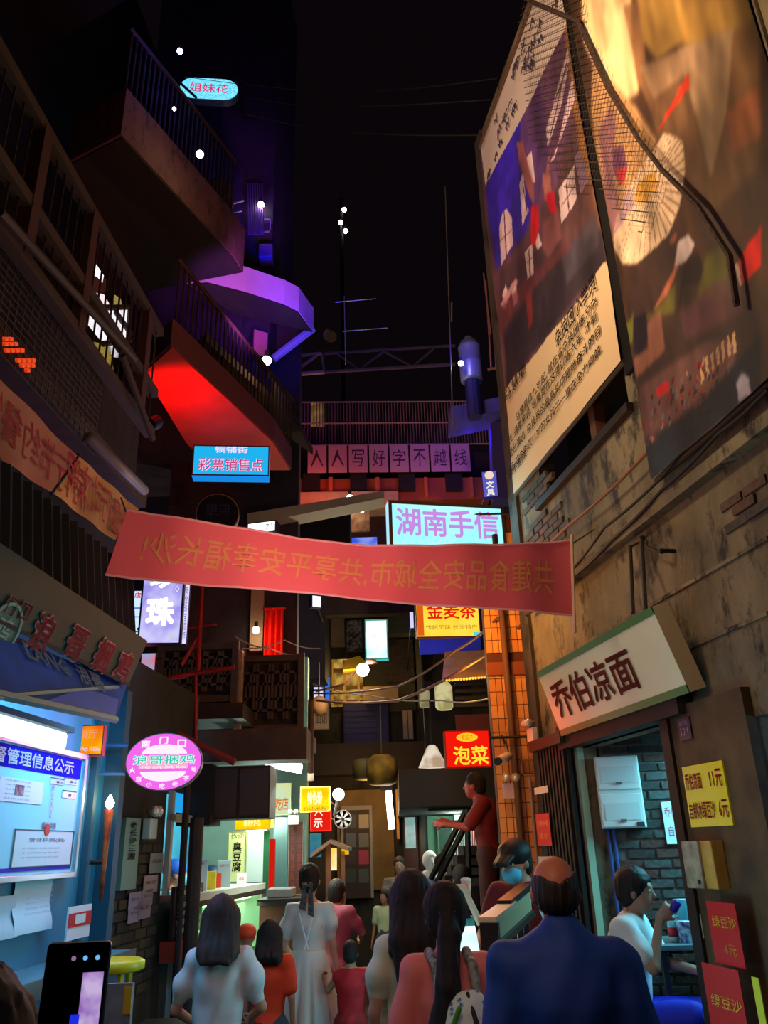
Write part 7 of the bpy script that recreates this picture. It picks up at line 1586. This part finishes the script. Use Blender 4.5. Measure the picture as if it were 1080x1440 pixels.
# 3 person with orange cap, mostly hidden
t, j, H, Rm = person('half hidden person in an orange cap behind the long-haired woman in white', gz(349, 6.7), radians(15), 1.24, None, '#a87860', vox=.016, hands=False, face=False)
top(t, j, M('#26242a', .8), .6, .8, .02, 1.42, vox=.015); legs(t, j, M('#26242a', .8), 1.0, vox=.016); Q = SDF(); Q.ell(H((0, -.01, .05)), (.098, .115, .085), .01, Rm).cone(H((-.03, .1, .05)), H((.03, .1, .05)), .03, .03, .02); to_obj('cap', Q.mesh(.011), M('#d84a20', .7), t, None)
# 4 woman in white dress
DR = M('#c4cac8', .75, noise=.12, scale=4, col2='#9cacae')
t, j, H, Rm = person('woman in long white dress with black ribbon in her hair, walking away at centre left', gz(435, 7.0), radians(-4), 1.62, dict(elR=(.225, .02, 1.12), wrR=(.26, .07, .88), elL=(-.25, .03, 1.12), wrL=(-.2, .2, 1.0)), '#b88c78', fem=True, head=(0, -.1, 0))
top(t, j, DR, .75, 1.04, .012, 1.40, .016, .97, .0, .006, 'dress_bodice'); skirt(t, j, DR, 1.09, .12, .13, .33, 15, .026, 'dress_skirt', .85); hair(t, H, Rm, HB, 'bun', 0, j=j)
Q = SDF(); a = H((0, -.115, -.03)); Q.cone(a+(-.03, 0, 0), a+(.03, 0, 0), .018, .018, .01)
to_obj('ribbon_knot', Q.mesh(.008), M('#8a9290', .7, noise=1.0, scale=60, col2='#141414'), t, None)
for s, l in ((-.02, .19), (.025, .24)):
    mb = MB(); mb.prism([a+(s-.01, -.02, 0), a+(s+.02, -.02, 0), a+(s*1.6+.028, -.05, -l), a+(s*1.6-.025, -.05, -l*.9)], (0, -.004, 0)); me = bpy.data.meshes.new('ribbon_tail'); me.from_pydata(mb.v, [], mb.f); me.materials.append(M('#101214', .6, noise=.8, scale=40, col2='#50585a')); o = bpy.data.objects.new('ribbon_tail', me); COL.objects.link(o); o.parent = t
mb = MB()
for s in (-1, 1): mb.tube((s*.06, -.125, 1.36), (s*-.015, -.128, 1.1), .006, 5)
me = bpy.data.meshes.new('back_straps'); me.from_pydata(mb.v, [], mb.f); me.materials.append(M('#dce8ec', .6)); o = bpy.data.objects.new('back_straps', me); COL.objects.link(o); o.parent = t
# 5 boy in the red tank top, holds her hand
t, j, H, Rm = person('small boy in sleeveless red tank top holding the hand of the woman in white dress', gz(492, 6.75), radians(-8), 1.10, dict(shL=(-.15, 0, 1.36), elL=(-.27, .03, 1.22), wrL=(-.32, .12, 1.28), elR=(.24, -.03, 1.14), wrR=(.24, .14, 1.04)), '#a87458', vox=.011, curl=(1.2, .6), hand_dir=((-.3, .3, .6), None))
top(t, j, M('#b81820', .75, noise=.15), 0, .8, .024, 1.42, w=1.02); legs(t, j, M('#8a1c20', .8), .5, .03, 'shorts'); hair(t, H, Rm, HB, 'short', thick=1.0)
# 6 person in pink at the cart
t, j, H, Rm = person('person in pink-red shirt bending at the little roofed cart', gz(468, 8.0), radians(-25), 1.50, dict(head=(0, .1, 1.55), neck=(0, .05, 1.42), elL=(-.26, .1, 1.2), wrL=(-.16, .3, 1.12), elR=(.27, .1, 1.2), wrR=(.16, .3, 1.14)), '#9a6450', vox=.014, hands=True, face=False)
top(t, j, M('#963850', .75), .95, .8, .03, 1.42, .012, 1.1, vox=.014); legs(t, j, M('#5a2c30', .8), 1.0, vox=.016); hair(t, H, Rm, HB, 'short')
# 7 woman in pale top with dark hair
t, j, H, Rm = person('woman in pale cream puff-sleeved top with dark loose hair right of the alley centre', gz(580, 4.2), radians(6), 1.62, dict(elL=(-.24, -.02, 1.12), wrL=(-.25, .02, .86)), '#a87c64', fem=True, head=(radians(-15), 0, 0))
top(t, j, M('#c4c8ac', .75, noise=.1), .7, 1.0, .012, 1.42, .022, 1.0, .0, .005, 'blouse'); skirt(t, j, M('#b4bca8', .75), 1.05, .5, .14, .22, 10, .008, 'skirt'); hair(t, H, Rm, HB, 'long', .34, j=j, thick=1.04)
# 8 woman with the floral backpack
t, j, H, Rm = person('woman in salmon pink t-shirt with black ponytail carrying a floral backpack', gz(624, 3.7), radians(2), 1.58, dict(elL=(-.26, -.02, 1.12), wrL=(-.27, .05, .88), elR=(.26, -.0, 1.12), wrR=(.25, .1, .9)), '#b0745c', fem=True)
top(t, j, M('#f08078', .75, noise=.15, scale=5, col2='#d86a68'), .72, .84, .016, 1.42, 0, 1.05, .0, .005, 't_shirt'); legs(t, j, M('#5a6478', .8), 1.0)
hair(t, H, Rm, HB, 'pony', 0, j=j, thick=1.08, tail=[H((0, -.11, .02)), H((0, -.15, -.06)), np.array([-.02, -.2, 1.35]), np.array([-.06, -.215, 1.2]), np.array([-.08, -.2, 1.08])])
mb = MB(); mb.path([H((.035*cos(a_), -.118-.012*sin(a_), .02-.0)) + np.array([0, 0, .02*sin(a_)]) for a_ in np.linspace(0, 2*pi, 13)], .006, 5); me = bpy.data.meshes.new('hair_tie'); me.from_pydata(mb.v, [], mb.f); me.materials.append(M('#6a5c66', .5)); o = bpy.data.objects.new('hair_tie', me); COL.objects.link(o); o.parent = t
k = 1.58/1.7; org = gz(624, 3.7)
bp = thing('backpack', 'white backpack printed with blue flowers and green bands on the woman in pink', 'backpack', org+Vector((.05, -.28, .88)))
Q = SDF(); Q.cone((.06, -.235, 1.1), (.06, -.225, 1.24), .13, .10, .05, .62).cone((.06, -.245, .98), (.06, -.235, 1.12), .14, .13, .05, .6).cone((-.02, -.24, .98), (.14, -.24, .98), .09, .09, .05, .7)
fm = bpy.data.materials.new('floral_cloth'); fm.use_nodes = True; nt = fm.node_tree; b_ = nt.nodes['Principled BSDF']; b_.inputs['Roughness'].default_value = .7
tc = nt.nodes.new('ShaderNodeTexCoord'); vo = nt.nodes.new('ShaderNodeTexVoronoi'); vo.inputs['Scale'].default_value = 38; rp = nt.nodes.new('ShaderNodeValToRGB'); nz = nt.nodes.new('ShaderNodeTexNoise'); nz.inputs['Scale'].default_value = 12; mx = nt.nodes.new('ShaderNodeMix'); mx.data_type = 'RGBA'; r2 = nt.nodes.new('ShaderNodeMapRange'); r2.inputs[1].default_value = .5; r2.inputs[2].default_value = .56
rp.color_ramp.elements[0].position = .22; rp.color_ramp.elements[0].color = h2l('#2468b0'); rp.color_ramp.elements[1].position = .42; rp.color_ramp.elements[1].color = h2l('#d8e4dc'); mx.inputs['B'].default_value = h2l('#dce8e0')
nt.links.new(tc.outputs['Object'], vo.inputs['Vector']); nt.links.new(tc.outputs['Object'], nz.inputs['Vector']); nt.links.new(vo.outputs['Distance'], rp.inputs[0]); nt.links.new(nz.outputs[0], r2.inputs[0]); nt.links.new(r2.outputs[0], mx.inputs[0]); nt.links.new(rp.outputs[0], mx.inputs['A']); nt.links.new(mx.outputs['Result'], b_.inputs['Base Color'])
def bpart(nm, vf, mat):
    v, f = vf; v = v*k; v = v+np.array(org)-np.array(_base[bp.name]); to_obj(nm, (v, f), mat, bp, None)
bpart('bag_body', Q.mesh(.009, lambda G, F: wr_noise(G, F, .003, 30, 20)), fm)
for (a_, b__, nm) in (((-.06, -.30, 1.12), (.02, -.315, 1.29), 'green_band'), ((.02, -.345, 1.02), (.14, -.325, 1.12), 'green_band')):
    Q = SDF(); Q.cone(a_, b__, .011, .011, .004); bpart(nm, Q.mesh(.006), M('#4a9a20', .6))
Q = SDF()
for s in (-1, 1): Q.cone((s*.075+.02, -.16, 1.42), (s*.08+.03, -.2, 1.2), .02, .02, .01).cone((s*.075+.02, -.16, 1.42), (s*.08, -.04, 1.455), .02, .02, .01).cone((s*.08, -.04, 1.455), (s*.09, .1, 1.38), .02, .02, .01)
bpart('shoulder_strap', Q.mesh(.008), M('#a0a498', .7, noise=.8, scale=40, col2='#3a4440'))
Q = SDF(); Q.cone((.06, -.25, 1.33), (.1, -.33, 1.18), .009, .012, .004).cone((.1, -.33, 1.18), (.1, -.345, 1.1), .014, .018, .004); bpart('black_strap', Q.mesh(.006), M('#101014', .6))
# 9 balding man in blue
t, j, H, Rm = person('balding man in dark blue shirt seen from behind, largest figure at lower right', gz(781, 3.1), radians(-3), 1.68, dict(head=(0, .02, 1.60), neck=(0, -.01, 1.46)), '#b06848', fat=1.06, shoulder=1.06, vox=.010)
top(t, j, M('#143c90', .7, noise=.2, scale=4, col2='#0e2c68'), .8, .8, .024, 1.42, 0, 1.12, .0, .006, 'shirt', collar=True, vox=.010); legs(t, j, M('#22242c', .8), 1.0, w=1.1); hair(t, H, Rm, M('#241814', .6), 'bald', vox=.006)
# 10 vendor with black cap
t, j, H, Rm = person('vendor in black cap and light blue face mask looking down behind the lattice rail', gz(735, 5.7)+Vector((.0, 0, 0)), radians(140), 1.78, dict(head=(0, .06, 1.55), elL=(-.25, .1, 1.15), wrL=(-.15, .32, 1.1), elR=(.25, .1, 1.15), wrR=(.15, .32, 1.1)), '#b08068', head=(0, -.2, 0), vox=.011)
top(t, j, M('#6a1c20', .75), .7, .84, .016, 1.42); legs(t, j, M('#202024', .8), 1.0); hair(t, H, Rm, HB, 'short')
Q = SDF(); Q.ell(H((0, -.012, .06)), (.1, .118, .085), .01, Rm).cone(H((-.045, .1, .055)), H((-.04, .17, .03)), .016, .012, .01).cone(H((.045, .1, .055)), H((.04, .17, .03)), .016, .012, .01).cone(H((0, .1, .06)), H((0, .18, .035)), .03, .02, .03); to_obj('cap', Q.mesh(.008), M('#0c0c0c', .6), t, None)
def mask(t, H, Rm, col): Q = SDF(); Q.ell(H((0, .058, -.045)), (.062, .058, .055), .01, Rm); to_obj('face_mask', Q.mesh(.006, lambda G, F: np.maximum(F, -(((G-H((0, 0, 0)))@Rm)[..., 1]-.035))), M(col, .6), t, None)
mask(t, H, Rm, '#58c0e8')
# 11 young man eating, seated in the shop
SY = 5.35
sx = PY(868, 1300, SY).x
sj = dict(pelvis=(0, 0, .52), waist=(0, .03, .68), chest=(0, .06, .88), neck=(0, .1, 1.04), head=(0, .14, 1.175), shL=(-.17, .07, .985), shR=(.17, .07, .985), elR=(.22, .22, .80), wrR=(.1, .27, 1.04), elL=(-.22, .22, .78), wrL=(-.12, .45, .74),
          hiL=(-.09, 0, .50), knL=(-.11, .42, .54), anL=(-.11, .36, .12), hiR=(.09, 0, .50), knR=(.12, .42, .56), anR=(.13, .40, .12))
t, j, H, Rm = person('young man in white t-shirt and blue shorts sitting in the noodle shop and eating', Vector((sx, SY, DOOR_Z+.06)), radians(-116), 1.66, sj, '#9a7a64', head=(radians(0), -.08, 0), vox=.010, curl=(.6, 1.5), hand_dir=(None, (-.3, .5, .5)), shoes='#c8c8c8')
S = SDF(); S.cone(j['chest'], j['chest']+(j['neck']-j['chest'])*.5, .156, .118, .05, .72).cone(j['waist'], j['chest'], .142, .158, .05, .78).cone(j['pelvis']+(0, 0, .02), j['waist'], .15, .142, .05, .78)
for s in ('L', 'R'): S.cone(j['chest']+(j['neck']-j['chest'])*.6, j['sh'+s], .08, .075, .04).cone(j['sh'+s], j['sh'+s]+(j['el'+s]-j['sh'+s])*.62, .07, .07, .03)
to_obj('t_shirt', S.mesh(.010, lambda G, F: wr_noise(G, F, .005)), M('#d4e4e8', .75), t, None)
S = SDF(); S.ell(j['pelvis'], (.16, .14, .12), .04)
for s in ('L', 'R'): S.cone(j['hi'+s], j['hi'+s]+(j['kn'+s]-j['hi'+s])*.92, .11, .082, .05)
to_obj('shorts', S.mesh(.010, lambda G, F: wr_noise(G, F, .005)), M('#1024c8', .7), t, None)
hair(t, H, Rm, M('#0c0808', .6, noise=.3), 'short', thick=1.07)
tM = Matrix.Translation(t.location) @ Matrix.Rotation(radians(-116), 4, 'Z') @ Matrix.Scale(1.66/1.7, 4)
st = thing('stool', 'dark low stool under the seated young man', 'stool', Vector((sx, SY, DOOR_Z))); obj('seat', MB().lathe(Vector((sx, SY, DOOR_Z+.46)), [(.15, 0), (.17, .02), (.15, .05)], 20), M('#2a2020', .5), st)
for i in range(4): q = radians(45+90*i); obj('leg', MB().tube(Vector((sx+.1*cos(q), SY+.1*sin(q), DOOR_Z+.46)), Vector((sx+.15*cos(q), SY+.15*sin(q), DOOR_Z)), .015, 6), M('#2a2020', .5), st)
hp = tM @ Vector((.07, .36, 1.10)); cu = thing('drink_cup', 'small violet-blue cup held at the seated young man\'s mouth', 'cup', hp); obj('cup_body', MB().lathe(hp, [(.02, -.03), (.028, .03), (.024, .032)], 12, (.5, 0, .8)), M('#2818a0', .4), cu, smooth=True)
# table and things on it
tz = DOOR_Z+.74; tc_ = PY(952, 1330, 5.5); t = thing('snack_table', 'small table with blue top at the right edge of the noodle shop doorway', 'table', (tc_.x, 5.55, DOOR_Z)); tx, ty = tc_.x, 5.55
zt2 = PY(940, 1325, 5.5).z
obj('tabletop', MB().box(tx-.16, ty-.2, zt2-.03, tx+.5, ty+.3, zt2), M('#5a7a80', .4), t, bevel=.005)
for dx, dy in ((-.12, -.16), (.46, -.16), (-.12, .26), (.46, .26)): obj('leg', MB().box(tx+dx-.015, ty+dy-.015, DOOR_Z, tx+dx+.015, ty+dy+.015, zt2-.03), M('#2a2a2c', .5), t)
def onT(px, Y): return Vector((PY(px, 1325, Y).x, Y, zt2))
c = onT(949, 5.5); t = thing('drink_bottle', 'clear bottle with red and white label on the snack table', 'bottle', c)
obj('bottle_body', MB().lathe(c, [(.028, 0), (.032, .02), (.032, .09), (.028, .13), (.014, .17), (.013, .19)], 16), M('#8ac0c8', .15, spec=.8), t, smooth=True); obj('label_band', MB().lathe(c, [(.0325, .03), (.0325, .08)], 16), M('#c02028', .4), t, smooth=True); obj('bottle_cap', MB().lathe(c, [(.016, .185), (.016, .21)], 12), M('#a82028', .4), t)
c = onT(966, 5.45); t = thing('paper_bowl', 'blue flowered paper bowl under clear cup on the snack table', 'bowl', c)
obj('bowl_body', MB().lathe(c, [(.035, 0), (.05, .11), (.052, .115)], 18), M('#2848a8', .5, noise=1.0, scale=30, col2='#d8e8f0'), t, smooth=True)
c = onT(964, 5.6); t = thing('plastic_cup', 'tall stack of translucent cyan cups behind the flowered bowl', 'cup', c); obj('cup_body', MB().lathe(c, [(.03, 0), (.042, .22), (.044, .225)], 18), M('#6cc8d8', .3), t, smooth=True)
# 12.. far people
t, j, H, Rm = person('small child in pale green t-shirt and grey shorts standing far down the alley', gz(541, 11.6), radians(150), 1.22, None, '#a07060', vox=.018, hands=True, shoes='#d8d4cc', face=False)
top(t, j, M('#b4c4a0', .75), .7, .84, .02, 1.42, vox=.016); legs(t, j, M('#4a5058', .8), .45, .03, 'shorts', vox=.018); hair(t, H, Rm, HB, 'bob', .1, j=j, vox=.014)
t, j, H, Rm = person('man in grey striped shirt facing the camera beside the far child', gz(563, 11.9), radians(175), 1.60, dict(elR=(.24, .06, 1.15), wrR=(.1, .25, 1.2)), '#8a6a5c', vox=.018, face=False)
top(t, j, M('#7a7672', .75, noise=.8, scale=30, col2='#4a4642', stretch=(.2, .2, 3)), .7, .84, .02, 1.42, vox=.016); legs(t, j, M('#2a2c30', .8), 1.0, vox=.018); hair(t, H, Rm, HB, 'short', vox=.014)
t, j, H, Rm = person('person in lavender-blue shirt behind the stair rails', gz(622, 10.9), radians(20), 1.62, None, '#8a6a60', vox=.018, hands=False, face=False)
top(t, j, M('#8088b8', .75), .8, .84, .02, 1.42, vox=.016); legs(t, j, M('#2a2c38', .8), 1.0, vox=.018); hair(t, H, Rm, HB, 'short', vox=.014)
t, j, H, Rm = person('pale person dressed all in white at the teal passage', gz(606, 11.6), radians(200), 1.66, dict(elL=(-.27, .05, 1.18), wrL=(-.12, .22, 1.1), elR=(.27, .05, 1.18), wrR=(.1, .22, 1.12)), '#e0dcd0', vox=.018, hands=False, face=False)
top(t, j, M('#e4e4e0', .6), 1.9, .84, .03, 1.45, vox=.016); legs(t, j, M('#dcdcd8', .7), 1.0, vox=.018); Q = SDF(); Q.ell(H((0, -.01, .02)), (.1, .115, .12), .01, Rm); Q.ell(H((0, .1, 0)), (.06, .05, .07), .01, Rm, cut=True); to_obj('hood', Q.mesh(.016), M('#e4e4e0', .6), t, None)
t, j, H, Rm = person('large person in black shirt leaning on the rear counter under the stair', gz(655, 8.6), radians(10), 1.62, dict(elR=(.36, .1, 1.2), wrR=(.52, .2, 1.16), head=(-.03, .05, 1.5)), '#9a7060', fat=1.2, shoulder=1.2, vox=.014, face=False)
top(t, j, M('#0e0c0e', .8), .7, .84, .03, 1.42, 0, 1.25, vox=.014); legs(t, j, M('#101014', .8), 1.0, vox=.018); hair(t, H, Rm, HB, 'short', thick=1.05)
t, j, H, Rm = person('person in dark red shirt leaning on the handrail above, lit red', Vector((PY(686, 1150, 8.05).x, 8.2, .78)), radians(75), 1.62, dict(head=(0, .1, 1.55), neck=(0, .06, 1.42), elL=(-.24, .14, 1.16), wrL=(-.16, .4, 1.2), elR=(.24, .14, 1.16), wrR=(.16, .4, 1.22)), '#a04030', vox=.014, face=True)
top(t, j, M('#6a1814', .75), .8, .84, .02, 1.42, vox=.014); legs(t, j, M('#3a1412', .8), 1.0, vox=.016); hair(t, H, Rm, HB, 'short')
light('POINT', PY(640, 1120, 7.6), '#ff2a10', 1.6, .08)
t, j, H, Rm = person('cook in blue hair cap and light blue mask in the lit service window', gz(238, 8.1), radians(-75), 1.70, dict(head=(0, .05, 1.56)), '#b0806c', vox=.012, hands=True)
top(t, j, M('#14141a', .75), .7, .84, .016, 1.42); legs(t, j, M('#14141a', .8), 1.0, vox=.016); Q = SDF(); Q.ell(H((0, -.015, .055)), (.1, .115, .085), .01, Rm); to_obj('hair_cap', Q.mesh(.008), M('#1c58c0', .6), t, None); mask(t, H, Rm, '#48b8d8')
t, j, H, Rm = person('vendor dressed in black with dark blue cap behind the glass case', Vector((-1.93, 9.3, 0)), radians(-150), 1.60, dict(elL=(-.25, .12, 1.15), wrL=(-.12, .3, 1.1), elR=(.25, .12, 1.15), wrR=(.12, .3, 1.1)), '#9a7060', vox=.014)
top(t, j, M('#0e0e14', .8), .9, .84, .016, 1.42, vox=.014); legs(t, j, M('#0e0e14', .8), 1.0, vox=.016); Q = SDF(); Q.ell(H((0, -.01, .06)), (.098, .115, .08), .01, Rm); to_obj('cap', Q.mesh(.01), M('#10284a', .6), t, None); mask(t, H, Rm, '#48a8c8')
# 19 foreground: someone filming with a phone
FY = .95
hd = PY(-36, 1440, FY)
t, j, H, Rm = person('dark silhouetted person holding up a phone at the lower left corner', Vector((hd.x-.03, FY, hd.z-1.545)), radians(5), 1.60, dict(elR=(.3, .12, 1.2), wrR=(.22, .32, 1.36), elL=(-.25, .1, 1.15), wrL=(-.1, .3, 1.2)), '#3a2822', curl=(.5, 1.0), hand_palm=(None, (-1, 0, 0)))
top(t, j, M('#0c0c10', .8), .9, .84, .016, 1.42); legs(t, j, M('#0e0e12', .8), 1.0, vox=.018); hair(t, H, Rm, HB, 'short', thick=1.12)
t.location = Vector((t.location.x, t.location.y, 0)); t.scale = (.955,)*3
r = Rect(PY(99, 1427, .62), (1, .12, 0), (0, .1, 1), .0425, .086)
ph = thing('mobile_phone', 'black mobile phone with lit camera screen held up at the lower left', 'phone', r.base()); mb = MB(); r.panel(mb, -.008, 0); obj('phone_body', mb, M('#08080a', .3), ph, bevel=.003)
q = r.sub(.12, -.5, .44, .28); mb = MB(); q.panel(mb, .0002, .0006); so = obj('screen', mb, EMN('#a070c8', '#d8c0f0', .8, 60, .4, .6), ph)
q = r.sub(-.0, -.1, .14, .0); mb = MB(); q.panel(mb, .0002, .0007); obj('blue_patch', mb, EM('#2030e8', .9), ph)
q = r.sub(.14, -.5, .34, -.16); mb = MB(); q.panel(mb, .0006, .0009); obj('image_patch', mb, EMN('#e07090', '#60c8e0', .8, 160), ph)
for x in (-.05, .13, .32): c = r.at(r.w*x, r.h*.38, .0006); obj('screen_icon', MB().lathe(c, [(.0016, 0), (.0016, .0003)], 8, r.n), EM('#70b8f0' if x > 0 else '#8a6890', 1), ph)

light('POINT', (.0, 6.3, .9), '#60e0ff', 5, .1)
light('AREA', (.1, 2.2, 2.4), '#ffd0b8', 5, .6, to=(.3, 4.5, 1.2))
